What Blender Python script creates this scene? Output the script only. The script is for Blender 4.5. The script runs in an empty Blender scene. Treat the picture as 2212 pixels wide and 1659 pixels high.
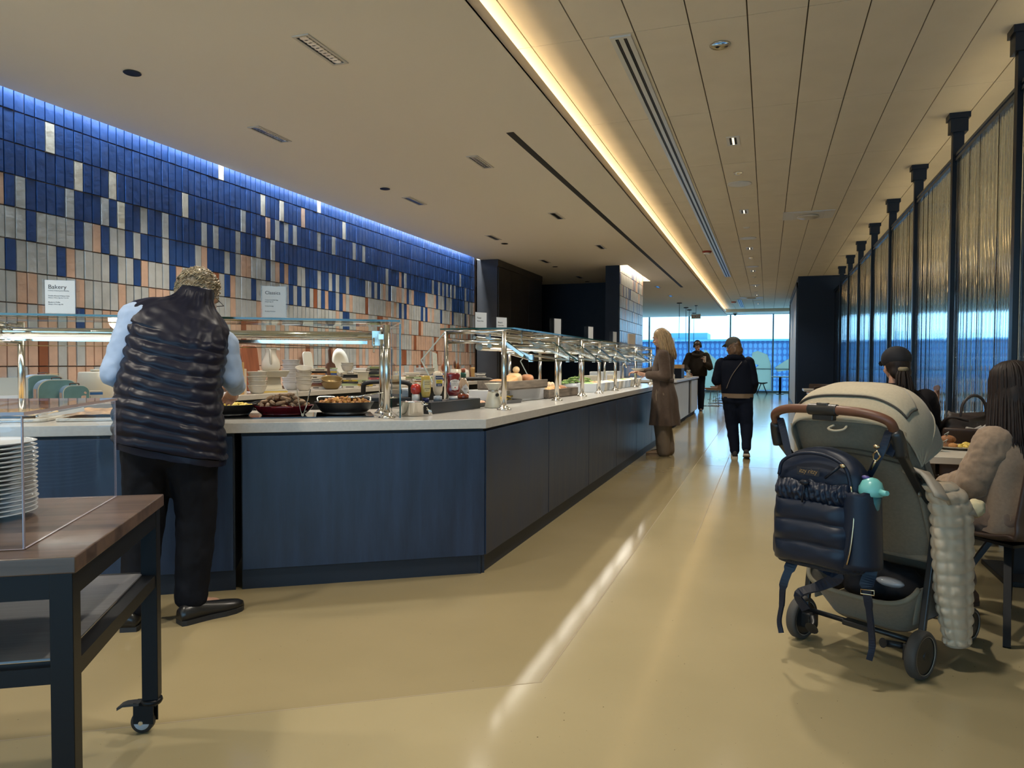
import bpy, math, random
from mathutils import Vector, Matrix, noise as mnoise
rnd = random.Random(7)
SC = bpy.context.scene
COL = SC.collection
PI = math.pi
V = Vector
def R(d): return math.radians(d)

# ------------------------------------------------------------------ materials
MATS = {}
def pm(name, col, rough=.5, metal=0., var=0., vscale=8., bump=0., bscale=60., coat=0., spec=.5, emit=None, es=0., trans=0., stretch=None, sheen=0., alpha=1., sss=0.):
    if name in MATS: return MATS[name]
    m = bpy.data.materials.new(name); m.use_nodes = True
    nt = m.node_tree; b = nt.nodes['Principled BSDF']; L = nt.links
    b.inputs['Base Color'].default_value = (*col, 1)
    b.inputs['Roughness'].default_value = rough
    b.inputs['Metallic'].default_value = metal
    b.inputs['Specular IOR Level'].default_value = spec
    b.inputs['Coat Weight'].default_value = coat
    b.inputs['Coat Roughness'].default_value = .08
    b.inputs['Transmission Weight'].default_value = trans
    b.inputs['Sheen Weight'].default_value = sheen
    b.inputs['Alpha'].default_value = alpha
    if sss:
        b.inputs['Subsurface Weight'].default_value = sss; b.inputs['Subsurface Radius'].default_value = (.01, .004, .002)
    if emit:
        b.inputs['Emission Color'].default_value = (*emit, 1); b.inputs['Emission Strength'].default_value = es
    if var or bump:
        tc = nt.nodes.new('ShaderNodeTexCoord'); mp = nt.nodes.new('ShaderNodeMapping')
        L.new(tc.outputs['Object'], mp.inputs['Vector'])
        if stretch: mp.inputs['Scale'].default_value = stretch
    if var:
        n = nt.nodes.new('ShaderNodeTexNoise'); n.inputs['Scale'].default_value = vscale; n.inputs['Detail'].default_value = 5
        L.new(mp.outputs['Vector'], n.inputs['Vector'])
        r = nt.nodes.new('ShaderNodeMapRange'); r.inputs[1].default_value = .3; r.inputs[2].default_value = .7
        r.inputs[3].default_value = 1 - var; r.inputs[4].default_value = 1 + var
        L.new(n.outputs['Fac'], r.inputs[0])
        h = nt.nodes.new('ShaderNodeHueSaturation'); h.inputs['Color'].default_value = (*col, 1)
        L.new(r.outputs[0], h.inputs['Value']); L.new(h.outputs[0], b.inputs['Base Color'])
    if bump:
        n2 = nt.nodes.new('ShaderNodeTexNoise'); n2.inputs['Scale'].default_value = bscale; n2.inputs['Detail'].default_value = 4
        L.new(mp.outputs['Vector'], n2.inputs['Vector'])
        bp = nt.nodes.new('ShaderNodeBump'); bp.inputs['Strength'].default_value = bump; bp.inputs['Distance'].default_value = .01
        L.new(n2.outputs['Fac'], bp.inputs['Height']); L.new(bp.outputs[0], b.inputs['Normal'])
    MATS[name] = m
    return m

def emis(name, col, s):
    if name in MATS: return MATS[name]
    m = bpy.data.materials.new(name); m.use_nodes = True; nt = m.node_tree
    nt.nodes.clear(); o = nt.nodes.new('ShaderNodeOutputMaterial'); e = nt.nodes.new('ShaderNodeEmission')
    e.inputs[0].default_value = (*col, 1); e.inputs[1].default_value = s
    nt.links.new(e.outputs[0], o.inputs[0]); MATS[name] = m
    return m

def clear_glass(name, tint=(1, 1, 1), refl=1.0, rough=0.0, base=0.04):
    """thin architectural pane: see-through with Fresnel reflection"""
    if name in MATS: return MATS[name]
    m = bpy.data.materials.new(name); m.use_nodes = True; nt = m.node_tree; nt.nodes.clear()
    o = nt.nodes.new('ShaderNodeOutputMaterial'); t = nt.nodes.new('ShaderNodeBsdfTransparent'); g = nt.nodes.new('ShaderNodeBsdfGlossy')
    t.inputs[0].default_value = (*tint, 1); g.inputs['Roughness'].default_value = rough
    lw = nt.nodes.new('ShaderNodeFresnel'); lw.inputs['IOR'].default_value = 1.45
    mu = nt.nodes.new('ShaderNodeMath'); mu.operation = 'MULTIPLY'; mu.inputs[1].default_value = refl
    mx = nt.nodes.new('ShaderNodeMixShader')
    ge = nt.nodes.new('ShaderNodeNewGeometry'); sb = nt.nodes.new('ShaderNodeMath'); sb.operation = 'SUBTRACT'; sb.inputs[0].default_value = 1; m2 = nt.nodes.new('ShaderNodeMath'); m2.operation = 'MULTIPLY'   # only the outer skin mirrors
    nt.links.new(ge.outputs['Backfacing'], sb.inputs[1]); nt.links.new(lw.outputs[0], m2.inputs[0]); nt.links.new(sb.outputs[0], m2.inputs[1]); nt.links.new(m2.outputs[0], mu.inputs[0]); nt.links.new(mu.outputs[0], mx.inputs[0])
    nt.links.new(t.outputs[0], mx.inputs[1]); nt.links.new(g.outputs[0], mx.inputs[2]); nt.links.new(mx.outputs[0], o.inputs[0])
    MATS[name] = m
    return m

# ------------------------------------------------------------------ mesh builder
class MB:
    def __init__(s): s.v = []; s.f = []; s.m = []; s.s = []
    def add(s, vs, fs, mi=0, sm=False):
        o = len(s.v); s.v += [tuple(p) for p in vs]
        for f in fs: s.f.append(tuple(i + o for i in f)); s.m.append(mi); s.s.append(sm)
        return s
    def box(s, c, d, rz=0, mi=0, M=None):
        x, y, z = d[0] / 2, d[1] / 2, d[2] / 2
        ps = [V((a * x, b * y, e * z)) for e in (-1, 1) for b in (-1, 1) for a in (-1, 1)]
        M = M or Matrix.Rotation(rz, 4, 'Z')
        ps = [M @ p + V(c) for p in ps]
        return s.add(ps, [(0, 2, 3, 1), (4, 5, 7, 6), (0, 1, 5, 4), (2, 6, 7, 3), (0, 4, 6, 2), (1, 3, 7, 5)], mi)
    def bx(s, x0, x1, y0, y1, z0, z1, mi=0): return s.box(((x0 + x1) / 2, (y0 + y1) / 2, (z0 + z1) / 2), (abs(x1 - x0), abs(y1 - y0), abs(z1 - z0)), mi=mi)
    def bar(s, p0, p1, w, h, up=(0, 0, 1), mi=0):
        p0 = V(p0); p1 = V(p1); d = p1 - p0; L = d.length; d.normalize(); u = V(up)
        if abs(d.dot(u)) > .98: u = V((0, 1, 0))
        a = d.cross(u).normalized(); b = a.cross(d)
        M = Matrix((d, a, b)).transposed().to_4x4()
        return s.box((p0 + p1) / 2, (L, w, h), M=M, mi=mi)
    def cyl(s, p0, p1, r0, r1=None, n=16, mi=0, sm=True, caps=True):
        r1 = r0 if r1 is None else r1
        return s.tube([p0, p1], [r0, r1], n, mi, sm, caps)
    def frame(s, d):
        d = d.normalized(); u = V((0, 0, 1)) if abs(d.z) < .95 else V((1, 0, 0))
        a = d.cross(u).normalized(); return a, a.cross(d).normalized()
    def tube(s, pts, r, n=10, mi=0, sm=True, caps=True, closed=False, flat=None):
        pts = [V(p) for p in pts]; k = len(pts); rs = r if isinstance(r, (list, tuple)) else [r] * k
        vs = []; a = None
        for i, p in enumerate(pts):
            if closed: d = pts[(i + 1) % k] - pts[i - 1]
            else: d = pts[min(i + 1, k - 1)] - pts[max(i - 1, 0)]
            if d.length < 1e-9: d = V((0, 0, 1))
            d.normalize()
            if a is None: a, b = s.frame(d)
            else:
                a = a - d * a.dot(d)
                if a.length < 1e-6: a, b = s.frame(d)
                a.normalize(); b = a.cross(d)
            for j in range(n):
                t = 2 * PI * j / n
                vs.append(p + (a * math.cos(t) + b * math.sin(t) * (flat or 1)) * rs[i])
        fs = []
        for i in range(k if closed else k - 1):
            i2 = (i + 1) % k
            for j in range(n): fs.append((i * n + j, i * n + (j + 1) % n, i2 * n + (j + 1) % n, i2 * n + j))
        s.add(vs, [f[::-1] for f in fs], mi, sm)
        if caps and not closed:
            o = len(s.v) - len(vs)
            s.f.append(tuple(o + j for j in range(n))); s.m.append(mi); s.s.append(False)
            s.f.append(tuple(o + (k - 1) * n + n - 1 - j for j in range(n))); s.m.append(mi); s.s.append(False)
        return s
    def lathe(s, prof, c=(0, 0, 0), n=28, mi=0, sm=True, sx=1, sy=1):
        vs = []; fs = []
        for r, z in prof:
            for j in range(n):
                t = 2 * PI * j / n; vs.append((c[0] + r * sx * math.cos(t), c[1] + r * sy * math.sin(t), c[2] + z))
        for i in range(len(prof) - 1):
            for j in range(n): fs.append((i * n + j, i * n + (j + 1) % n, (i + 1) * n + (j + 1) % n, (i + 1) * n + j))
        s.add(vs, fs, mi, sm); o = len(s.v) - len(vs)
        if prof[0][0] > 1e-4: s.f.append(tuple(o + n - 1 - j for j in range(n))); s.m.append(mi); s.s.append(False)
        if prof[-1][0] > 1e-4: s.f.append(tuple(o + (len(prof) - 1) * n + j for j in range(n))); s.m.append(mi); s.s.append(False)
        return s
    def prism(s, poly, z0, z1, mi=0, M=None):
        k = len(poly); vs = [V((x, y, z0)) for x, y in poly] + [V((x, y, z1)) for x, y in poly]
        if M: vs = [M @ p for p in vs]
        fs = [tuple(range(k))[::-1], tuple(range(k, 2 * k))] + [(i, (i + 1) % k, k + (i + 1) % k, k + i) for i in range(k)]
        return s.add(vs, fs, mi)
    def loft(s, rings, mi=0, sm=True, caps=True, close=True):
        n = len(rings[0]); vs = [p for r in rings for p in r]; fs = []
        for i in range(len(rings) - 1):
            for j in range(n if close else n - 1): fs.append((i * n + j, i * n + (j + 1) % n, (i + 1) * n + (j + 1) % n, (i + 1) * n + j))
        if caps and close: fs += [tuple(range(n))[::-1], tuple((len(rings) - 1) * n + j for j in range(n))]
        return s.add(vs, fs, mi, sm)
    def ell(s, c, r, nu=16, nv=10, mi=0, M=None):
        if not isinstance(r, (tuple, list)): r = (r, r, r)
        vs = [V((0, 0, -r[2]))]
        for i in range(1, nv):
            p = -PI / 2 + PI * i / nv
            for j in range(nu):
                t = 2 * PI * j / nu; vs.append(V((r[0] * math.cos(p) * math.cos(t), r[1] * math.cos(p) * math.sin(t), r[2] * math.sin(p))))
        vs.append(V((0, 0, r[2]))); e = len(vs) - 1
        fs = [(0, 1 + (j + 1) % nu, 1 + j) for j in range(nu)]
        for i in range(nv - 2):
            for j in range(nu): a = 1 + i * nu; fs.append((a + j, a + (j + 1) % nu, a + nu + (j + 1) % nu, a + nu + j))
        a = 1 + (nv - 2) * nu; fs += [(a + j, a + (j + 1) % nu, e) for j in range(nu)]
        if M: vs = [M @ p for p in vs]
        return s.add([p + V(c) for p in vs], fs, mi, True)
    def cap(s, p0, p1, r0, r1=None, n=12):
        """tapered capsule for organic volumes (closed, overlapping)"""
        p0 = V(p0); p1 = V(p1); r1 = r0 if r1 is None else r1
        d = (p1 - p0); d = d.normalized() if d.length > 1e-6 else V((0, 0, 1))
        pts = []; rs = []
        for k in range(4): t = PI / 2 * k / 4; pts.append(p0 - d * r0 * math.cos(t)); rs.append(max(r0 * math.sin(t), 1e-3))
        pts.append(p0); rs.append(r0); pts.append(p1); rs.append(r1)
        for k in range(3, -1, -1): t = PI / 2 * k / 4; pts.append(p1 + d * r1 * math.cos(t)); rs.append(max(r1 * math.sin(t), 1e-3))
        return s.tube(pts, rs, n)
    def sheet(s, fn, nu, nv, mi=0, sm=True):
        vs = [fn(i / nu, j / nv) for j in range(nv + 1) for i in range(nu + 1)]
        fs = [(j * (nu + 1) + i, j * (nu + 1) + i + 1, (j + 1) * (nu + 1) + i + 1, (j + 1) * (nu + 1) + i) for j in range(nv) for i in range(nu)]
        return s.add(vs, fs, mi, sm)
    def mesh(s, name, mats):
        me = bpy.data.meshes.new(name); me.from_pydata(s.v, [], s.f)
        for m in (mats if isinstance(mats, (list, tuple)) else [mats]): me.materials.append(m)
        me.polygons.foreach_set('material_index', s.m); me.polygons.foreach_set('use_smooth', s.s); me.update()
        return me
    def build(s, name, mats, parent=None, loc=None, rz=0, bev=0, seg=2, solid=0, sub=0, remesh=0, smooth=0, disp=None):
        o = bpy.data.objects.new(name, s.mesh(name, mats)); COL.objects.link(o)
        if parent: o.parent = parent
        if loc: o.location = loc
        o.rotation_euler.z = rz
        if remesh:
            q = o.modifiers.new('r', 'REMESH'); q.mode = 'VOXEL'; q.voxel_size = remesh; q.use_smooth_shade = True
        if smooth:
            q = o.modifiers.new('s', 'SMOOTH'); q.factor = .5; q.iterations = smooth
        if disp:
            t = bpy.data.textures.new(name, 'CLOUDS'); t.noise_scale = disp[1]; t.noise_depth = disp[2] if len(disp) > 2 else 2
            q = o.modifiers.new('d', 'DISPLACE'); q.texture = t; q.strength = disp[0]; q.texture_coords = 'LOCAL'
        if solid:
            q = o.modifiers.new('t', 'SOLIDIFY'); q.thickness = solid; q.offset = 0
        if bev:
            q = o.modifiers.new('b', 'BEVEL'); q.width = bev; q.segments = seg; q.limit_method = 'ANGLE'; q.angle_limit = R(40); q.harden_normals = True
        if sub:
            q = o.modifiers.new('u', 'SUBSURF'); q.levels = sub; q.render_levels = sub
        return o

def tag(o, label, cat, group=None):
    o['label'] = label; o['category'] = cat
    if group: o['group'] = group
    return o
def thing(name, label, cat, loc=(0, 0, 0), rz=0, group=None):
    o = bpy.data.objects.new(name, None); COL.objects.link(o); o.empty_display_size = .05
    o.location = loc; o.rotation_euler.z = rz
    return tag(o, label, cat, group)
def struct(o): o['kind'] = 'structure'; return o
def copy_tree(o, parent=None):
    c = o.copy(); COL.objects.link(c); c.parent = parent
    for ch in o.children: copy_tree(ch, c)
    return c
def dup(o, loc, rz=None, label=None, group=None, scale=None):
    kids = list(o.children)
    c = o.copy(); COL.objects.link(c); c.location = loc
    for ch in kids: copy_tree(ch, c)
    if rz is not None: c.rotation_euler.z = rz
    if label: c['label'] = label
    if group: c['group'] = group
    if scale is not None: c.scale = scale if isinstance(scale, (tuple, list)) else (scale,) * 3
    return c
def text(s, size, mat, parent, loc, rot, name='lettering', extrude=.0004, align='LEFT', shear=0, sx=1.):
    cu = bpy.data.curves.new('t', 'FONT'); cu.body = s; cu.size = size; cu.extrude = extrude; cu.align_x = align; cu.resolution_u = 3; cu.shear = shear
    t = bpy.data.objects.new('t', cu); COL.objects.link(t); bpy.context.view_layer.update()
    me = bpy.data.meshes.new_from_object(t); bpy.data.objects.remove(t); me.materials.clear(); me.materials.append(mat)
    o = bpy.data.objects.new(name, me); COL.objects.link(o); o.parent = parent; o.location = loc; o.rotation_euler = rot; o.scale = (sx, 1, 1)
    return o
def smooth_path(pts, k=6, closed=False):
    """Catmull-Rom through control points"""
    P = [V(p) for p in pts]; n = len(P); out = []
    rng = range(n if closed else n - 1)
    for i in rng:
        p0 = P[(i - 1) % n] if closed or i > 0 else P[0] * 2 - P[1]
        p1 = P[i]; p2 = P[(i + 1) % n]
        p3 = P[(i + 2) % n] if closed or i + 2 < n else P[n - 1] * 2 - P[n - 2]
        for j in range(k):
            t = j / k
            out.append(.5 * (2 * p1 + (p2 - p0) * t + (2 * p0 - 5 * p1 + 4 * p2 - p3) * t * t + (3 * p1 - p0 - 3 * p2 + p3) * t ** 3))
    if not closed: out.append(P[-1])
    return out
def lamp(name, kind, loc, energy, col, size=.1, sizey=None, rot=(0, 0, 0), spot=None, blend=.6):
    l = bpy.data.lights.new(name, kind); l.energy = energy; l.color = col
    if kind == 'AREA':
        l.size = size
        if sizey: l.shape = 'RECTANGLE'; l.size_y = sizey
    elif kind == 'SPOT': l.spot_size = spot; l.spot_blend = blend; l.shadow_soft_size = size
    else: l.shadow_soft_size = size
    o = bpy.data.objects.new(name, l); COL.objects.link(o); o.location = loc; o.rotation_euler = rot
    return o

# ------------------------------------------------------------------ camera
cam = bpy.data.objects.new('camera', bpy.data.cameras.new('camera')); COL.objects.link(cam); SC.camera = cam
cam.data.sensor_width = 36; cam.data.lens = 36 * 1566.64 / 2212; cam.data.clip_start = .05; cam.data.clip_end = 400
p_, y_, r_ = R(-1.6505), R(-19.3837), R(.2122)
fw = V((math.sin(y_) * math.cos(p_), math.cos(y_) * math.cos(p_), math.sin(p_))); rt = V((math.cos(y_), -math.sin(y_), 0)); up = rt.cross(fw)
rt, up = rt * math.cos(r_) + up * math.sin(r_), up * math.cos(r_) - rt * math.sin(r_)
cam.matrix_world = Matrix.Translation((0, 0, 1.25)) @ Matrix((rt, up, -fw)).transposed().to_4x4()
SC.view_settings.view_transform = 'Standard'; SC.view_settings.look = 'None'; SC.view_settings.gamma = 1; SC.view_settings.exposure = 0
SC.view_settings.use_curve_mapping = False
cy = SC.cycles; cy.use_denoising = True; cy.max_bounces = 7; cy.diffuse_bounces = 4; cy.glossy_bounces = 4; cy.transmission_bounces = 6; cy.transparent_max_bounces = 16
cy.caustics_reflective = False; cy.caustics_refractive = False; cy.sample_clamp_indirect = 6; cy.use_light_tree = True
# ------------------------------------------------------------------ the room
ZS, ZT = 3.36, 3.54            # soffit and plank-ceiling heights
YW = 33.3                      # far window wall
WX = -5.65                     # tiled wall
def floor_mat(name, col, spk):
    m = bpy.data.materials.new(name); m.use_nodes = True; nt = m.node_tree; L = nt.links; b = nt.nodes['Principled BSDF']
    tc = nt.nodes.new('ShaderNodeTexCoord')
    n = nt.nodes.new('ShaderNodeTexNoise'); n.inputs['Scale'].default_value = 1.1; n.inputs['Detail'].default_value = 6
    L.new(tc.outputs['Object'], n.inputs['Vector'])
    cr = nt.nodes.new('ShaderNodeValToRGB'); cr.color_ramp.elements[0].position = .3; cr.color_ramp.elements[1].position = .72
    cr.color_ramp.elements[0].color = (col[0] * .92, col[1] * .92, col[2] * .9, 1); cr.color_ramp.elements[1].color = (*[min(1, c * 1.06) for c in col], 1)
    L.new(n.outputs['Fac'], cr.inputs[0])
    last = cr.outputs[0]
    for sc, th, dark, lo in ((24, .085, (.05, .035, .02), .0), (55, .1, (.16, .12, .07), 0), (30, .045, (.75, .68, .5), 0)):
        v = nt.nodes.new('ShaderNodeTexVoronoi'); v.inputs['Scale'].default_value = sc; L.new(tc.outputs['Object'], v.inputs['Vector'])
        w = nt.nodes.new('ShaderNodeTexWhiteNoise'); L.new(v.outputs['Position'], w.inputs['Vector'])
        mu = nt.nodes.new('ShaderNodeMath'); mu.operation = 'MULTIPLY'; mu.inputs[1].default_value = th * 2; L.new(w.outputs['Value'], mu.inputs[0])
        su = nt.nodes.new('ShaderNodeMath'); su.operation = 'SUBTRACT'; su.inputs[1].default_value = th * (1.15 if sc != 30 else 1.7); L.new(mu.outputs[0], su.inputs[0])
        lt = nt.nodes.new('ShaderNodeMath'); lt.operation = 'LESS_THAN'; L.new(v.outputs['Distance'], lt.inputs[0]); L.new(su.outputs[0], lt.inputs[1])
        ms = nt.nodes.new('ShaderNodeMath'); ms.operation = 'MULTIPLY'; ms.inputs[1].default_value = spk; L.new(lt.outputs[0], ms.inputs[0])
        mx = nt.nodes.new('ShaderNodeMix'); mx.data_type = 'RGBA'; L.new(ms.outputs[0], mx.inputs[0]); L.new(last, mx.inputs[6]); mx.inputs[7].default_value = (*dark, 1); last = mx.outputs[2]
    L.new(last, b.inputs['Base Color'])
    b.inputs['Roughness'].default_value = .13; b.inputs['Specular IOR Level'].default_value = .22
    n2 = nt.nodes.new('ShaderNodeTexNoise'); n2.inputs['Scale'].default_value = 2.2; n2.inputs['Detail'].default_value = 2; L.new(tc.outputs['Object'], n2.inputs['Vector'])
    bp = nt.nodes.new('ShaderNodeBump'); bp.inputs['Strength'].default_value = .035; bp.inputs['Distance'].default_value = .02
    L.new(n2.outputs['Fac'], bp.inputs['Height']); L.new(bp.outputs[0], b.inputs['Normal'])
    return m
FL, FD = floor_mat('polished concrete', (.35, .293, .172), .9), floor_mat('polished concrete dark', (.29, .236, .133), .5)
XR, XL, YB = 13., -13., -7.
ux, uy = .8331, .5531          # direction of the angled counter, towards its corner
P0 = V((-.82, 2.69))           # corner of the darker floor field
P1 = P0 - V((ux, uy)) * 12
b = MB()
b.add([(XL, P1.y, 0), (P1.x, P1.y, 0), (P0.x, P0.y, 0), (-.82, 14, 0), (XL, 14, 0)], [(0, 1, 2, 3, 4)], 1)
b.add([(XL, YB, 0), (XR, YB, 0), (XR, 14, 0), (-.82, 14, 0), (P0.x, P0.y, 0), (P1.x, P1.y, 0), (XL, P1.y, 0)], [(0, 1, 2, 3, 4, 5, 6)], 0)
b.add([(XL, 14, 0), (XR, 14, 0), (XR, YW + .2, 0), (XL, YW + .2, 0)], [(0, 1, 2, 3)], 0)
b.add([(XL, YB, -.2), (XR, YB, -.2), (XR, YW + .2, -.2), (XL, YW + .2, -.2)], [(3, 2, 1, 0)], 0)
# control joints in the floor
for q0, q1 in (((-.82, 2.69), (-.82, 24)), ((P1.x, P1.y), (P0.x, P0.y)), ((-.47, 5.2), (-.47, 30)), ((-.82, 9.2), (1.6, 9.2)), ((-.8, 15.2), (1.6, 15.2))):
    b.bar((*q0, .0002), (*q1, .0002), .006, .0006, mi=2)
fl = struct(b.build('floor', [FL, FD, pm('floor joint', (.3, .24, .15), .5)]))

plaster = pm('soffit paint', (.80, .735, .635), .8, bump=.02, bscale=300)
plank = pm('ceiling plank', (.82, .76, .66), .85, var=.03, vscale=3, bump=.03, bscale=250)
gap = pm('ceiling joint', (.10, .085, .065), .9)
XS = -1.677                    # soffit edge
b = MB()
# soffit slab with a light slot along the tiled wall and along the tiled pier
XC = -1.98                     # back of the light cove
b.bx(-5.57, XC, YB, 13.87, ZS, 4.0); b.bx(-5.57, -3.05, 13.87, 15.55, ZS, 4.0)
b.bx(-3.05, XC, 13.87, 15.55, ZS, 4.0); b.bx(-5.57, -3.05, 15.55, 18.75, ZS, 4.0); b.bx(-2.85, XC, 15.55, 18.75, ZS, 4.0)
b.bx(XC, XS, YB, YW, ZS, ZS + .02)
b.bx(-3.05, -2.85, 15.55, 18.75, 3.62, 4.0)
b.bx(XL, XC, 18.75, YW, ZS, 4.0); b.bx(XL, -5.57, 13.87, 18.75, ZS, 4.0); b.bx(XL, -5.57, YB, 13.87, 3.7, 4.0)
b.bx(XS - .012, XS, YB, 31.8, ZS, 3.45)                       # fascia lip in front of the cove light
struct(b.build('ceiling', plaster))
b = MB()
b.bx(XC, XR, YB, 31.84, ZT + .012, 4.0, mi=1)
nx = 33; w = .372
for i in range(-3, nx):
    x0 = -1.27 + i * w
    x0, x1 = max(XC + .001, x0), min(XR, x0 + w)
    if x1 - x0 < .05: continue
    y = 5.07 - 1.825 * 7
    while y < 31.84:
        y1 = min(y + 1.825, 31.84)
        if y1 > YB: b.bx(x0 + .0045, x1 - .0045, max(y, YB) + .003, y1 - .003, ZT, ZT + .011)
        y += 1.825
b.bx(XS, XR, 31.84, YW, ZS + .06, 4.0)                      # lowered band in front of the windows
struct(b.build('ceiling', [plank, gap]))

# tiled wall
blue = (.022, .066, .21); grey = (.46, .47, .455); cream = (.72, .66, .53); pink = (.60, .395, .285); terra = (.30, .105, .05)
def tile_mat(n, c): return pm(n, c, .3, var=.12, vscale=9, bump=.3, bscale=16, spec=.5)
TM = [pm('grout', (.15, .09, .06), .9), tile_mat('tile blue', blue), tile_mat('tile grey', grey), tile_mat('tile cream', cream), tile_mat('tile pink', pink), tile_mat('tile terracotta', terra)]
fx = {}
def unp(x, y):                  # photographed tile centre on the wall -> row, column
    d = fw + rt * ((x - 1106) / 1566.64) - up * ((y - 829.5) / 1566.64); k = WX / d.x
    return int((3.229 + .2525 - (1.25 + d.z * k)) / .2525), math.floor((d.y * k - 4.064) / .087)
for c, pts in {3: [(297, 410), (463, 640), (668, 695), (1100, 810), (1315, 610), (1570, 800), (1680, 840), (1905, 815), (2060, 960), (715, 870)],
    2: [(118, 735), (410, 800), (618, 850), (853, 900), (983, 930), (1450, 905), (1213, 985), (1285, 1000), (1655, 965), (1710, 985), (1762, 990), (1420, 1020), (1540, 1060), (1630, 1075), (1910, 1020), (2000, 1055), (2120, 1090), (2160, 1100), (1180, 1110), (798, 1020)],
    4: [(5, 700), (1600, 945), (1815, 880), (570, 1010), (1213, 1130), (410, 1160), (855, 1220), (1065, 1210), (1385, 1290), (185, 1310), (468, 1330), (722, 1350), (940, 1345), (975, 1345), (1480, 1175), (1740, 1400), (1545, 1410), (2100, 1400), (1955, 1365)],
    1: [(183, 940), (465, 985), (765, 1045), (905, 1080), (945, 1090), (1025, 1100), (1065, 1110), (1100, 1110), (1135, 1120), (1250, 1130), (1385, 1160), (1605, 1195), (60, 1110), (355, 1150), (672, 1195), (815, 1215), (1025, 1240), (1355, 1290), (1515, 1310), (1725, 1330), (1795, 1350), (1835, 1360), (1980, 1380), (2080, 1490), (1690, 1210), (1765, 1220), (1885, 1230), (1935, 1250), (2000, 1270)],
    5: [(1295, 1240), (1885, 1370), (2190, 1400)]}.items():
    for zx, zy in pts: fx[unp(zx * .3617, 150 + zy * .3617)] = c
def pick(r, k):
    if (r, k) in fx: return fx[(r, k)]
    near = k < 68
    T = {0: (.985, 0, .015, 0, 0), 1: (.97, .01, .02, 0, 0), 2: (.95, .02, .02, .01, 0), 3: (.74, .2, .03, .03, 0), 4: (.36, .5, 0, .13, .01), 5: (.2, .65, 0, .13, .02), 6: (.08, .6, 0, .29, .03)}.get(r, (.01, .3, 0, .58, .11))
    if near: T = {0: (1, 0, 0, 0, 0), 1: (1, 0, 0, 0, 0), 2: (1, 0, 0, 0, 0), 3: (1, 0, 0, 0, 0), 4: (.05, .95, 0, 0, 0) if k < 26 else (.45, .45, 0, .1, 0), 5: (0, 1, 0, 0, 0) if k < 45 else (.12, .72, 0, .14, .02), 6: (0, .9, 0, .1, 0) if k < 40 else (.05, .6, 0, .32, .03)}.get(r, T)
    return 1 + rnd.choices(range(5), T)[0]
def tiles(b, axis_x, y0, y1, nrow, ztop, colour, sgn=1):
    k0 = math.ceil((y0 - 4.064) / .087); k1 = math.floor((y1 - 4.064) / .087)
    for r in range(nrow):
        zt = 3.229 - .2525 * (r - 1); zb = zt - .2525
        zt = min(zt, ztop)
        for k in range(k0, k1):
            ya = 4.064 + k * .087
            t = .012 + rnd.uniform(-.0015, .0025); e = .0032; f = e + .003
            xs = axis_x; xf = axis_x + t; a1, a2 = ya + e, ya + .087 - e; z1, z2 = zb + e, zt - e
            tl = [rnd.uniform(-.0012, .0012) for _ in range(4)]
            vs = [(xs, a1, z1), (xs, a2, z1), (xs, a2, z2), (xs, a1, z2), (xf + tl[0], a1 + .003, z1 + .003), (xf + tl[1], a2 - .003, z1 + .003), (xf + tl[2], a2 - .003, z2 - .003), (xf + tl[3], a1 + .003, z2 - .003)]
            b.add(vs, [(4, 5, 6, 7), (0, 1, 5, 4), (1, 2, 6, 5), (2, 3, 7, 6), (3, 0, 4, 7)], colour(r, k))
b = MB(); b.bx(WX - .25, WX, 2.6, 13.8, 0, 3.7, 0)
tiles(b, WX, 3.0, 13.8, 10, 3.5, pick)
struct(b.build('wall_left', TM))
struct(MB().bx(WX - .25, WX, YB, 2.6, 0, 3.7).build('wall_left_near', plaster))
# tiled pier with its dark end
dark = pm('dark wall paint', (.006, .010, .022), .45, var=.1, spec=.3)
navy = pm('navy wall panel', (.010, .019, .042), .45, spec=.25)
b = MB(); b.bx(-3.32, -3.04, 15.53, 18.72, 0, 3.62, 0); b.bx(-3.325, -3.02, 15.515, 15.53, 0, ZS, 6)
tiles(b, -3.04, 15.6, 18.7, 14, 3.6, lambda r, k: 2 if rnd.random() < .72 else (1 if rnd.random() < .45 else 4))
struct(b.build('wall_pier', TM + [dark]))
struct(MB().bx(-9, -3.32, 18.72, 18.95, 0, ZS).build('wall_niche', dark))
# navy enclosure on the right
b = MB(); b.bx(.733, 5., 20.4, 27.2, 0, ZT, 0); b.bx(.725, .733, 20.7, 26.8, .1, 3.28, 1); b.bx(.70, .725, 20.55, 20.7, 0, 3.4, 2); b.bx(.70, .725, 26.8, 26.95, 0, 3.4, 2); b.bx(.70, .725, 20.55, 26.95, 3.28, 3.4, 2)
struct(b.build('wall_enclosure', [navy, pm('warm grey wall', (.33, .30, .26), .6), pm('black frame', (.012, .014, .018), .4)]))
struct(MB().bx(XR, XR + .2, YB, YW, 0, 4).build('wall_right', plaster))
struct(MB().bx(XL - .2, XL, YB, YW, 0, 4).build('wall_west', plaster))
struct(MB().bx(XL, XR, YB - .2, YB, 0, .3).bx(XL, XR, YB - .2, YB, 3.2, 4).bx(XL, -6, YB - .2, YB, .3, 3.2).bx(9, XR, YB - .2, YB, .3, 3.2).build('wall_back', pm('back wall', (.4, .37, .33), .7)))
b = MB()
for k in range(9): b.bx(-6 + k * 1.875 - .03, -6 + k * 1.875 + .03, YB - .15, YB - .05, .3, 3.2)
struct(b.build('window_frame_back', pm('window aluminium', (.16, .24, .30), .35, metal=.6)))  # mullions of an unseen window added behind the camera for the blue fill
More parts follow.
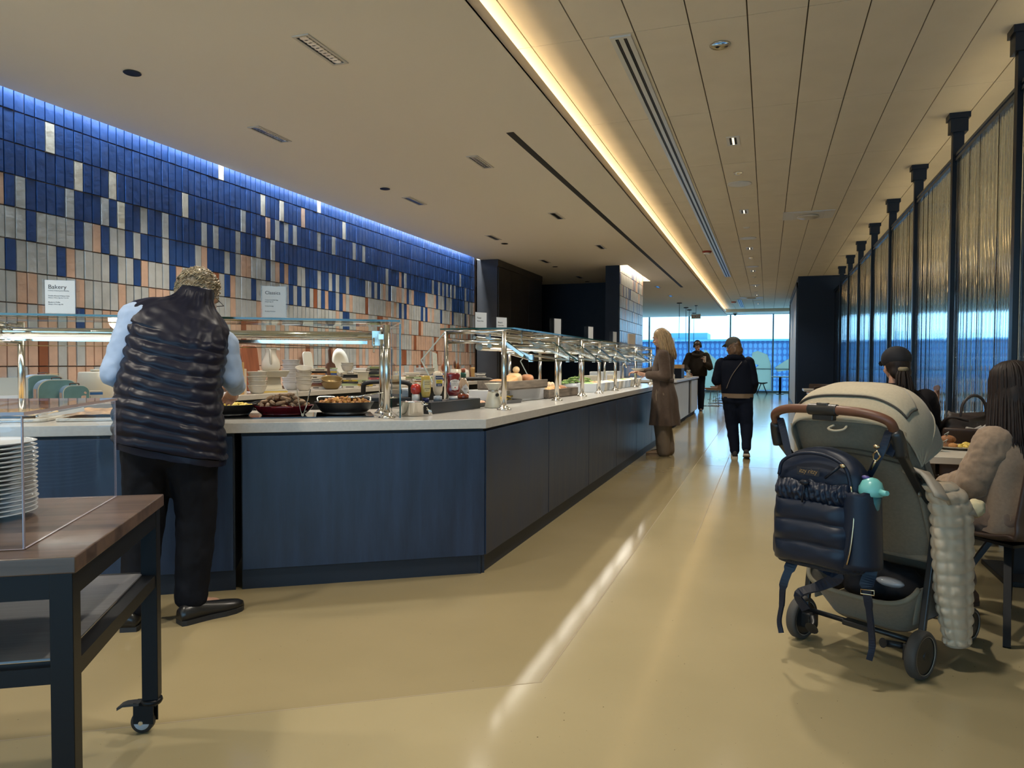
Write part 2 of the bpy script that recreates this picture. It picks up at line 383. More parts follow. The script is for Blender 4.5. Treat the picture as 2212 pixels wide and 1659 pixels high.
# far window wall: mullion frames and panes
mull = pm('window aluminium', (.16, .24, .30), .35, metal=.6)
pane = clear_glass('window glass', (.93, .98, 1), .5)
xs = [-5.09 + 1.77 * k for k in range(-4, 11)]
for k in range(len(xs) - 1):
    b = MB(); x0, x1 = xs[k], xs[k + 1]
    b.bx(x0 - .03, x0 + .03, YW - .06, YW + .08, 0, 3.46); b.bx(x0 + .03, x1 - .03, YW - .06, YW + .08, 0, .1); b.bx(x0 + .03, x1 - .03, YW - .02, YW + .04, 3.4, 3.46)
    b.bx(x0 + .03, x1 - .03, YW - .03, YW + .01, 1.02, 1.05)
    w = struct(b.build('window_%d' % (k + 1), mull))
    struct(MB().bx(x0 + .03, x1 - .03, YW + .012, YW + .02, .1, 3.4).build('pane', pane, w))
struct(MB().bx(XL, xs[0], YW, YW + .2, 0, 3.5).bx(xs[-1], XR, YW, YW + .2, 0, 3.5).bx(XL, XR, YW, YW + .2, 3.46, 4).build('wall_far', plaster))
# ------------------------------------------------------------------ reeded glass partition
PX = 1.62
blk = pm('black powder coat', (.007, .010, .018), .38, spec=.25)
reed = bpy.data.materials.new('reeded glass'); reed.use_nodes = True; nt = reed.node_tree; nt.nodes.clear()
o_ = nt.nodes.new('ShaderNodeOutputMaterial'); g_ = nt.nodes.new('ShaderNodeBsdfGlass'); g_.inputs['Color'].default_value = (.95, .97, .98, 1); g_.inputs['IOR'].default_value = 1.45; g_.inputs['Roughness'].default_value = .015
nt.links.new(g_.outputs[0], o_.inputs[0])
part = thing('glass_partition', 'long dark framed partition of reeded glass panels along the seating on the right', 'partition', (PX, 0, 0))
ys = [4.03 + 1.826 * k for k in range(-3, 10)]
for k, y in enumerate(ys):
    b = MB(); b.bx(-.045, .045, y - .035, y + .035, 0, ZT - .001); b.bx(-.07, .07, y - .06, y + .06, ZT - .17, ZT - .03); b.bx(-.085, .085, y - .075, y + .075, ZT - .05, ZT - .001)
    b.build('post', blk, part)
b = MB(); b.bx(-.03, .03, ys[0], ys[-1], 3.10, 3.125); b.bx(-.022, .022, ys[0], ys[-1], 3.125, 3.145); b.bx(-.03, .03, ys[0], ys[-1], 3.145, 3.17); b.bx(-.022, .022, ys[0], ys[-1], .06, .12)
b.build('top_rail', pm('dark rail', (.03, .05, .085), .25, metal=.7), part)
rr = random.Random(3)
for k in range(len(ys) - 1):
    y0, y1 = ys[k] + .04, ys[k + 1] - .04
    cols = []; y = y0
    while y < y1:
        wd = rr.choice((.03, .045, .06, .085)); wd = min(wd, y1 - y)
        for j in range(5): cols.append((y + wd * j / 5,   .004 + .007 * math.sin(PI * j / 5)))
        y += wd + 1e-4
    cols.append((y1, .004))
    b = MB(); n = len(cols); zz = (.12, 3.105)
    vs = [(-q, y, z) for z in zz for y, q in cols]; fs = [(i + 1, i, n + i, n + i + 1) for i in range(n - 1)]
    b.add(vs, fs, 0, True)
    vs = [(.005, cols[0][0], zz[0]), (.005, y1, zz[0]), (.005, y1, zz[1]), (.005, cols[0][0], zz[1])]; b.add(vs, [(0, 1, 2, 3)])
    b.add([(-.004, y0, zz[0]), (.005, y0, zz[0]), (.005, y0, zz[1]), (-.004, y0, zz[1]), (-.004, y1, zz[0]), (.005, y1, zz[0]), (.005, y1, zz[1]), (-.004, y1, zz[1])], [(0, 1, 2, 3), (7, 6, 5, 4)])
    b.build('glass_panel', reed, part)

# ------------------------------------------------------------------ ceiling fittings
white = pm('white enamel', (.72, .70, .66), .4); alu = pm('bright reflector', (.85, .83, .78), .18, metal=1.); blkm = pm('black slot', (.008, .008, .010), .7)
glowW = emis('lamp lens', (1, .86, .62), 2.2); glowC = emis('cool lamp lens', (.8, .92, 1), 2.0)
def lin_light(x, y, lab, ln=.48, wd=.125, z=ZS, n=10):
    t = thing('recessed_downlight', lab, 'ceiling light', (x, y, z), 0, 'recessed linear downlights in the soffit')
    b = MB(); h = .008
    for a in (-1, 1): b.bx(a * wd / 2 - a * .02, a * wd / 2, -ln / 2, ln / 2, -h, -.001)
    for a in (-1, 1): b.bx(-wd / 2 + .02, wd / 2 - .02, a * ln / 2 - a * .02, a * ln / 2, -h, -.001)
    b.build('frame', pm('fitting trim', (.6, .55, .48), .5), t)
    b = MB(); b.bx(-wd / 2 + .02, wd / 2 - .02, -ln / 2 + .02, ln / 2 - .02, -.003, -.001, 1)
    st = (ln - .06) / n
    for i in range(n):
        yy = -ln / 2 + .03 + st * (i + .5)
        b.lathe([(wd * .22, -.0065), (wd * .3, -.0035)], (0, yy, 0), 10, 0); b.lathe([(.012, -.0062), (.0, -.0062)], (0, yy, 0), 8, 2)
    b.build('louvre', [alu, blkm, glowW], t); return t
L1 = ['nearest', 'second', 'third', 'fourth']
for i, y in enumerate((4.25, 7.13, 10.06, 12.98, 20.2, 23.0)):
    lin_light(-2.87, y, 'recessed linear downlight in the soffit row nearer the cove, ' + ('nearest the camera', 'second from the camera', 'third from the camera', 'fourth from the camera', 'first beyond the tiled pier', 'farthest, beyond the tiled pier')[i])
for i, y in enumerate((5.65, 8.56, 11.45, 14.44, 17.35)):
    lin_light(-4.37, y, 'recessed linear downlight in the soffit row nearer the tiled wall, ' + ('nearest the camera', 'second from the camera', 'third from the camera', 'fourth, before the dark cabinet', 'farthest, by the dark niche')[i])
for i, y in enumerate((4.13, 7.84, 12.09, 15.31, 18.31)):
    t = tag(MB().lathe([(.062, -.006), (.058, -.009), (.045, -.004), (.0, -.003)], (0, 0, 0), 20, 0).build('sprinkler_cover', pm('dark recess', (.02, .02, .022), .25, metal=.5), loc=(-4.40, y, ZS)), 'small dark round cover in the soffit, ' + ('nearest the camera', 'second from the camera', 'third from the camera', 'beside the dark cabinet', 'in front of the dark niche')[i], 'ceiling fitting', 'round covers in the soffit')
tag(MB().bx(-.035, .035, 6.31, 20.5, -.004, -.0005).build('slot_diffuser', blkm, loc=(-2.25, 0, ZS)), 'long black slot diffuser running along the soffit', 'air diffuser')
def lin_diff(x, y0, y1, lab, dk):
    t = thing('linear_diffuser', lab, 'air diffuser', (x, y0, ZT), 0); L = y1 - y0; w = .15
    b = MB()
    for q in (-1, 0, 1): b.bx(q * .058 - .017, q * .058 + .017, 0, L, -.012, -.0005)
    b.bx(-.075, .075, -.03, 0, -.012, -.0005); b.bx(-.075, .075, L, L + .03, -.012, -.0005); b.build('frame', pm('diffuser frame', (.66, .66, .64), .35, metal=.3), t)
    b = MB()
    for q in (-.029, .029):
        b.bx(q - .012, q + .012, 0, L, -.004, -.0008); b.bx(q - .002, q + .002, 0, L, -.009, -.004, 1)
    b.build('slot', [blkm, pm('slot vane', (.05, .055, .06), .3, metal=.6)], t)
lin_diff(-1.0, 5.12, 19.85, 'long twin slot air diffuser in the plank ceiling', 0)
lin_diff(-.98, 27.05, 30.7, 'short twin slot air diffuser in the plank ceiling near the windows', 0)
def sq_light(y, lab):
    t = thing('square_downlight', lab, 'ceiling light', (-.36, y, ZT), 0, 'small square downlights in the plank ceiling')
    b = MB(); w, l, h = .13, .30, .007
    for a in (-1, 1): b.bx(a * w / 2 - a * .03, a * w / 2, -l / 2, l / 2, -h, -.0005); b.bx(-w / 2 + .03, w / 2 - .03, a * l / 2 - a * .025, a * l / 2, -h, -.0005)
    b.build('frame', white, t)
    b = MB(); b.bx(-.035, .035, -.125, .125, -.003, -.0008, 1)
    for i in range(8): b.lathe([(.013, -.006), (.0, -.006)], (0, -.109 + i * .031, 0), 8, 0)
    b.build('lens', [glowW, blkm], t)
for i, y in enumerate((7.84, 11.5, 15.18, 18.85, 22.5, 25.5, 29.15)): sq_light(y, 'small oblong downlight between plank joints, ' + ('nearest', 'second', 'third', 'fourth', 'fifth', 'sixth', 'last')[i] + ' from the camera in its row')
tag(MB().lathe([(.075, -.004), (.07, -.010), (.06, -.006), (.0, -.0055)], (0, 0, 0), 24).build('round_downlight', pm('mirror trim', (.55, .55, .52), .08, metal=1), loc=(-.35, 5.47, ZT)), 'chrome rimmed round downlight in the plank ceiling close overhead', 'ceiling light')
for i, y in enumerate((9.16, 12.84, 16.5, 20.16, 24.3)):
    tag(MB().lathe([(.055, -.001), (.055, -.008), (.03, -.02), (.012, -.028), (.0, -.028)], (0, 0, 0), 20).build('sprinkler', [alu, white, alu, white, white][i], loc=(-.36, y, ZT)), 'small round ' + ('chrome ', 'white ', 'chrome ', 'white ', 'white ')[i] + 'sprinkler cap, ' + ('nearest', 'second', 'third', 'fourth', 'fifth')[i] + ' along the plank ceiling row', 'sprinkler', 'round sprinkler caps')
for i, y in enumerate((9.72, 13.93, 18.0, 22.2, 27.9)):
    t = thing('ceiling_speaker', 'round white ceiling speaker, ' + ('nearest', 'second', 'third', 'fourth', 'fifth')[i] + ' along the plank ceiling row', 'speaker', (-.365, y, ZT), 0, 'round ceiling speakers')
    MB().lathe([(.15, -.0005), (.15, -.006), (.138, -.012), (.13, -.008)], (0, 0, 0), 32).build('rim', white, t); MB().lathe([(.13, -.006), (.0, -.007)], (0, 0, 0), 32).build('grille', pm('speaker grille', (.55, .54, .5), .6, bump=.4, bscale=900), t)
red = pm('alarm red', (.30, .03, .02), .35)
for i, (x, y) in enumerate(((-1.19, 15.3), (-1.2, 28.))):
    t = thing('fire_alarm', 'round red fire alarm beside the twin slot diffuser, ' + ('nearer one', 'farther one near the windows')[i], 'fire alarm', (x, y, ZT), 0, 'red fire alarms')
    MB().lathe([(.09, -.0005), (.095, -.02), (.08, -.035)], (0, 0, 0), 24).build('base', red, t); MB().lathe([(.075, -.035), (.06, -.055), (.0, -.06)], (0, 0, 0), 24).build('lens', pm('strobe lens', (.8, .8, .78), .2), t)
for i, (x, y, w) in enumerate(((.56, 12.05, .73), (-.55, 26.35, .76))):
    t = thing('access_panel', 'white ceiling panel with a round device, ' + ('above the seating side', 'far off near the windows')[i], 'ceiling panel', (x, y, ZT), 0, 'white ceiling panels')
    MB().bx(-w / 2, w / 2, -.3, .3, -.012, -.0005).bx(-.22, .22, -.27, .27, -.018, -.012).build('plate', pm('panel white', (.74, .73, .73), .5), t, bev=.003)
    MB().lathe([(.15, -.018), (.16, -.04), (.13, -.055), (.06, -.06), (.0, -.062)], (0, 0, 0), 28).build('disc', pm('device cream', (.62, .56, .46), .35), t)
t = thing('security_camera', 'dark dome security camera below the ceiling band at the windows', 'camera', (-1.32, 32.3, ZS + .06))
MB().lathe([(.09, -.001), (.1, -.03), (.075, -.05)], (0, 0, 0), 20).build('housing', white, t); MB().lathe([(.075, -.05), (.06, -.09), (.03, -.115), (.0, -.12)], (0, 0, 0), 20).build('dome', pm('smoked dome', (.01, .01, .012), .08), t)
t = thing('exit_sign', 'hanging exit sign with red letters in front of the far windows', 'sign', (-2.455, 27, 2.88))
MB().bx(-.165, .165, -.02, .02, 0, .165).build('panel', pm('exit face', (.62, .72, .66), .4), t, bev=.004)
MB().cyl((0, 0, .165), (0, 0, ZS - 2.88), .006, n=8).bx(-.05, .05, -.03, .03, ZS - 2.90, ZS - 2.88).build('hanger', blk, t)
text('EXIT', .15, pm('exit red', (.42, .02, .04), .5), t, (0, -.0215, .028), (R(90), 0, 0), align='CENTER')
for i, (y, dz) in enumerate(((25.67, 1.35), (27.85, 1.4), (29.08, 1.42), (30.95, 1.45))):
    t = thing('pendant_lamp', 'slim dark cord pendant with a glass shade, ' + ('first', 'second', 'third', 'last')[i] + ' of the row towards the windows', 'lamp', (-2.9, y, ZS), 0, 'pendant lamps by the windows')
    MB().lathe([(.09, -.0005), (.09, -.03), (.02, -.035)], (0, 0, 0), 20).build('canopy', pm('bronze', (.06, .055, .05), .35, metal=.6), t)
    MB().cyl((0, 0, -.035), (0, 0, -dz + .12), .009, n=8).build('cord', pm('bronze', (.06, .055, .05)), t)
    MB().lathe([(.03, -dz + .14), (.05, -dz + .1), (.07, -dz - .02), (.08, -dz - .09)], (0, 0, 0), 20).build('shade', clear_glass('clear shade', (.92, .93, .95), 1.), t)
# cove light strip tucked behind the soffit lip, and the strip in the tiled-wall slot
tag(MB().bx(-1.80, -1.775, YB, 31.7, ZS + .0205, ZS + .035).build('cove_strip_light', emis('warm strip', (1, .7, .34), 2)), 'warm light strip hidden in the long cove along the soffit edge', 'light strip')

# ------------------------------------------------------------------ outside the windows
m = bpy.data.materials.new('patterned facade'); m.use_nodes = True; nt = m.node_tree; L = nt.links; bs = nt.nodes['Principled BSDF']; bs.inputs['Roughness'].default_value = .6
tc = nt.nodes.new('ShaderNodeTexCoord'); sx_ = nt.nodes.new('ShaderNodeSeparateXYZ'); L.new(tc.outputs['Object'], sx_.inputs[0])
def mth(op, a, b=None):
    n = nt.nodes.new('ShaderNodeMath'); n.operation = op
    for i, q in enumerate((a, b)):
        if q is None: continue
        if isinstance(q, (int, float)): n.inputs[i].default_value = q
        else: L.new(q, n.inputs[i])
    return n.outputs[0]
fx_ = mth('SUBTRACT', mth('FRACT', mth('MULTIPLY', sx_.outputs[0], 1 / .36)), .5); fz_ = mth('SUBTRACT', mth('FRACT', mth('MULTIPLY', sx_.outputs[2], 1 / .49)), .5)
d2 = mth('ADD', mth('MULTIPLY', mth('MULTIPLY', fx_, fx_), 6.2), mth('MULTIPLY', mth('MULTIPLY', fz_, fz_), 4.4))
ring = mth('LESS_THAN', d2, .95); ins = mth('LESS_THAN', d2, .62)
mx1 = nt.nodes.new('ShaderNodeMix'); mx1.data_type = 'RGBA'; L.new(ring, mx1.inputs[0]); mx1.inputs[6].default_value = (.012, .055, .15, 1); mx1.inputs[7].default_value = (.025, .095, .22, 1)
mx2 = nt.nodes.new('ShaderNodeMix'); mx2.data_type = 'RGBA'; L.new(ins, mx2.inputs[0]); L.new(mx1.outputs[2], mx2.inputs[6]); mx2.inputs[7].default_value = (.05, .15, .27, 1)
L.new(mx2.outputs[2], bs.inputs['Base Color'])
fac = MB(); fac.bx(-40, 40, 60, 61, -8, 3.05); fac.bx(-40, 40, 59.8, 61, 3.05, 3.2, 1); fac.bx(-7.5, -4.6, 60.5, 64, 3.2, 3.75, 1); fac.bx(-14.6, -12.4, 60.5, 64, 3.2, 3.6, 1)
tag(fac.build('terminal_building', [m, pm('facade coping', (.10, .27, .45), .6)]), 'blue patterned terminal building outside the far windows', 'building')
tag(MB().bx(-40, 40, YW + .3, 60, -8.2, -8).build('apron', pm('apron concrete', (.6, .6, .6), .8)), 'pale concrete apron outside below the windows', 'ground')
film = bpy.data.materials.new('mint film'); film.use_nodes = True; nt = film.node_tree; nt.nodes.clear(); o_ = nt.nodes.new('ShaderNodeOutputMaterial'); a_ = nt.nodes.new('ShaderNodeBsdfTranslucent'); a_.inputs[0].default_value = (.50, .50, .42, 1); nt.links.new(a_.outputs[0], o_.inputs[0])
for i, (poly, lab) in enumerate((([(-2.75, .12), (-2.75, 1.62), (-2.62, 1.9), (-2.35, 1.62), (-1.92, 1.28), (-2.1, .9), (-2.0, .12)], 'mint film mountain shape on the window left of the hat wearer'),
        ([(-.62, .12), (-.62, .95), (-.35, 1.2), (-.68, 1.3), (-.62, 1.75), (-.4, 1.82), (.0, 1.66), (.16, 1.2), (.18, .12)], 'mint film mountain shape on the window right of the hat wearer'),
        ([(.3, 1.1), (.42, .92), (.9, 1.0), (.9, 1.5), (.7, 1.38)], 'small mint film shape at the right end of the windows'))):
    M_ = Matrix(((1, 0, 0, 0), (0, 0, 1, 0), (0, 1, 0, 0), (0, 0, 0, 1)))
    tag(MB().prism(poly, YW - .012, YW + .010, 0, M_).build('window_film', film), lab, 'window film', 'mint films on the windows')
# ------------------------------------------------------------------ buffet counter
AD = 33.58; EX = V((math.cos(R(AD)), math.sin(R(AD)), 0)); EY = V((-EX.y, EX.x, 0)); O0 = V((-1.56, 3.97, 0)); RD = R(AD)
def DP(x, y, z=0): return O0 + EX * x + EY * y + V((0, 0, z))
TOP = .92
def panel_mat():
    m = pm('dark steel panel', (.010, .018, .04), .34, metal=.0, spec=.45)
    nt = m.node_tree; L = nt.links; b = nt.nodes['Principled BSDF']
    tc = nt.nodes.new('ShaderNodeTexCoord'); mp = nt.nodes.new('ShaderNodeMapping'); mp.inputs['Scale'].default_value = (6, 6, .7); L.new(tc.outputs['Object'], mp.inputs[0])
    n = nt.nodes.new('ShaderNodeTexNoise'); n.inputs['Scale'].default_value = 1.6; n.inputs['Detail'].default_value = 8; n.inputs['Roughness'].default_value = .65; L.new(mp.outputs[0], n.inputs['Vector'])
    cr = nt.nodes.new('ShaderNodeValToRGB'); e = cr.color_ramp.elements; e[0].position = .35; e[0].color = (.007, .014, .034, 1); e[1].position = .75; e[1].color = (.022, .040, .085, 1); L.new(n.outputs['Fac'], cr.inputs[0]); L.new(cr.outputs[0], b.inputs['Base Color'])
    r = nt.nodes.new('ShaderNodeMapRange'); r.inputs[3].default_value = .22; r.inputs[4].default_value = .5; L.new(n.outputs['Fac'], r.inputs[0]); L.new(r.outputs[0], b.inputs['Roughness'])
    return m
PNL = panel_mat(); CARC = pm('cabinet carcass', (.008, .012, .018), .6); PLN = pm('plinth', (.008, .013, .024), .5)
def cabinet(label, poly, f0, f1, nrm):
    """poly: plan of the body; f0->f1: front line"""
    t = thing('buffet_cabinet', label, 'cabinet', (0, 0, 0), 0, 'dark panelled cabinets under the buffet worktop')
    MB().prism(poly, .105, .864).build('body', CARC, t)
    d = (f1 - f0); L = d.length; d.normalize(); n = V((nrm[0], nrm[1], 0)); c = (f0 + f1) / 2; a = math.atan2(d.y, d.x)
    MB().box((0, 0, 0), (L - .012, .02, .733)).build('front_panel', PNL, t, loc=c + n * -.008 + V((0, 0, .4815)), rz=a, bev=.002)
    MB().box((0, 0, 0), (L, .02, .105)).build('plinth', PLN, t, loc=c - n * .04 + V((0, 0, .0525)), rz=a)
    return t
dn = (-EY.x, -EY.y)
def dpoly(*p): return [(q.x, q.y) for q in (DP(*k) for k in p)]
cabinet('wide dark panelled buffet cabinet at the bend of the counter, facing the camera', dpoly((-1.36, .02), (-.012, .02), (-.52, .98), (-1.36, .98)), DP(-1.36, 0), DP(0, 0), dn)
cabinet('dark buffet cabinet behind the legs of the man in the vest', dpoly((-2.72, .02), (-1.395, .02), (-1.395, .98), (-2.72, .98)), DP(-2.72, 0), DP(-1.395, 0), dn)
cabinet('dark buffet cabinet behind the rolling table at the left', dpoly((-4.1, .02), (-2.755, .02), (-2.755, .98), (-4.1, .98)), DP(-4.1, 0), DP(-2.755, 0), dn)
for i, (a, c) in enumerate(((3.97, 5.276), (5.276, 6.588), (6.588, 7.91), (7.91, 9.225), (9.225, 10.54), (10.54, 12.1))):
    cabinet('dark panelled cabinet of the straight buffet run, ' + ('next to the bend', 'second from the bend', 'third from the bend', 'fourth from the bend', 'fifth, beside the long coat', 'last, behind the long coat')[i],
            [(-1.582, a + .012), (-1.582, c), (-2.58, c), (-2.58, max(a, 4.53))], V((-1.56, a, 0)), V((-1.56, c, 0)), (1, 0))
quartz = pm('quartz worktop', (.47, .455, .425), .18, var=.06, vscale=60, spec=.5)
b = MB(); pts = [DP(-4.15, -.005), V((-1.555, 3.965, 0)), V((-1.555, 12.15, 0)), V((-2.61, 12.15, 0)), V((-2.61, 4.533, 0)), DP(-4.15, 1.05)]
b.prism([(q.x, q.y) for q in pts], .8645, TOP)
tag(b.build('buffet_worktop', quartz, bev=.003), 'long pale quartz worktop with a bend running along the whole buffet', 'worktop')

# ------------------------------------------------------------------ glass guards
steel = pm('brushed steel', (.60, .57, .52), .2, metal=1.); chrome = pm('polished chrome', (.72, .71, .69), .08, metal=1.)
gl = clear_glass('guard glass', (.97, .99, .98), .9); gedge = pm('green glass edge', (.01, .06, .05), .1, spec=.8); gblue = pm('blue glass edge', (.06, .2, .36), .1)
def pane(t, c, d, M=None, name='glass_pane', edge=None, rz=0, face=None):
    """thin pane: big faces clear, rim faces tinted"""
    b = MB(); b.box((0, 0, 0), d, M=M); 
    k = min(range(3), key=lambda i: d[i]); big = {2: (0, 1), 1: (2, 3), 0: (4, 5)}[k]
    b.m = [0 if i in big else 1 for i in range(6)]
    return b.build(name, [face or gl, edge or gedge], t, loc=c, rz=rz)
def post(t, x, y, z1, r=.019):
    b = MB(); b.cyl((x, y, TOP), (x, y, z1), r, n=18).lathe([(.05, 0), (.05, .006), (.042, .012), (.03, .014), (.03, .03), (.022, .034)], (x, y, TOP + .0003), 20)
    for k in range(4): a = PI / 4 + k * PI / 2; b.cyl((x + .04 * math.cos(a), y + .04 * math.sin(a), TOP + .012), (x + .04 * math.cos(a), y + .04 * math.sin(a), TOP + .02), .006, n=8)
    return b.build('post', steel, t)
g = thing('sneeze_guard', 'glass sneeze guard on steel posts over the hot pans, angled section of the buffet', 'sneeze guard', DP(0, 0), RD)
for x in (-.56, -2.62, -4.0):
    for y in (.196, .60): post(g, x, y, 1.475)
pane(g, (-2.3, .42, 1.494), (3.62, .62, .012), name='top_glass')
pane(g, (-2.3, .125, 1.408), (3.5, .009, .165), M=Matrix.Rotation(R(-22), 4, 'X'), name='front_glass')
pane(g, (-.482, .5, 1.20), (.009, .62, .56), name='end_glass')
b = MB(); b.tube([(-4.1, .42, 1.415), (-.62, .42, 1.415)], .024, 16); b.bx(-4.1, -.66, .455, .49, 1.365, 1.385)
b.build('light_bar', chrome, g)
MB().bx(-4.1, -2.0, .40, .445, 1.3835, 1.389).build('light_strip', emis('guard led', (1, .95, .86), 1.6), g)
for x in (-.56, -2.62, -4.0):
    b = MB(); b.cyl((x, .196, 1.36), (x, .60, 1.36), .010, n=10); b.cyl((x, .196, 1.455), (x, .60, 1.455), .012, n=10); b.cyl((x - .07, .30, 1.31), (x - .07, .30, 1.40), .006, n=8); b.box((x - .05, .42, 1.40), (.05, .07, .09)); b.box((x - .04, .13, 1.40), (.03, .05, .03))
    b.cyl((x, .196, 1.01), (x, .60, 1.01), .006, n=8); b.cyl((x, .196, 1.04), (x + .07, .24, 1.04), .005, n=8)
    b.build('bracket', steel, g)

g = thing('sneeze_guard', 'long glass sneeze guard on steel posts over the bread and salad, straight section', 'sneeze guard', (0, 0, 0))
YS = (4.79, 6.15, 7.08, 7.85, 8.75, 10.2, 11.6)
for y in YS:
    x = -1.745
    post(g, x, y, 1.475); post(g, -2.19, y, 1.475, .016)
    b = MB(); b.cyl((x, y, 1.47), (-2.19, y, 1.47), .014, n=12); b.cyl((x, y, 1.40), (-2.19, y, 1.40), .012, n=12); b.bar((x, y - .001, 1.40), (-1.60, y - .001, 1.30), .02, .02); b.build('cross_rail', steel, g)
b = MB()
for z in (1.43, 1.468): b.cyl((-1.97, YS[0], z), (-1.97, YS[-1], z), .012, n=10)
for i in range(len(YS) - 1):
    for q in (.2, .75): y = YS[i] + (YS[i + 1] - YS[i]) * q; b.box((-1.97, y, 1.45), (.03, .025, .075))
b.build('long_rail', steel, g)
for i in range(len(YS) - 1):
    y0, y1 = YS[i] + .012, YS[i + 1] - .012; L = y1 - y0; c = (y0 + y1) / 2
    if i in (0, 2, 4): y2 = YS[min(i + 2, len(YS) - 1)]; pane(g, (-1.96, (YS[i] + y2) / 2, 1.494), (.56, y2 - YS[i] - .004, .012), name='top_glass')
    M_ = Matrix.Rotation(R(38), 4, 'Y')
    pane(g, (-1.665, c, 1.352), (.27, L - .02, .009), M=M_, face=clear_glass('guard front glass', (.97, .99, .98), .45), name='front_glass', edge=gedge if i < 2 else gblue)
    b = MB()
    for q in (.12, .88):
        y = y0 + L * q; b.bar((-1.95, y, 1.44), (-1.60, y, 1.295), .018, .018); b.box((-1.60, y, 1.285), (.03, .03, .05)); b.cyl((-1.745, YS[i], 1.33), (-1.62, y, 1.28), .009, n=8)
    b.cyl((-1.86, y0, 1.375), (-1.86, y1, 1.375), .018, n=12); b.cyl((-1.98, y0 + .1, 1.37), (-1.98, y1 - .1, 1.37), .03, n=14)
    b.build('hinge_arm', steel, g)
    MB().bx(-1.872, -1.848, y0 + .05, y1 - .05, 1.351, 1.356).build('light_strip', emis('guard led', (1, .95, .86), 1.6), g)
for y in (YS[0] + .02, YS[2]):
    b = MB()
    for q0, q1 in (((-2.20, 1.485), (-2.40, 1.27)), ((-2.40, 1.27), (-2.25, 1.00))):
        b.bar((q0[0], y, q0[1]), (q1[0], y, q1[1]), .9 * .01, .006, up=(0, 1, 0))
    b.build('back_glass_edge', pm('pale glass edge', (.5, .55, .52), .15), g)
b = MB()
for q0, q1 in (((-2.20, 1.485), (-2.40, 1.27)), ((-2.40, 1.27), (-2.25, 1.00))): b.add([(q0[0], YS[0], q0[1]), (q0[0], YS[-1], q0[1]), (q1[0], YS[-1], q1[1]), (q1[0], YS[0], q1[1])], [(0, 1, 2, 3)])
b.build('back_glass', clear_glass('back glass', (.98, .99, .99), .3), g)

# signs standing on the guards
paper = pm('paper', (.70, .72, .74), .6); ink = pm('ink', (.02, .02, .025), .6); acr = clear_glass('acrylic', (.97, .98, .99), 1.)
def sign(x, y, z, w, h, rz, label, head, lines, hs=.03):
    t = thing('menu_sign', label, 'sign', (x, y, z), rz, 'menu signs on the glass guards')
    b = MB(); b.bx(-w / 2, w / 2, -.002, .002, .004, h).bx(-w / 2, w / 2, -.05, .05, 0, .004).bx(-w / 2 - .004, -w / 2, -.018, .05, .004, h).bx(w / 2, w / 2 + .004, -.018, .05, .004, h)
    b.build('holder', acr, t)
    MB().bx(-w / 2 + .003, w / 2 - .003, -.0055, -.0045, .008, h - .004).build('sheet', paper, t)
    if head: text(head, hs, ink, t, (-w / 2 + .018, -.0058, h - .05), (R(90), 0, 0), align='LEFT')
    for i, (s_, q, zz) in enumerate(lines): text(s_, q, ink, t, (-w / 2 + .018, -.0058, h - zz), (R(90), 0, 0), 'small_print')
    return t
p = DP(-2.30, .24); sign(p.x, p.y, 1.501, .15, .19, RD, 'white bakery menu sign in a clear stand on the glass guard at the left', 'Bakery', [('a variety of baked goods, including', .0072, .062), ('Double Almond Walnut Cake', .0085, .09), ('Allergens: Wheat, Egg, Soy, Tree Nut', .0065, .10), ('Blueberry Muffin', .0085, .125), ('Allergens: Wheat, Egg, Milk', .0065, .135)], .032)
p = DP(-1.20, .24); sign(p.x, p.y, 1.501, .135, .19, RD, 'pale glossy menu sign standing on the glass guard above the white pitcher', 'Classics', [('Creamy Scrambled Eggs', .0075, .085), ('Allergens: Egg, Milk', .006, .095), ('Turkey Sausage', .0075, .12), ('Breakfast Potatoes', .0075, .15)], .027)
for i, (y, h, rz) in enumerate(((4.98, .125, 62), (5.42, .115, 62), (7.05, .2, 68), (8.5, .19, 72), (9.95, .19, 75))):
    sign(-2.0, y, 1.501, .115, h, R(rz), ('small white menu sign on the guard corner above the ketchup', 'second small white menu sign, over the bread crates', 'tall white menu sign against the dark niche wall', 'bright tall menu sign, fourth along the straight guard', 'farthest bright menu sign, beside the tiled pier')[i], 'Toast' if i == 0 else 'Breads' if i == 1 else None, [('Allergens: Wheat', .009, .07)] if i < 2 else [], .018)
tag(MB().bx(-.012, .012, -.11, .11, 0, .20).build('menu_card', pm('tan card', (.42, .36, .29), .7), loc=(-1.95, 11.0, 1.501), rz=R(-15)), 'tan card standing on the guard in front of the tiled pier', 'card')
# ------------------------------------------------------------------ back counter along the tiled wall
b = MB(); b.bx(-5.645, -4.90, 3.3, 13.4, .87, .92)
tag(b.build('back_worktop', pm('back worktop', (.50, .46, .40), .25, var=.05, vscale=40), bev=.003), 'pale worktop of the back counter along the tiled wall', 'worktop')
for i in range(7):
    y0 = 3.3 + i * 1.44; t = thing('back_cabinet', 'dark base cabinet under the back worktop, ' + ('first', 'second', 'third', 'fourth', 'fifth', 'sixth', 'last')[i] + ' from the camera', 'cabinet', (0, 0, 0), 0, 'dark cabinets under the back worktop')
    MB().bx(-5.64, -5.0, y0, y0 + 1.44, 0, .868).build('body', CARC, t)
    for q in (0, 1): MB().bx(-5.0, -4.985, y0 + .01 + q * .72, y0 + .71 + q * .72, .1, .85).build('door', CARC, t)
t = thing('tall_cabinet', 'tall dark panelled cabinet block beyond the end of the tiled wall', 'cabinet', (0, 0, 0))
tallm = pm('tall cabinet', (.042, .037, .033), .4, var=.25, vscale=2, spec=.6)
MB().bx(-5.645, -5.20, 13.85, 16.94, 0, ZS - .002).build('body', tallm, t)
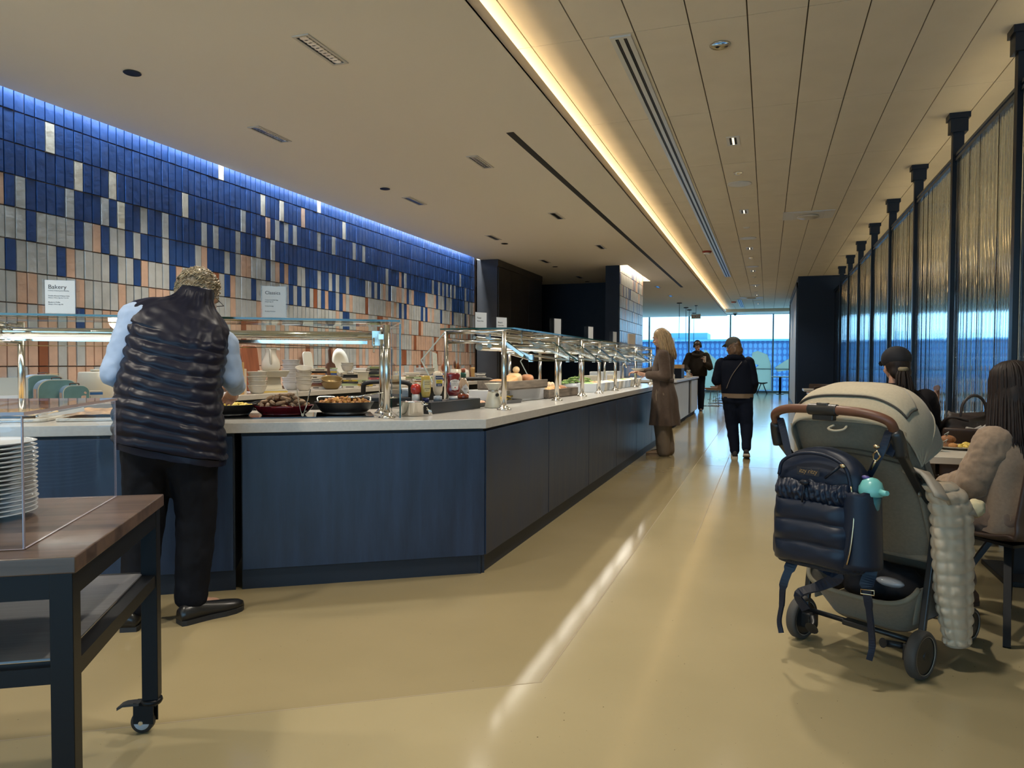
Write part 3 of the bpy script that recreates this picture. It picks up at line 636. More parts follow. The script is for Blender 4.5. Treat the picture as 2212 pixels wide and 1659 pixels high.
for a, c in ((13.9, 14.62), (14.63, 15.85), (15.87, 16.9)): MB().bx(-5.20, -5.18, a, c, .1, 3.2).build('door', tallm, t, bev=.003)
MB().bx(-5.20, -5.185, 13.85, 16.94, 3.22, ZS - .002).build('cornice', tallm, t)

porc = pm('white porcelain', (.62, .58, .50), .22, spec=.5, var=.02); cer = pm('cream ceramic', (.60, .55, .43), .3); grw = pm('grey white stoneware', (.52, .50, .47), .3)
ORD = ['lowest', 'second', 'third', 'fourth', 'fifth', 'sixth', 'seventh', 'eighth', 'ninth', 'tenth', 'eleventh', 'twelfth']
def bowl_mesh(r, h, n=28, flute=.0):
    b = MB(); pr = []
    for k in range(9): t = k / 8; pr.append((r * (.55 + .45 * t ** .6), h * t))
    pr = [(.0, .001)] + [(r * .5, .0)] + pr + [(r * 1.03, h), (r * 1.03, h + .005), (r * .97, h + .004)] + [(r * (.5 + .45 * (k / 5) ** .6), h * (.12 + .88 * k / 5)) for k in range(5, -1, -1)] + [(.0, h * .1)]
    vs = []; fs = []
    for q, z in pr:
        for j in range(n * 2 if flute else n):
            m = n * 2 if flute else n; a = 2 * PI * j / m; f = 1 - (flute * (j % 2) if 0 < z < h * .9 else 0); vs.append((q * f * math.cos(a), q * f * math.sin(a), z))
    m = n * 2 if flute else n
    for i in range(len(pr) - 1):
        for j in range(m): fs.append((i * m + j, i * m + (j + 1) % m, (i + 1) * m + (j + 1) % m, (i + 1) * m + j))
    b.add(vs, fs, 0, True); return b
def stack(x, y, z, r, h, n, mat, where, step, tilt=False, flute=.03, kind='bowl'):
    o = bowl_mesh(r, h, 24, flute).build('bowl', mat, loc=(x, y, z)); tag(o, f'{kind}, lowest in the stack {where}', 'bowl', 'stacked bowls ' + where)
    for k in range(1, n):
        d = dup(o, (x + rnd.uniform(-.003, .003), y + rnd.uniform(-.003, .003), z + step * k), rnd.uniform(0, 6), f'{kind}, ' + (ORD[k] + ' from below' if k < n - 1 else 'topmost') + f' in the stack {where}')
        if tilt and k == n - 1: d.rotation_euler = (R(14), R(12), 0); d.location.z += .015
stack(-5.06, 6.306, TOP + .001, .098, .085, 4, porc, 'nearest the cake stand', .047, kind='white fluted bowl')
stack(-5.06, 7.118, TOP + .001, .092, .085, 5, porc, 'right of the cake stand', .042, True, kind='white fluted bowl')
stack(-5.34, 7.265, TOP + .001, .105, .095, 6, grw, 'behind the cake stand', .052, flute=0, kind='grey white bowl')
gold = pm('brass bowl', (.32, .22, .09), .3, metal=.5)
stack(-5.06, 7.685, TOP + .001, .125, .085, 2, gold, 'in front of the books', .03, True, 0, kind='brass coloured bowl')
stack(-5.2, 8.262, TOP + .218, .08, .075, 2, porc, 'on top of the books', .03, flute=.05, kind='small white basket bowl')
# cake stand and pitcher
t = thing('cake_stand', 'square white pedestal cake stand carrying the pitcher', 'cake stand', (-5.16, 6.705, TOP + .032), R(40))
b = MB(); b.loft([[(-.09, -.09, 0), (.09, -.09, 0), (.09, .09, 0), (-.09, .09, 0)], [(-.062, -.062, .135), (.062, -.062, .135), (.062, .062, .135), (-.062, .062, .135)]], sm=False); b.build('pedestal', cer, t, bev=.004)
b = MB(); b.loft([[(-.125, -.125, .136), (.125, -.125, .136), (.125, .125, .136), (-.125, .125, .136)], [(-.165, -.165, .205), (.165, -.165, .205), (.165, .165, .205), (-.165, .165, .205)]], sm=False); b.build('tray', cer, t, bev=.004)
for i, (c_, dz, w) in enumerate((((.62, .45, .10), 0, .26), ((.55, .52, .42), .016, .24))):
    tag(MB().bx(-w / 2, w / 2, -.1, .1, 0, .015).build('book', pm('cover%d' % i, c_, .6), loc=(-5.12, 6.653, TOP + .0005 + dz), rz=R(48)), ('yellow', 'pale grey')[i] + ' book lying flat under the white cake stand', 'book', 'books under the cake stand')
t = thing('pitcher', 'tall white ceramic pitcher on the cake stand', 'pitcher', (-5.16, 6.658, TOP + .2385), R(40))
pr = [(.0, 0), (.085, 0), (.098, .03), (.10, .07), (.085, .12), (.062, .165), (.056, .2), (.062, .235), (.07, .245), (.066, .248), (.058, .235), (.052, .2)]
MB().lathe(pr, n=28).bx(.05, .095, -.015, .015, .225, .247).build('body', porc, t)
MB().tube(smooth_path([(-.01, -.062, .225), (-.01, -.115, .215), (-.005, -.12, .15), (0, -.10, .085), (0, -.088, .065)], 5), .0115, 10).build('handle', porc, t)
# boards leaning on the tiled wall
wood_r = pm('red brown wood', (.22, .065, .025), .4, var=.25, vscale=4, stretch=(6, 6, .8)); wood_d = pm('dark walnut', (.10, .045, .028), .4, var=.25, vscale=4, stretch=(6, 6, .8)); wood_y = pm('bamboo', (.50, .30, .11), .45, var=.15, vscale=5, stretch=(14, 14, .6))
def rrect(w, h, r, n=6):
    out = []
    for cx, cy, a0 in ((w / 2 - r, r, -90), (w / 2 - r, h - r, 0), (-w / 2 + r, h - r, 90), (-w / 2 + r, r, 180)):
        for k in range(n + 1): a = R(a0 + 90 * k / n); out.append((cx + r * math.cos(a), cy + r * math.sin(a)))
    return out
def board(px_y, x, z, poly, mat, label, th=.018, lean=8, cat='cutting board', name='cutting_board'):
    b = MB(); b.prism(poly, -th / 2, th / 2, M=Matrix(((0, 0, 1, 0), (1, 0, 0, 0), (0, 1, 0, 0), (0, 0, 0, 1))))
    o = b.build(name, mat, loc=(x, px_y, z), bev=.003); o.rotation_euler = (0, R(-lean), 0); return tag(o, label, cat)
board(6.796, -5.50, TOP + .001, rrect(.27, .52, .05), wood_r, 'large red brown cutting board leaning on the tiles left of the pitcher')
board(7.923, -5.52, TOP + .001, rrect(.19, .47, .05), cer, 'tall white rounded serving board leaning on the tiles', cat='serving board', name='serving_board')
pad = [(-.10, 0), (.10, 0), (.105, .27), (.09, .31), (.035, .335), (.025, .37), (.024, .50), (.0, .515), (-.024, .50), (-.025, .37), (-.035, .335), (-.09, .31), (-.105, .27)]
board(8.113, -5.33, TOP + .001, pad, wood_d, 'dark walnut paddle board standing among the book piles', lean=5)
b = MB(); b.lathe([(.0, 0), (.13, .006), (.2, .022), (.205, .028), (.13, .014), (.0, .008)], n=36)
o = b.build('platter', cer, loc=(-5.57, 8.643, TOP + .32)); o.rotation_euler = (0, R(82), 0); tag(o, 'large round cream platter propped against the tiles behind the paddle board', 'platter')
t = thing('bamboo_caddy', 'upright ribbed bamboo caddy with spines of paper, beside the man in the vest', 'caddy', (-5.15, 6.085, TOP), R(45))
b = MB(); b.bx(-.07, .07, .085, .1, 0, .33).bx(-.07, -.056, -.1, .085, 0, .33).bx(.056, .07, -.1, .085, 0, .33).bx(-.056, .056, -.1, .085, 0, .014)
for k in range(5): b.bx(.07, .074, -.085 + k * .036, -.065 + k * .036, .005, .325)
b.build('box', wood_y, t)
MB().bx(-.05, .05, -.08, .08, .014, .035).build('folder', pm('green folder', (.35, .5, .12), .6), t)
tag(MB().bx(-.012, .012, -.08, .08, 0, .26).build('book', pm('cream cover', (.6, .52, .4), .6), loc=(-5.1, 6.158, TOP + .0005), rz=R(45)), 'tall cream book standing right of the bamboo caddy', 'book')
# piles of books
BC = {'cream': (.60, .52, .39), 'white': (.66, .62, .55), 'black': (.02, .02, .022), 'yellow': (.62, .44, .05), 'dark red': (.25, .03, .03), 'pink': (.58, .10, .12), 'grey': (.34, .34, .32), 'olive': (.22, .24, .10), 'blue': (.06, .10, .26), 'orange': (.52, .22, .07), 'pale green': (.38, .45, .25), 'brown': (.20, .10, .05)}
pages = pm('book pages', (.66, .58, .44), .7)
def pile(x, y, z, names, where, w=.22, d=.16, rz=42, thick=(.018, .032)):
    for k, nme in enumerate(names):
        h = rnd.uniform(*thick); ww = w * rnd.uniform(.85, 1.1); dd = d * rnd.uniform(.9, 1.1)
        b = MB(); b.bx(-ww / 2, ww / 2, -dd / 2, dd / 2, 0, .003).bx(-ww / 2, ww / 2, -dd / 2, dd / 2, h - .003, h).bx(-ww / 2, ww / 2, -dd / 2, -dd / 2 + .003, .003, h - .003).bx(-ww / 2 + .004, ww / 2 - .004, -dd / 2 + .003, dd / 2 - .004, .003, h - .003, 1)
        if rnd.random() < .6: b.bx(-ww * rnd.uniform(.1, .4), ww * rnd.uniform(0, .35), -dd / 2 - .0006, -dd / 2, h * .3, h * .7, 2)
        o = b.build('book', [pm('book ' + nme, BC[nme], .55), pages, pm('spine print', ((.5, .47, .4) if nme in ('black', 'dark red', 'blue', 'brown', 'olive') else (.08, .07, .06)), .6)], loc=(x + rnd.uniform(-.012, .012), y + rnd.uniform(-.012, .012), z), rz=R(rz + rnd.uniform(-9, 9)))
        tag(o, f'{nme} book, {"topmost" if k == len(names) - 1 else ORD[k]} in the pile {where}', 'book', 'piled books on the back counter'); z += h + .0004
    return z
T0 = TOP + .0005
pile(-5.30, 7.704, T0, ['white', 'brown', 'dark red', 'grey', 'white', 'cream', 'white', 'orange', 'black', 'cream'], 'between the bowls and the paddle board')
pile(-5.16, 7.283, T0, ['white', 'white', 'grey'], 'low beside the fluted bowls', .12, .1)
pile(-5.42, 8.125, T0 + .0, ['brown', 'brown', 'cream', 'yellow', 'white', 'cream', 'blue', 'yellow', 'grey', 'pale green'], 'behind the brass bowls')
pile(-5.12, 8.178, T0, ['white', 'pale green', 'black', 'yellow', 'cream', 'black', 'black', 'cream'], 'under the small white basket bowls', .2, .15)
pile(-5.1, 8.512, T0, ['cream', 'yellow', 'cream', 'pale green'], 'beside the black cart handle', .2)
pile(-5.4, 8.913, T0, ['cream', 'white', 'brown', 'cream', 'white', 'cream', 'grey', 'white', 'cream', 'white'], 'behind the white food box', .2)
pile(-5.2, 8.951, T0, ['white', 'cream', 'pink', 'dark red', 'pink', 'black', 'olive', 'black', 'grey', 'black', 'olive'], 'of dark and pink books behind the guard post', .2)
pile(-5.3, 10.265, T0, ['cream', 'white', 'cream', 'olive', 'cream', 'white', 'cream'], 'behind the second cart handle', .24)
pile(-5.2, 10.340, T0, ['cream', 'orange', 'white', 'pale green', 'orange'], 'behind the red squeeze bottle', .24)
zk = pile(-5.3, 11.144, T0, ['white', 'cream', 'blue', 'yellow', 'orange', 'blue', 'yellow'], 'behind the mayonnaise bottle', .22)
zq = pile(-5.3, 10.757, TOP + .0005, ['cream', 'white', 'cream', 'pale green', 'white'], 'under the wide white bowls', .24)
stack(-5.3, 10.757, zq + .001, .16, .06, 3, porc, 'behind the mustard bottle', .025, flute=0, kind='wide white bowl')
pile(-5.2, 12.905, T0, ['white', 'grey', 'white', 'black', 'white', 'grey'], 'right of the leaning wooden mill', .2)
t = thing('food_box', 'square white tub with a lid in front of the book piles', 'tub', (-5.13, 8.491, TOP + .10), R(48))
MB().loft([rrect(.16, .12, .03), rrect(.19, .14, .03)] and [[(x, y - .06, 0) for x, y in rrect(.16, .12, .03)], [(x, y - .07, .10) for x, y in rrect(.19, .14, .03)]], sm=False).build('body', cer, t)
MB().prism([(x, y - .075) for x, y in rrect(.2, .15, .03)], .10, .112).build('lid', porc, t, bev=.003)
def lathe_thing(name, label, cat, loc, pr, mat, n=24): return tag(MB().lathe(pr, n=n).build(name, mat, loc=loc), label, cat)
lathe_thing('vase', 'tall narrow cream vase right of the glass guard posts', 'vase', (-5.2, 9.596, TOP + .0005), [(.0, 0), (.058, 0), (.05, .1), (.046, .2), (.042, .2), (.045, .1), (.0, .02)], cer)
lathe_thing('crock', 'short cream crock next to the tall cream vase', 'crock', (-5.15, 9.676, TOP + .0005), [(.0, 0), (.055, 0), (.06, .12), (.055, .12), (.05, .02), (.0, .02)], cer)
# utensil crock with wooden spoons
t = thing('utensil_crock', 'cream utensil crock holding dark wooden spoons', 'crock', (-5.15, 11.674, TOP + .0005)); MB().lathe([(.0, 0), (.085, 0), (.095, .03), (.095, .22), (.088, .22), (.085, .03), (.0, .02)], n=24).build('pot', cer, t)
for i, (dx, dy, h, l_) in enumerate(((0, -.04, .30, 'flat'), (.03, .0, .27, 'round'), (-.02, .04, .25, 'long'), (.02, .05, .22, 'short'))):
    o = MB().tube([(dx * .5, dy * .5, .03), (dx, dy, h - .07)], .008, 8).ell((dx * 1.15, dy * 1.2, h), (.018, .042 if i < 2 else .03, .07), 12, 8).build('wooden_spoon', [wood_d, wood_r, wood_y, wood_d][i], loc=(-5.15, 11.674, TOP + .001)); tag(o, f'{l_} wooden spoon standing in the cream utensil crock', 'spoon', 'spoons in the utensil crock')
o = tag(MB().tube([(0, 0, .03), (0, 0, .26)], .010, 8).ell((0, 0, .09), (.02, .09, .075), 16, 8).build('wooden_paddle', wood_r, loc=(-5.36, 11.609, zk - .02)), 'round brown wooden paddle with its handle up, left of the utensil crock', 'paddle')
o = board(11.415, -5.42, zk + .004, rrect(.17, .33, .01), pm('printed card', (.50, .52, .44), .6, var=.1, vscale=20), 'narrow printed card tilted against the tiles behind the bottles', .006, 8, 'card', 'leaning_card'); o.rotation_euler.x = R(-10)
lathe_thing('canister', 'white lidded canister right of the utensil crock', 'canister', (-5.15, 12.088, TOP + .0005), [(.0, 0), (.075, 0), (.08, .05), (.075, .15), (.06, .2), (.0, .22)], porc)
o = lathe_thing('wooden_mill', 'tilted pale wooden mill between canister and books', 'mill', (-5.1, 12.338, TOP + .008), [(.0, 0), (.04, 0), (.035, .1), (.04, .2), (.05, .24), (.0, .25)], wood_y); o.rotation_euler = (R(9), 0, 0)
# map-print cases, box and canister at the left
case_b = pm('case sky blue', (.30, .42, .55), .5, var=.15, vscale=10); case_g = pm('case teal', (.13, .24, .23), .5, var=.1, vscale=14); case_l = pm('case land print', (.60, .40, .30), .5, var=.12, vscale=40); case_t = pm('case trim', (.62, .58, .42), .5)
def case(x, y, w, h, d, rz, label):
    t = thing('map_case', label, 'case', (x, y, TOP + .0005), R(rz), 'map print cases'); r = w * .3
    out = [(-w / 2, 0), (w / 2, 0)]
    for k in range(9): a = PI / 2 * k / 8; out.append((w / 2 - r + r * math.cos(a), h - r + r * math.sin(a)))
    for k in range(9): a = PI / 2 + PI / 2 * k / 8; out.append((-w / 2 + r + r * math.cos(a), h - r + r * math.sin(a)))
    M_ = Matrix(((1, 0, 0, 0), (0, 0, 1, 0), (0, 1, 0, 0), (0, 0, 0, 1)))
    b = MB(); b.prism(out, -d / 2, d / 2, 0, M_); b.build('body', case_b, t)
    s = lambda q: [(x_ * q, h / 2 + (y_ - h / 2) * q) for x_, y_ in out]
    MB().prism(s(.99), -d / 2 - .003, -d / 2, 0, M_).build('trim', case_t, t); MB().prism(s(.94), -d / 2 - .005, -d / 2 - .003, 0, M_).build('face', case_g, t)
    b = MB()
    for (cx, cz, s_) in ((.18, .12, .22), (.25, .35, .14), (.32, .6, .07), (-.25, .1, .12)):
        pl = [(w * cx + w * s_ * rnd.uniform(.5, 1) * math.cos(a * .7), h * cz + h * s_ * rnd.uniform(.5, 1.2) * math.sin(a * .7)) for a in range(9)]
        b.prism(pl, -d / 2 - .0062, -d / 2 - .005, 0, M_)
    b.prism([(-w * .5, 0)] and [(-w / 2 - .0008, h * .2), (-w / 2 - .0008, h * .62), (-w / 2 + .001, h * .62), (-w / 2 + .001, h * .2)], -d * .3, d * .35, 0, M_)
    b.build('land_print', case_l, t)
    MB().tube(smooth_path([(-.03, 0, h), (-.028, 0, h + .014), (.028, 0, h + .014), (.03, 0, h)], 4), .004, 8).build('handle', wood_d, t)
case(-5.40, 4.175, .30, .225, .13, 66, 'largest blue map print case, at the back left of the three')
case(-5.20, 4.131, .285, .19, .12, 66, 'middle sized map print case with pink land shapes')
case(-5.06, 4.170, .185, .145, .10, 66, 'smallest map print case, in front at the right of the three')
tag(MB().bx(-.05, .05, -.035, .035, 0, .003).build('tag_card', pm('orange tag', (.62, .38, .12), .6), loc=(-5.38, 4.242, TOP + .228), rz=R(50)), 'orange card tag lying on top of the largest map print case', 'tag')
t = thing('glove_box', 'small white and blue carton beside the smallest map print case', 'carton', (-5.1, 4.364, TOP + .0005), R(56)); MB().bx(-.065, .065, -.05, .05, 0, .095).build('carton', pm('carton', (.58, .54, .46), .6), t); MB().bx(-.066, .066, -.0508, -.05, .065, .085).bx(-.066, .066, -.0508, -.05, .002, .012).build('blue_band', pm('print blue', (.04, .14, .36), .5), t)
MB().bx(-.058, -.02, -.0506, -.05, .02, .055).build('barcode', pm('barcode', (.2, .18, .16), .6), t)
t = thing('storage_jar', 'large cream ceramic jar with a small knob behind the vested man', 'jar', (-5.38, 4.630, TOP + .0005)); MB().lathe([(.0, 0), (.135, 0), (.14, .1), (.125, .235), (.118, .242), (.0, .245)], n=32).build('body', cer, t); MB().lathe([(.03, .245), (.04, .262), (.0, .266)], n=20).build('knob', cer, t)
t = thing('sheet_stand', 'clear stand with a blank pale sheet left of the map print cases', 'sign', (-5.2, 3.790, TOP + .0005), R(54)); MB().bx(-.10, .10, -.01, .01, .0, .22).build('stand', acr, t); MB().bx(-.09, .09, -.013, -.0105, .01, .21).build('sheet', pm('pale sheet', (.56, .57, .52), .6), t)
t = thing('place_cards', 'row of small white printed cards below the blank sheet stand', 'cards', (-4.98, 3.620, TOP + .0005), R(54)); MB().bx(-.12, .08, -.02, .02, 0, .09).build('cards', paper, t); text('Barbacoa Chicken', .014, ink, t, (-.03, -.0205, .02), (R(90), 0, 0))
# carts in the aisle behind the buffet
def cart(x, y, label):
    t = thing('service_cart', label, 'cart', (x, y, 0), R(28), 'black service carts behind the buffet'); bl = pm('black resin', (.016, .016, .018), .45)
    for z in (.2, .62, .88): MB().prism([(px_, py_) for px_, py_ in ((-.22, -.02), (.22, -.02), (.22, .75), (-.22, .75))], z, z + .05).build('shelf', bl, t, bev=.01)
    for sx in (-1, 1):
        for yy in (.02, .7): MB().bx(sx * .2 - .02, sx * .2 + .02, yy, yy + .04, .1, .88).build('upright', pm('grey post', (.28, .27, .25), .5), t); MB().cyl((sx * .2 - .015, yy + .02, .055), (sx * .2 + .015, yy + .02, .055), .055, n=16).build('wheel', bl, t)
    MB().tube(smooth_path([(-.215, .03, .92), (-.215, -.02, 1.0), (-.20, -.04, 1.055), (-.1, -.05, 1.075), (.1, -.05, 1.075), (.20, -.04, 1.055), (.215, -.02, 1.0), (.215, .03, .92)], 5), .022, 10).build('handle', bl, t)
cart(-3.32, 5.95, 'black service cart with an arched handle just behind the guard post'); cart(-3.05, 7.4, 'second black service cart, farther behind the mustard bottle')
t = thing('label_carton', 'small white labelled carton on the nearer black cart', 'carton', (-3.19, 6.12, .931), R(28)); MB().bx(-.06, .06, -.05, .05, 0, .08).build('carton', paper, t, bev=.002); MB().bx(.0, .05, -.0508, -.05, .01, .03).build('barcode', ink, t)
# ------------------------------------------------------------------ food and condiments on the buffet
TS = TOP + .0012
castiron = pm('cast iron', (.012, .012, .013), .35, spec=.6); enamel = pm('dark red enamel', (.13, .008, .015), .15, coat=.6)
def pan(name, label, p, rz, a, c, h, mat, handles, base=.75, in_dark=True):
    t = thing(name, label, 'pan', p, rz)
    pr = [(.0, 0), (base, 0), (base + .06, .012 / h * h)] + [(base + (1 - base) * (k / 4) ** .7, h * (.1 + .9 * k / 4)) for k in range(5)] + [(1.02, h + .004), (.98, h + .004)] + [(base + (1 - base) * (k / 4) ** .7 - .05, h * (.12 + .86 * k / 4)) for k in range(4, -1, -1)] + [(.0, .012)]
    MB().lathe(pr, n=36, sx=a, sy=c).build('body', mat, t)
    for s in (handles or ()):
        q = a - .012; b = MB(); b.tube(smooth_path([(s * q, -.055, h - .012), (s * (q + .035), -.05, h + .004), (s * (q + .055), -.02, h + .012), (s * (q + .055), .02, h + .012), (s * (q + .035), .05, h + .004), (s * q, .055, h - .012)], 4), .007, 8); b.build('handle', mat, t)
    return t
def at(x, y, z=TS): return DP(x, y, z)
# warming plates let into the top
for i, (x, w_) in enumerate(((-1.5, .44), (-1.1, .40), (-.80, .36))):
    tag(MB().bx(-w_ / 2 + .01, w_ / 2 - .01, -.2, .2, 0, .006).build('warming_plate', pm('black glass plate', (.008, .008, .009), .06), loc=at(x, .5, TOP + .0004), rz=RD), ('black glass warming plate under the scrambled egg pan', 'black glass warming plate under the red sausage pan', 'black glass warming plate under the potato pan')[i], 'warming plate', 'black warming plates')
TP = TOP + .0072
pan('frying_pan', 'black round pan of scrambled eggs beside the man in the vest', at(-1.50, .50, TP), RD + .5, .175, .175, .065, castiron, (1,))
b = MB()
for k in range(150):
    a = rnd.uniform(0, 2 * PI); r = .15 * math.sqrt(rnd.random()); b.ell((r * math.cos(a), r * math.sin(a), .052 + .02 * (1 - r / .16) + rnd.uniform(0, .008)), (rnd.uniform(.01, .018), rnd.uniform(.01, .016), rnd.uniform(.007, .012)), 7, 5)
eggs = b.build('scrambled_eggs', pm('scrambled egg', (.70, .52, .10), .45, var=.12, vscale=60), loc=at(-1.50, .50, TP)); tag(eggs, 'scrambled eggs heaped in the black round pan', 'eggs'); eggs['kind'] = 'stuff'
pan('gratin_pan', 'dark red enamelled pan heaped with sausages', at(-1.165, .50, TP), RD, .178, .15, .055, enamel, (), .72)
MB().tube(smooth_path([(-.055, -.145, .048), (-.05, -.168, .055), (.05, -.168, .055), (.055, -.145, .048)], 4), .006, 8).build('handle', enamel, [o for o in COL.objects if o.name == 'gratin_pan'][0])
saus = pm('browned sausage', (.27, .17, .10), .5, var=.25, vscale=40, bump=.2, bscale=90)
def blob(b, L, r, bend=.0):
    pts = [(L * (k / 6 - .5), bend * math.sin(PI * k / 6), 0) for k in range(7)]; rs = [r * .62, r * .95, r, r, r, r * .95, r * .62]; return b.tube(pts, rs, 9)
s0 = None
SG = 'browned sausages in the red pan'; SL = 'short browned sausage in the heap in the dark red pan'
def put(proto, loc, rot, n=None):
    global s0
    if proto is None:
        proto = tag(blob(MB(), .062, .0125, .002).build('sausage', saus), SL, 'sausage', SG)
    else: proto = dup(proto, (0, 0, 0))
    proto.location = loc; proto.rotation_euler = rot; return proto
for layer, (n, R0, z) in enumerate(((17, .135, .058), (14, .105, .079), (11, .075, .099), (7, .045, .117))):
    for k in range(n):
        a = 2 * PI * k / n + layer; r = R0 * (1 if k % 3 else .6)
        x, y = r * 1.05 * math.cos(a), r * .85 * math.sin(a)
        q = put(s0, at(-1.165, .50, TP) + EX * x + EY * y + V((0, 0, z + rnd.uniform(-.004, .006))), (rnd.uniform(-.25, .25), rnd.uniform(-.3, .3), RD + PI / 2 + rnd.uniform(-1.1, 1.1) if rnd.random() < .75 else rnd.uniform(0, 3)))
        if s0 is None: s0 = q
pan('roasting_pan', 'black oval pan of roast potatoes with steel handles', at(-.80, .46, TP), RD, .18, .15, .075, castiron, (), .7)
rp = [o for o in COL.objects if o.name == 'roasting_pan'][0]
for s in (-1, 1): MB().tube(smooth_path([(s * .07 - .05 + .04 * s, .11, .07), (s * .07 - .05 + .04 * s, .15, .10), (s * .07 + .05 + .04 * s, .15, .10), (s * .07 + .05 + .04 * s, .11, .07)], 4), .006, 8).build('handle', steel, rp)
pot_m = [pm('roast potato', (.52, .25, .06), .5, var=.3, vscale=50), pm('roast potato dark', (.36, .14, .035), .5, var=.3, vscale=50)]
p0 = []
for k in range(70):
    a = k * 2.4; r = .145 * math.sqrt((k + .5) / 70); z = .062 + .030 * (1 - (r / .15) ** 2) + rnd.uniform(0, .01)
    if k < 2:
        b = MB(); b.box((0, 0, 0), (.026, .022, .018)); o = b.build('roast_potato', pot_m[k], bev=.006, seg=2); p0.append(tag(o, 'golden diced roast potato in the black oval pan', 'potato', 'diced roast potatoes'))
    else: o = dup(p0[k % 2], (0, 0, 0))
    o.location = at(-.80, .46, TP) + EX * (r * 1.1 * math.cos(a)) + EY * (r * .92 * math.sin(a)) + V((0, 0, z)); o.rotation_euler = (rnd.uniform(0, 3), rnd.uniform(0, 3), rnd.uniform(0, 3))
def tongs(label, p, rot, L=.2, open_=.045, clear=True):
    t = thing('tongs', label, 'tongs', p); t.rotation_euler = rot; m = chrome
    for s in (-1, 1):
        b = MB(); n = 9; rings = []
        for k in range(n):
            u = k / (n - 1); w = .007 + .006 * u; x = L * u; y = s * (.004 + open_ * u ** .8); rings.append([(x, y - .0015, -w), (x, y + .0015, -w), (x, y + .0015, w), (x, y - .0015, w)])
        b.loft(rings, sm=False); b.build('arm', m, t)
    MB().cyl((-.002, 0, -.009), (-.002, 0, .009), .008, n=12).build('hinge', m, t); return t
tongs('steel tongs standing open against the red sausage pan', at(-1.045, .27, TS + .02), (0, R(-72), RD + R(85)), .155, .035)
t = thing('serving_spoon', 'steel spoon bowl resting on the roast potatoes', 'spoon', at(-.75, .43, TP + .107), RD); MB().ell((0, 0, 0), (.035, .024, .010), 16, 8).build('bowl', chrome, t); MB().tube([(.03, 0, .004), (.11, .05, .014), (.2, .11, .026)], .005, 8).build('handle', chrome, t)
# bakery slabs at the left, behind the rolling table
for i, (x, lab) in enumerate(((-2.62, 'crumb topped sheet cake on a white tray at the left end of the buffet'), (-2.12, 'row of sliced iced pastry on a white tray next to the vested man'))):
    tag(MB().prism([(p_[0], p_[1] - .17) for p_ in rrect(.46, .34, .04)], 0, .018).build('serving_tray', porc, loc=at(x, .43), rz=RD, bev=.004), ('white tray under the crumb topped sheet cake', 'white tray under the sliced iced pastry')[i], 'tray', 'white bakery trays')
    b = MB(); n = 22
    def top(u, v, i=i):
        q = mnoise.noise(V((u * 9 + i * 7, v * 9, .3))) * .012; e = min(u, 1 - u, v, 1 - v); return V(((u - .5) * .40, (v - .5) * .28, (.036 + q) * min(1, e * 9 + .45)))
    b.sheet(top, n, n); o = b.add([(-.2, -.14, .0), (.2, -.14, 0), (.2, .14, 0), (-.2, .14, 0)], [(3, 2, 1, 0)]).build('sheet_cake', pm('crumb cake', (.52, .34, .13), .8, var=.3, vscale=60, bump=.5, bscale=120) if i == 0 else pm('iced pastry', (.42, .24, .10), .6, var=.5, vscale=22, bump=.4, bscale=60), loc=at(x, .43, TS + .0185), rz=RD); tag(o, lab, 'cake')
tongs('steel tongs lying open on the tray edge left of the vested man', at(-2.40, .19, TS + .035), (R(20), R(-14), RD + R(35)), .21, .05)
t = thing('serving_knife', 'dark handled cake knife lying in front of the sheet cake', 'knife', at(-2.62, .17, TS + .012), RD + .1); MB().bx(.0, .2, -.012, .012, -.001, .001).build('blade', chrome, t); MB().tube([(0, 0, 0), (-.07, 0, .004), (-.14, 0, 0)], [.009, .012, .009], 10).build('handle', pm('black handle', (.012, .012, .014), .4), t)
# steel pot of butter portions
t = thing('steel_pot', 'small two handled steel pot of wrapped butter portions', 'pot', (-2.075, 4.04, TS), R(20)); MB().lathe([(.0, 0), (.066, 0), (.068, .004), (.068, .058), (.070, .060), (.070, .085), (.074, .089), (.066, .087), (.064, .01), (.0, .01)], n=36).build('body', steel, t)
for s in (-1, 1): MB().tube(smooth_path([(s * .068, -.025, .07), (s * .09, -.018, .072), (s * .09, .018, .072), (s * .068, .025, .07)], 4), .004, 8).build('handle', chrome, t)
wr = [pm('wrapper white', (.62, .6, .6), .4), pm('wrapper pink', (.52, .36, .34), .4)]
for k in range(9):
    a = k * 2.4; r = .045 * math.sqrt((k + .5) / 9); o = MB().box((0, 0, 0), (.03, .022, .009)).build('butter_portion', wr[k % 2], loc=(-2.075 + r * math.cos(a), 4.04 + r * math.sin(a), TS + .078 + .004 * (k % 3)), bev=.002); o.rotation_euler = (rnd.uniform(-.6, .6), rnd.uniform(-.6, .6), rnd.uniform(0, 3)); tag(o, ('white', 'pinkish')[k % 2] + ' wrapped butter portion heaped in the small steel pot', 'butter', ('white', 'pinkish')[k % 2] + ' butter portions in the steel pot')
b = MB()
for k in range(4): b.tube([(0, 0, .05 - k * .006), (.012 + k * .003, .006 * k, .03), (.02 + .004 * k, .004 * k, .001)], .003, 6)
t = thing('chrome_clip', 'small chrome clip between the steel pot and the black riser', 'clip', (-2.02, 4.125, TS)); b.build('wires', chrome, t)
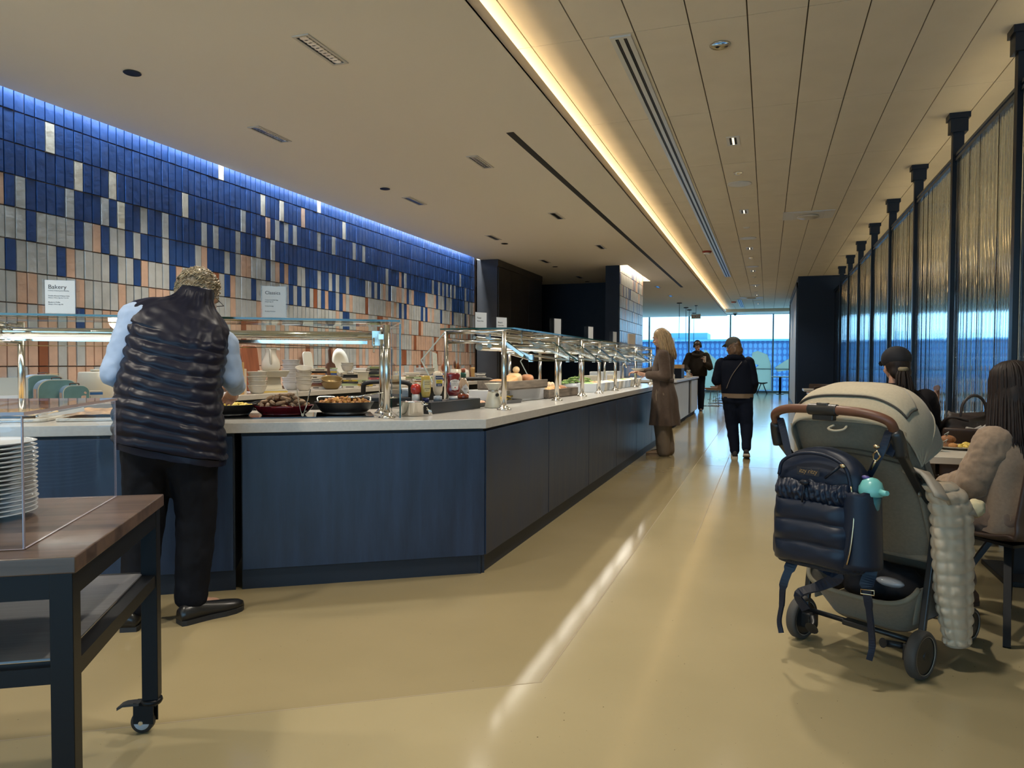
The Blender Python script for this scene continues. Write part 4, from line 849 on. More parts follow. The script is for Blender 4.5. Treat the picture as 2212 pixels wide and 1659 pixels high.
# condiments on the black riser
rz = R(85)
tag(MB().bx(0, .70, 0, .16, 0, .073).build('display_riser', pm('black acrylic riser', (.012, .014, .018), .3), loc=(-2.03, 4.205, TS), rz=rz, bev=.002), 'long black riser block holding the sauce bottles', 'riser')
RZ = TS + .0738
def oval(sx, sy, prof, n=28): return MB().lathe([(r, z) for r, z in prof], n=n, sx=sx, sy=sy)
face = R(50)               # bottles turned a little towards the aisle
t = thing('mustard_bottle', 'yellow mustard squeeze bottle standing on its dark blue cap', 'bottle', (-2.105, 4.285, RZ), face)
MB().lathe([(.0, 0), (.021, 0), (.021, .026), (.0, .026)], n=20).build('cap', pm('navy cap', (.012, .015, .09), .3), t)
oval(1, .65, [(.018, .026), (.026, .036), (.033, .06), (.035, .09), (.033, .13), (.030, .165), (.026, .17), (.0, .171)]).build('body', pm('mustard yellow', (.45, .31, .06), .25, coat=.4), t)
MB().bx(-.02, .02, -.0242, -.0225, .065, .145).build('label_panel', pm('mustard label', (.5, .42, .2), .4), t)
for s_, q, z in (('HONEY', .012, .125), ('MUSTARD', .0085, .112), ('NOTHING', .008, .085), ('IN IT', .009, .073)): text(s_, q, pm('label navy', (.02, .03, .08), .5), t, (0, -.0244, z), (R(90), 0, 0), align='CENTER')
t = thing('mayonnaise_bottle', 'clear topped mayonnaise squeeze bottle with a blue and yellow label', 'bottle', (-2.09, 4.435, RZ), face)
MB().lathe([(.0, 0), (.030, 0), (.028, .03), (.012, .036), (.0, .036)], n=20).build('cap', pm('clear cap', (.35, .38, .42), .15), t)
oval(1, .6, [(.012, .036), (.026, .045), (.034, .07), (.037, .105), (.034, .14), (.036, .165), (.032, .19), (.012, .2), (.0, .2)]).build('body', pm('mayonnaise', (.60, .50, .38), .25, coat=.4), t)
MB().bx(-.026, .026, -.0246, -.022, .145, .168).build('label_band', pm('label navy', (.02, .03, .08), .5), t); MB().bx(-.021, .021, -.0250, -.022, .098, .117).build('label_blue', pm('label navy', (.02, .03, .08), .5), t); MB().bx(-.022, .022, -.0246, -.022, .118, .14).build('label_yellow', pm('label yellow', (.6, .45, .03), .5), t)
text('HELLMANN\'S', .0085, paper, t, (0, -.0248, .153), (R(90), 0, 0), align='CENTER'); text('REAL', .014, pm('label navy', (.02, .03, .08)), t, (0, -.0248, .124), (R(90), 0, 0), align='CENTER'); text('MAYO', .009, paper, t, (0, -.0252, .104), (R(90), 0, 0), align='CENTER')
t = thing('ketchup_bottle', 'dark red ketchup squeeze bottle standing on its white cap', 'bottle', (-2.07, 4.645, RZ), face)
MB().lathe([(.0, 0), (.031, 0), (.030, .022), (.0, .024)], n=24).build('cap', pm('white cap', (.62, .6, .58), .35), t)
oval(1, .55, [(.028, .024), (.042, .036), (.050, .055), (.050, .075), (.045, .095), (.042, .115), (.045, .14), (.051, .16), (.051, .178), (.046, .185), (.0, .187)]).build('body', pm('ketchup red', (.15, .008, .012), .2, coat=.5), t)
lab = [(-.035, .126), (-.027, .135), (.0, .142), (.027, .135), (.035, .126), (.033, .118), (.029, .115), (.024, .07), (.0, .064), (-.024, .07), (-.029, .115), (-.033, .118)]
M_ = Matrix(((1, 0, 0, 0), (0, 0, 1, 0), (0, 1, 0, 0), (0, 0, 0, 1)))
MB().prism(lab, -.0300, -.022, 0, M_).prism([(x * .86, .103 + (z - .103) * .86) for x, z in lab], -.0302, -.0300, 1, M_).prism([(x * .82, .103 + (z - .103) * .82) for x, z in lab], -.0304, -.0302, 0, M_).build('label', [pm('label white', (.66, .62, .58), .5), pm('label green', (.03, .05, .03), .5)], t)
for s_, q, z, m_ in (('HEINZ', .0125, .121, ink), ('TOMATO', .0105, .108, ink), ('KETCHUP', .009, .098, ink)): text(s_, q, m_, t, (0, -.0306, z), (R(90), 0, 0), align='CENTER')
MB().ell((0, -.0302, .083), (.005, .002, .005), 12, 8).build('tomato_mark', pm('tomato red', (.45, .02, .02), .4), t)
t = thing('hot_sauce_bottle', 'glass hot sauce bottle with a green neck band and white diamond label', 'bottle', (-2.06, 4.80, RZ), face)
MB().lathe([(.0, 0), (.038, 0), (.040, .006), (.040, .035)], n=24).build('sauce', pm('hot sauce', (.22, .04, .015), .2, coat=.4), t); MB().lathe([(.040, .035), (.040, .095), (.034, .115), (.022, .135), (.019, .15)], n=24).build('shoulder', pm('stained glass wall', (.42, .30, .20), .12, coat=.4), t)
MB().lathe([(.020, .15), (.020, .185), (.018, .186)], n=20).build('neck_band', pm('bottle green', (.01, .07, .045), .35), t); MB().lathe([(.015, .186), (.015, .20), (.016, .2), (.016, .215), (.0, .217)], n=20).build('cap', pm('orange cap', (.45, .12, .06), .35), t)
b = MB(); r_ = .0405
for k in range(12):
    a0, a1 = -.85 + 1.7 * k / 12, -.85 + 1.7 * (k + 1) / 12; h = lambda a: .038 * (1 - abs(a) / .86)
    q = lambda a, z: (r_ * math.sin(a), -r_ * math.cos(a), .068 + z); b.add([q(a0, -h(a0)), q(a1, -h(a1)), q(a1, h(a1)), q(a0, h(a0))], [(0, 1, 2, 3)])
b.build('label', pm('label white', (.66, .62, .58)), t, solid=.0006); text('TABASCO', .0085, ink, t, (0, -.0414, .066), (R(90), 0, 0), align='CENTER')
t = thing('red_squeeze_bottle', 'small red squeeze bottle tucked behind the mustard', 'bottle', (-2.16, 4.25, RZ), face); MB().lathe([(.0, 0), (.026, 0), (.026, .045), (.022, .05)], n=18).build('cap', pm('white cap', (.62, .6, .58)), t); oval(1, .7, [(.022, .05), (.034, .065), (.036, .09), (.028, .11), (.012, .118), (.0, .118)]).build('body', pm('chilli red', (.42, .03, .02), .25, coat=.3), t)
# cream hourglass mill
t = thing('ceramic_mill', 'cream hourglass shaped ceramic stand beside the end guard post', 'mill', (-1.90, 4.99, TS), R(50)); MB().lathe([(.0, 0), (.064, 0), (.066, .006), (.045, .10), (.040, .115), (.036, .12)], n=32).build('lower_cone', cer, t); MB().lathe([(.037, .118), (.040, .122), (.040, .127), (.035, .13)], n=28).build('band', steel, t); MB().lathe([(.034, .128), (.036, .132), (.066, .178), (.068, .18), (.060, .176), (.0, .150)], n=32).build('upper_cone', cer, t); MB().cyl((0, -.048, .095), (0, -.062, .097), .012, n=16).build('knob', pm('dark knob', (.04, .04, .04), .3, metal=.6), t)
# end of guard: trays, risers, crates and bread
def tray(name, loc, w, d, h, rz, mat, label):
    b = MB(); o_ = rrect(w, d, .02, 4); i_ = rrect(w - .012, d - .012, .016, 4); sh = lambda pl, dd: [(x, y - dd / 2) for x, y in pl]
    o2 = sh(o_, d); i2 = sh(i_, d - .012); b.loft([[(x * .94, y * .94, 0) for x, y in o2], [(x, y, h) for x, y in o2], [(x, y, h) for x, y in i2], [(x * .94, y * .94, .004) for x, y in i2]], sm=False); return tag(b.build(name, mat, loc=loc, rz=rz), label, 'tray')
tray('serving_tray', (-2.07, 5.56, TS), .42, .22, .03, R(78), pm('dark steel tray', (.10, .10, .11), .25, metal=.8), 'dark steel tray of yellow fries beside the end guard post')
fm = pm('yellow fries', (.55, .36, .06), .5, var=.2, vscale=40); f0 = None
for k in range(40):
    if f0 is None: f0 = o = tag(MB().box((0, 0, 0), (.06, .012, .011)).build('potato_fry', fm, bev=.002), 'yellow potato fry heaped on the dark steel tray', 'fry', 'fries on the dark tray')
    else: o = dup(f0, (0, 0, 0))
    o.location = (-2.07 + rnd.uniform(-.07, .07), 5.57 + rnd.uniform(-.15, .15), TS + .022 + .012 * (k // 14) + rnd.uniform(0, .008)); o.rotation_euler = (rnd.uniform(-.2, .2), rnd.uniform(-.2, .2), rnd.uniform(0, 3))
tongs('steel tongs lying on the dark tray of fries', (-2.12, 5.45, TS + .062), (0, R(-8), R(60)), .2, .03)
tray('serving_tray', (-2.10, 5.12, TS), .24, .2, .03, R(78), castiron, 'black tray of pastries half hidden behind the cream ceramic stand')
for k in range(4): o = MB().ell((0, 0, 0), (.045, .032, .018), 14, 8).build('pastry', pm('pastry pink brown', (.5, .27, .17), .5, var=.25, vscale=30), loc=(-2.10 + (k % 2) * .06 - .03, 5.07 + (k // 2) * .085, TS + .026), rz=k); tag(o, 'flat brown pastry on the black tray behind the ceramic stand', 'pastry', 'pastries on the black tray')
tag(MB().bx(-.15, .15, -.5, .5, 0, .105).build('display_block', pm('white display block', (.55, .55, .57), .5), loc=(-2.15, 5.98, TS), rz=R(-6), bev=.004), 'white display block under the upper bread crate', 'riser')
crw = pm('weathered crate wood', (.16, .125, .095), .7, var=.35, vscale=6, stretch=(1, 8, 8))
def crate(label, loc, w, d, h, rz):
    t = thing('wooden_crate', label, 'crate', loc, rz, 'wooden bread crates'); MB().bx(-w / 2, w / 2, -d / 2, d / 2, 0, .012).build('bottom', crw, t)
    for s in (-1, 1): MB().bx(-w / 2, w / 2, s * d / 2 - .006, s * d / 2 + .006, .0121, h).build('long_side', crw, t, bev=.002); MB().bx(s * w / 2 - .006, s * w / 2 + .006, -d / 2 + .0065, d / 2 - .0065, .0121, h).build('short_side', crw, t, bev=.002)
crate('upper wooden crate of sliced bread on the white block', (-2.08, 5.97, TS + .106), .82, .28, .075, R(84)); crate('lower wooden crate of loaves on the worktop by the second post', (-1.98, 6.86, TS), .84, .22, .085, R(86))
brd = [pm('bread crust', (.50, .24, .08), .6, var=.25, vscale=14, bump=.2, bscale=60), pm('bread dark crust', (.32, .13, .05), .6, var=.3, vscale=14, bump=.2, bscale=60), pm('bread pale', (.60, .42, .22), .6, var=.15, vscale=14)]
def bread(kind, loc, size, rz, mat, label, tilt=0):
    b = MB(); w, d, h = size; rings = []
    for k in range(13):
        u = k / 12; s_ = (math.sin(PI * (.06 + .88 * u)) ** .45); ring = []
        for j in range(16): a = 2 * PI * j / 16; c_, n_ = math.cos(a), math.sin(a); ring.append((w * (u - .5), d / 2 * s_ * (abs(c_) ** .7) * (1 if c_ > 0 else -1), h / 2 + h / 2 * s_ * (abs(n_) ** .7) * (1 if n_ > 0 else -1)))
        rings.append(ring)
    o = b.loft(rings).build(kind, mat, loc=loc, rz=rz); o.rotation_euler.y = tilt; return tag(o, label, 'bread')
zc = TS + .106 + .0135
for i, (dy, dx, dz, sz, m_, nm, lb) in enumerate(((-.30, -.06, .0, (.2, .1, .07), 0, 'sliced_bread', 'golden sliced bread at the near end of the upper crate'), (-.24, .06, .02, (.2, .1, .07), 0, 'sliced_bread', 'golden sliced bread leaning second in the upper crate'), (-.08, .0, .015, (.22, .13, .09), 0, 'bread_loaf', 'smooth golden loaf in the middle of the upper crate'),
        (.12, -.03, .0, (.24, .14, .125), 2, 'bread_loaf', 'tall pale tin loaf at the far part of the upper crate'), (.30, .03, .0, (.18, .12, .11), 1, 'bread_loaf', 'dark crusted loaf at the far end of the upper crate'))):
    bread(nm, (-2.09 + dx, 5.97 + dy, zc + dz), sz, R(75 + 10 * i), brd[m_], lb, R(-12 if i < 2 else 0))
tag(MB().ell((0, 0, 0), (.03, .04, .03), 14, 10).build('bread_roll', brd[2], loc=(-2.10, 6.08, zc + .150)), 'small bread roll perched on the tall tin loaf', 'bread')
for i in range(7):
    bread('bun', (-1.99 + (i % 2) * .03 - .015, 6.52 + i * .115, TS + .0135), (.13, .13, .085 + .02 * (i == 0) + .01 * (i % 2)), R(80 + 25 * i), brd[(2, 0, 1, 0, 1, 1, 1)[i]], ('pale', 'golden', 'brown', 'golden', 'brown', 'brown', 'dark brown')[i] + ' bread bun in the lower crate, ' + ORD[i].replace('lowest', 'first') + ' from its near end')
tag(MB().bx(-.15, .15, -.36, .36, 0, .06).build('display_block', pm('white display block', (.55, .55, .57)), loc=(-2.33, 7.55, TS), bev=.004), 'low white display block under the pale eggs', 'riser')
for i in range(9):
    o = MB().ell((0, 0, 0), (.026, .026, .034), 14, 10).build('egg', pm('pale egg', (.66, .47, .30), .4), loc=(-2.24 + (i % 2) * .058, 7.28 + (i // 2) * .075, TS + .0945)); tag(o, 'pale brown boiled egg standing on the low white block', 'egg', 'eggs on the white block')
# salad bar crocks in a row
ck = [pm('crock white', (.55, .58, .62), .3), pm('crock cream', (.52, .47, .38), .35)]
fill = [pm('salad green', (.16, .30, .06), .5, var=.5, vscale=40), pm('salmon slices', (.60, .17, .07), .45, var=.25, vscale=40), pm('cheese shreds', (.62, .52, .25), .5, var=.3, vscale=50), pm('nuts', (.32, .2, .1), .5, var=.4, vscale=50), pm('cream filling', (.6, .58, .5), .5)]
tops = ['greens', 'pink salmon', 'pale cheese', 'nuts', 'white cream']
for i in range(11):
    y = 8.12 + i * .29; t = thing('salad_crock', f'square white crock of {tops[(0, 1, 2, 4, 2, 3, 4, 0, 2, 3, 4)[i]]}, ' + ORD[i].replace('lowest', 'first') + ' in the row behind the posts', 'crock', (-1.93, y, TS), R(4), 'square crocks along the salad bar')
    b = MB(); q = lambda s, z: [(-s, -s, z), (s, -s, z), (s, s, z), (-s, s, z)]; b.loft([q(.105, 0), q(.118, .10), q(.110, .10), q(.10, .01)], sm=False); b.build('body', ck[(0, 0, 1, 0, 0, 1, 0, 0, 1, 0, 1)[i]], t, bev=.004)
    b = MB(); b.sheet(lambda u, v: V(((u - .5) * .2, (v - .5) * .2, .085 + .03 * math.sin(PI * u) * math.sin(PI * v) + .014 * mnoise.noise(V((u * 8 + i, v * 8, i))))), 10, 10); o = b.build('filling', fill[(0, 1, 2, 4, 2, 3, 4, 0, 2, 3, 4)[i]], t)
o = MB(); rr2 = random.Random(5)
for k in range(130): a = rr2.uniform(0, 2 * PI); r = .3 * math.sqrt(rr2.random()); o.ell((r * .6 * math.cos(a), r * 1.5 * math.sin(a), .055 + .075 * (1 - (r / .3) ** 2) + rr2.uniform(0, .02)), (rr2.uniform(.02, .04), rr2.uniform(.02, .04), rr2.uniform(.004, .012)), 7, 4, mi=0 if rr2.random() < .72 else 1)
o = tag(o.build('salad_greens', [fill[0], pm('salad pale leaf', (.45, .46, .18), .5)], loc=(-2.26, 8.95, TS + .012)), 'heap of mixed green salad leaves behind the crocks', 'salad'); o['kind'] = 'stuff'
tray('serving_tray', (-2.26, 8.95, TS), 1.0, .42, .06, R(90), ck[0], 'long white tray under the green salad heap')
for i, y in enumerate((9.9, 10.3, 10.75, 11.3)): tag(MB().bx(-.1, .1, -.14, .14, 0, .16 + .05 * (i % 2)).build('food_tub', [ck[1], ck[0]][i % 2], loc=(-2.30, y, TS), bev=.006), ('cream', 'white', 'cream', 'white')[i] + ' upright tub behind the crocks, ' + ('first', 'second', 'third', 'fourth')[i] + ' from the salad heap', 'tub', 'upright tubs on the salad bar')
# ------------------------------------------------------------------ people
skinA = pm('skin', (.52, .29, .20), .5, sss=.15, var=.06, vscale=30); skinB = pm('skin tan', (.42, .23, .155), .5, sss=.15)
def mix(a, b, t): return V(a) + (V(b) - V(a)) * t
def limb(b, pts, rs):
    for i in range(len(pts) - 1): b.cap(pts[i], pts[i + 1], rs[i], rs[i + 1], 14)
def hand(b, w, d, n, s=1., curl=.5, spread=.10, th=1):
    """wrist w, finger direction d, palm normal n (the side the fingers close on); th: thumb side"""
    w = V(w); d = V(d).normalized(); n = V(n); n = (n - d * n.dot(d)).normalized(); a = d.cross(n) * th
    for q in (-.026, -.009, .009, .026): b.cap(w + a * q * .6 * s, w + (d * .085 + a * q) * s, .012 * s, .0115 * s, 8)
    for i, (q, L) in enumerate(((.028, .070), (.0095, .080), (-.0095, .074), (-.027, .058))):
        p = w + (d * .088 + a * q) * s; ang = curl * (.5 + .12 * i); dd = (d + a * q * spread * 12).normalized()
        for k, f in enumerate((.45, .32, .23)):
            v = (dd * math.cos(ang) + n * math.sin(ang)); p2 = p + v * L * f * s; b.cap(p, p2, (.0088 - .0009 * k) * s, (.0082 - .0009 * k) * s, 8); p = p2; ang += curl * .8
    p = w + (d * .025 + a * .028) * s; v = (d * .65 + a * .75 + n * .25).normalized()
    for k, L in enumerate((.038, .030, .024)): p2 = p + v * L * s; b.cap(p, p2, (.0115 - .0015 * k) * s, (.0105 - .0015 * k) * s, 8); p = p2; v = (v + d * .3 + n * .25 * curl).normalized()
def head_parts(b, M, s=1.):
    """face towards -y of M"""
    def e(c, r): b.ell((0, 0, 0), r, 16, 12, M=M @ Matrix.Translation(V(c) * s) @ Matrix.Scale(s, 4))
    e((0, .012, .045), (.076, .094, .088)); e((0, -.018, -.02), (.062, .072, .085)); e((0, -.045, -.082), (.032, .03, .026)); e((0, -.075, -.056), (.026, .02, .018))
    e((0, -.088, -.006), (.011, .014, .026)); e((0, -.100, -.022), (.015, .014, .012)); e((0, -.078, .04), (.05, .016, .014))
    for q in (-1, 1): e((q * .074, .01, -.005), (.012, .02, .032)); e((q * .04, -.062, -.025), (.024, .02, .022))
    e((0, -.088, -.050), (.022, .008, .006)); e((0, -.086, -.062), (.019, .009, .007))
def face_bits(t, M, s=1., brow=(.08, .05, .03)):
    for q in (-1, 1):
        o = MB().ell((0, 0, 0), .0125 * s, 12, 8).build('eye', [pm('eye white', (.6, .58, .55), .2)], t); o.location = M @ (V((q * .032, -.079, .012)) * s)
        o2 = MB().ell((0, 0, 0), .006 * s, 10, 6).build('iris', pm('iris', (.04, .025, .015), .15), o); o2.location = M.to_3x3() @ V((0, -.0095 * s, -.001))
        b = MB(); b.tube([M @ (V((q * .015, -.092, .034)) * s), M @ (V((q * .034, -.090, .040)) * s), M @ (V((q * .054, -.076, .034)) * s)], .004 * s, 6); b.build('eyebrow', pm('brow %.2f' % brow[0], brow, .8), t)
    b = MB(); b.tube([M @ (V((-.024, -.087, -.055)) * s), M @ (V((0, -.0975, -.055)) * s), M @ (V((.024, -.087, -.055)) * s)], .0035 * s, 6); b.build('mouth', pm('lips', (.35, .13, .11), .4), t)
def HM(p, yaw=0, pitch=0, roll=0): return Matrix.Translation(V(p)) @ Matrix.Rotation(R(yaw), 4, 'Z') @ Matrix.Rotation(R(pitch), 4, 'X') @ Matrix.Rotation(R(roll), 4, 'Y')
def fullbody(t, J, M, mat, s=1., female=False, hands=True, vox=.0065, hargs=({}, {})):
    b = MB(); hs = V(J['hip']); nk = V(J['neck'])
    b.cap(hs + V((-.07, 0, 0)), hs + V((.07, 0, 0)), .10 * s, .10 * s); b.cap(hs, mix(hs, nk, .45), .115 * s, .115 * s); b.cap(mix(hs, nk, .45), mix(hs, nk, .78), .115 * s, .12 * s)
    sl, sr = V(J['shl']), V(J['shr']); b.cap(sl, mix(sl, sr, .5), .05 * s, .075 * s); b.cap(sr, mix(sl, sr, .5), .05 * s, .075 * s)
    hc = M @ V((0, .02, -.05)); b.cap(mix(nk, hs, .08), hc, .056 * s, .052 * s); head_parts(b, M, s)
    for q, h in (('l', hargs[0]), ('r', hargs[1])):
        limb(b, [V(J['sh' + q]), V(J['el' + q]), V(J['wr' + q])], [.048 * s, .038 * s, .027 * s])
        dv = (V(J['wr' + q]) - V(J['el' + q])).normalized() if 'd' not in h else V(h['d'])
        hand(b, J['wr' + q], dv, h.get('n', (0, 0, -1)), s, h.get('curl', .5), th=h.get('th', 1))
        limb(b, [V(J['hp' + q]), V(J['kn' + q]), V(J['an' + q])], [.082 * s, .056 * s, .040 * s]); b.cap(V(J['an' + q]) + V((0, 0, -.02)), V(J['to' + q]), .038 * s, .025 * s)
    return b.build('body', mat, t, remesh=vox, smooth=4)
def garment(t, name, mat, segs, vox=.011, smooth=6, disp=None, ells=()):
    b = MB()
    for pts, rs in segs: limb(b, [V(p) for p in pts], rs)
    for c, r in ells: b.ell(c, r, 16, 12)
    return b.build(name, mat, t, remesh=vox, smooth=smooth, disp=disp)
def shoe(t, heel, toe, mat, sole, name='shoe', w=.045, h=.075):
    heel = V(heel); toe = V(toe); d = (toe - heel); L = d.length; d.normalize(); a = V((d.y, -d.x, 0)).normalized(); up_ = a.cross(d); up_ = up_ if up_.z > 0 else -up_
    prof = ((-.02, .030, .055), (.0, .036, .072), (.06, .034, .075), (.12, .035, .06), (.18, .044, .05), (.23, .042, .042), (.265, .03, .034), (.285, .012, .022))
    def ring(k, z0, zf): x, ww, hh = prof[k]; return [heel + d * (x * L / .24) + a * (ww * w / .045 * math.cos(q)) + up_ * (z0 + (zf(hh) if math.sin(q) > 0 else .0) * abs(math.sin(q)) ** .7) for q in [2 * PI * j / 16 for j in range(16)]]
    o = MB().loft([ring(k, .022, lambda hh: hh * h / .075) for k in range(8)]).build(name, mat, t)
    b = MB(); rings = []
    for k in range(8):
        x, ww, hh = prof[k]; c = heel + d * (x * L / .24); ww = ww * 1.08 * w / .045; rings.append([c - a * ww, c + a * ww, c + a * ww + up_ * .024, c - a * ww + up_ * .024])
    b.loft(rings, sm=False).build('sole', sole, o); return o
def strands(b, roots, fn, r0=.004, k=7, n=5):
    for p, q in roots: pts = [fn(p, q, i / (k - 1)) for i in range(k)]; b.tube(pts, [r0 * (1 - .6 * abs(2 * i / (k - 1) - .7)) for i in range(k)], n)
black_sole = pm('dark sole', (.015, .015, .016), .6)

# --- man in the quilted vest, bent over the buffet
man = thing('person', 'grey haired person in a navy quilted vest and pale blue shirt bending over the buffet', 'person', (-2.72, 2.74, 0), RD)
J = dict(hip=(.02, -.05, .93), neck=(.105, .13, 1.50), shl=(-.145, .05, 1.455), shr=(.235, .11, 1.335), ell=(-.235, -.0, 1.19), elr=(.272, .13, 1.17), wrl=(-.10, .30, 1.12), wrr=(.265, .34, 1.105), hpl=(-.08, -.04, .90), hpr=(.11, -.04, .88), knl=(-.10, -.02, .50), knr=(.125, .01, .49), anl=(-.135, -.07, .10), anr=(.095, -.03, .10), tol=(-.12, .08, .05), tor=(.20, .05, .05))
M = HM((.108, .235, 1.57), 150, 28, 4)
fullbody(man, J, M, skinA, 1., hargs=(dict(n=(1, 0, -.2), curl=.7), dict(n=(-.6, 0, -.8), curl=.9, d=(-.25, .8, -.35))))
face_bits(man, M, 1., (.3, .27, .22))
rings_c = [(.02, -.03, .835, .248, .168, -.22), (.015, -.03, .95, .243, .168, -.21), (.012, -.01, 1.08, .232, .163, -.21), (.025, .02, 1.22, .218, .158, -.23), (.038, .05, 1.33, .222, .15, -.27), (.038, .08, 1.42, .236, .14, -.30), (.05, .10, 1.472, .218, .125, -.31), (.068, .118, 1.512, .170, .105, -.30), (.085, .135, 1.542, .115, .09, -.24), (.098, .15, 1.57, .090, .083, -.18), (.105, .165, 1.60, .082, .08, -.15)]
NR, NS = 150, 96
def cat(ts, n):
    out = []
    for i in range(n + 1):
        u = i / n * (len(ts) - 1); k = min(int(u), len(ts) - 2); f = u - k; g = lambda j: ts[max(0, min(len(ts) - 1, j))]
        p0, p1, p2, p3 = g(k - 1), g(k), g(k + 1), g(k + 2)
        out.append([.5 * (2 * b_ + (c_ - a_) * f + (2 * a_ - 5 * b_ + 4 * c_ - d_) * f * f + (3 * b_ - a_ - 3 * c_ + d_) * f ** 3) for a_, b_, c_, d_ in zip(p0, p1, p2, p3)])
    return out
def quilt(rings_c, pitch, ztop, amp, phase=0., NR=NR, NS=NS, wr=.005, vert=0):
    rs = []
    for cx, cy_, cz, hw, hd, sl in cat(rings_c, NR):
        ring = []
        for j in range(NS):
            a = 2 * PI * j / NS; ca, sa = math.cos(a), math.sin(a); e = .78
            px, py = math.copysign(abs(ca) ** e, ca), math.copysign(abs(sa) ** e, sa)
            zz = cz + sl * hw * px
            qz = cz + .012 * math.sin(a * 2 + cz * 9) + phase
            pf = abs(math.sin(PI * qz / pitch)) ** .7 if cz < ztop else (.55 if cz < ztop + .1 else .5)
            if vert: pf *= abs(math.sin(a * vert)) ** .25
            nz = mnoise.noise(V((px * 5, py * 5, cz * 22))) * wr + mnoise.noise(V((a * 14, cz * 26, 3.))) * wr * .5 * pf
            o_ = amp * pf + nz; ring.append((cx + (hw - amp * .5 + o_) * px, cy_ + (hd - amp * .5 + o_) * py, zz + nz))
        rs.append(ring)
    return rs
navyq = pm('navy quilted nylon', (.006, .007, .018), .38, spec=.25)
MB().loft(quilt(rings_c, .058, 1.385, .013, wr=.006), caps=False).build('quilted_vest', navyq, man)
MB().loft([[(x, y, z) for x, y, z in r] for r in quilt([(.095, .145, 1.55, .092, .086, -.2), (.11, .170, 1.615, .078, .075, -.14), (.114, .176, 1.62, .070, .067, -.14), (.10, .16, 1.57, .07, .07, -.18)], .03, 0, .004, NR=16, NS=48, wr=.003)], caps=False).build('collar', navyq, man)
MB().loft(quilt([(.02, -.03, .80, .24, .165, -.22), (.02, -.03, .83, .245, .166, -.22)], .5, 0, .002, NR=4), caps=False).build('hem', navyq, man)
shirt = pm('pale blue shirt', (.34, .44, .62), .7, var=.05, vscale=30)
garment(man, 'sleeve', shirt, [((J['shl'], J['ell'], (-.13, .25, 1.125)), (.080, .062, .048)), (((-.06, .06, 1.45), J['shl']), (.08, .085))], disp=(.016, .05, 2)); garment(man, 'sleeve', shirt, [((J['shr'], J['elr'], (.275, .30, 1.115)), (.076, .060, .046)), (((.2, .1, 1.36), J['shr']), (.08, .08))], disp=(.016, .05, 2))
trs = pm('dark trousers', (.007, .008, .012), .7, var=.2, vscale=12, spec=.12)
garment(man, 'trousers', trs, [((J['hpl'], (-.10, -.02, .50), (-.135, -.06, .12)), (.125, .092, .078)), ((J['hpr'], (.125, .0, .50), (.10, -.02, .12)), (.125, .095, .080)), (((-.075, -.05, .94), (.105, -.05, .92)), (.135, .135)), (((.02, -.05, .88), (.02, -.05, .93)), (.135, .13))], disp=(.018, .09, 2))
shoe(man, (.075, -.08, .0), (.285, .055, .0), pm('black leather', (.012, .012, .013), .3), black_sole, w=.05); shoe(man, (-.15, -.12, .0), (-.13, .12, .0), pm('black leather', (.012, .012, .013)), black_sole, w=.05)
hm = pm('grey brown hair', (.22, .17, .11), .45, var=.45, vscale=45, spec=.4)
b = MB(); Mh = M
for c, r in (((0, .03, .065), (.094, .105, .090)), ((0, .075, .0), (.080, .06, .085)), ((-.066, .04, .01), (.035, .06, .065)), ((.066, .04, .01), (.035, .06, .065)), ((0, -.03, .115), (.07, .06, .04))): b.ell((0, 0, 0), r, 16, 12, M=Mh @ Matrix.Translation(c))
hb = b.build('hair', hm, man, remesh=.008, smooth=3, disp=(.02, .03, 3))
b = MB(); hr = random.Random(11)
for k in range(420):
    th_, ph = hr.uniform(0, 2 * PI), hr.uniform(-.5, 1.5); d = V((math.cos(th_) * math.cos(ph), math.sin(th_) * math.cos(ph), math.sin(ph)))
    if d.y < -.45 and d.z < .6: continue
    c = V((d.x * .098, .028 + d.y * .108, .045 + d.z * .108)); tg = d.cross(V((hr.uniform(-.4, .4), hr.uniform(-.4, .4), 1))).normalized(); w_ = hr.uniform(.02, .04)
    pts = [Mh @ (c + tg * w_ * (i / 5 - .5) + d * (.010 * math.sin(PI * i / 5)) + V((0, 0, -.012 * i / 5 + .006 * math.sin(i * 1.8 + k)))) for i in range(6)]; b.tube(pts, [.0012, .0026, .003, .003, .0022, .001], 4)
b.build('hair_curls', pm('silver brown curls', (.33, .26, .16), .4, var=.5, vscale=30), hb)
o = MB().tube([M @ V((-.085, .0, .012)), M @ V((-.08, -.09, .012)), M @ V((.08, -.09, .012)), M @ V((.085, .0, .012))], .002, 6).build('glasses', blk, man)

# --- woman in the long coat
t = wmn = thing('person', 'blonde haired person in a long brown wool coat reaching into the salad bar', 'person', (-1.335, 10.0, 0), R(90))
J = dict(hip=(0, .0, .90), neck=(0, .0, 1.42), shl=(-.16, -.02, 1.36), shr=(.16, .0, 1.36), ell=(-.21, -.06, 1.08), elr=(.20, .14, 1.14), wrl=(-.12, .215, 1.10), wrr=(.10, .37, 1.13), hpl=(-.085, 0, .86), hpr=(.085, 0, .86), knl=(-.085, .02, .48), knr=(.09, .01, .48), anl=(-.09, -.02, .09), anr=(.09, -.05, .09), tol=(-.09, .12, .045), tor=(.09, .09, .045))
M = HM((0, .05, 1.585), 180, 14, 0)
fullbody(t, J, M, skinA, .96, hargs=(dict(n=(.7, 0, .5), curl=.7, d=(.1, .9, .1)), dict(n=(-.3, .2, -.8), curl=.8)))
face_bits(t, M, .96, (.25, .17, .09))
coat = pm('brown wool coat', (.085, .058, .043), .85, spec=.2, sheen=.1, var=.08, vscale=40)
ring = lambda cx, cy_, cz, hw, hd: (cx, cy_, cz, hw, hd, 0.)
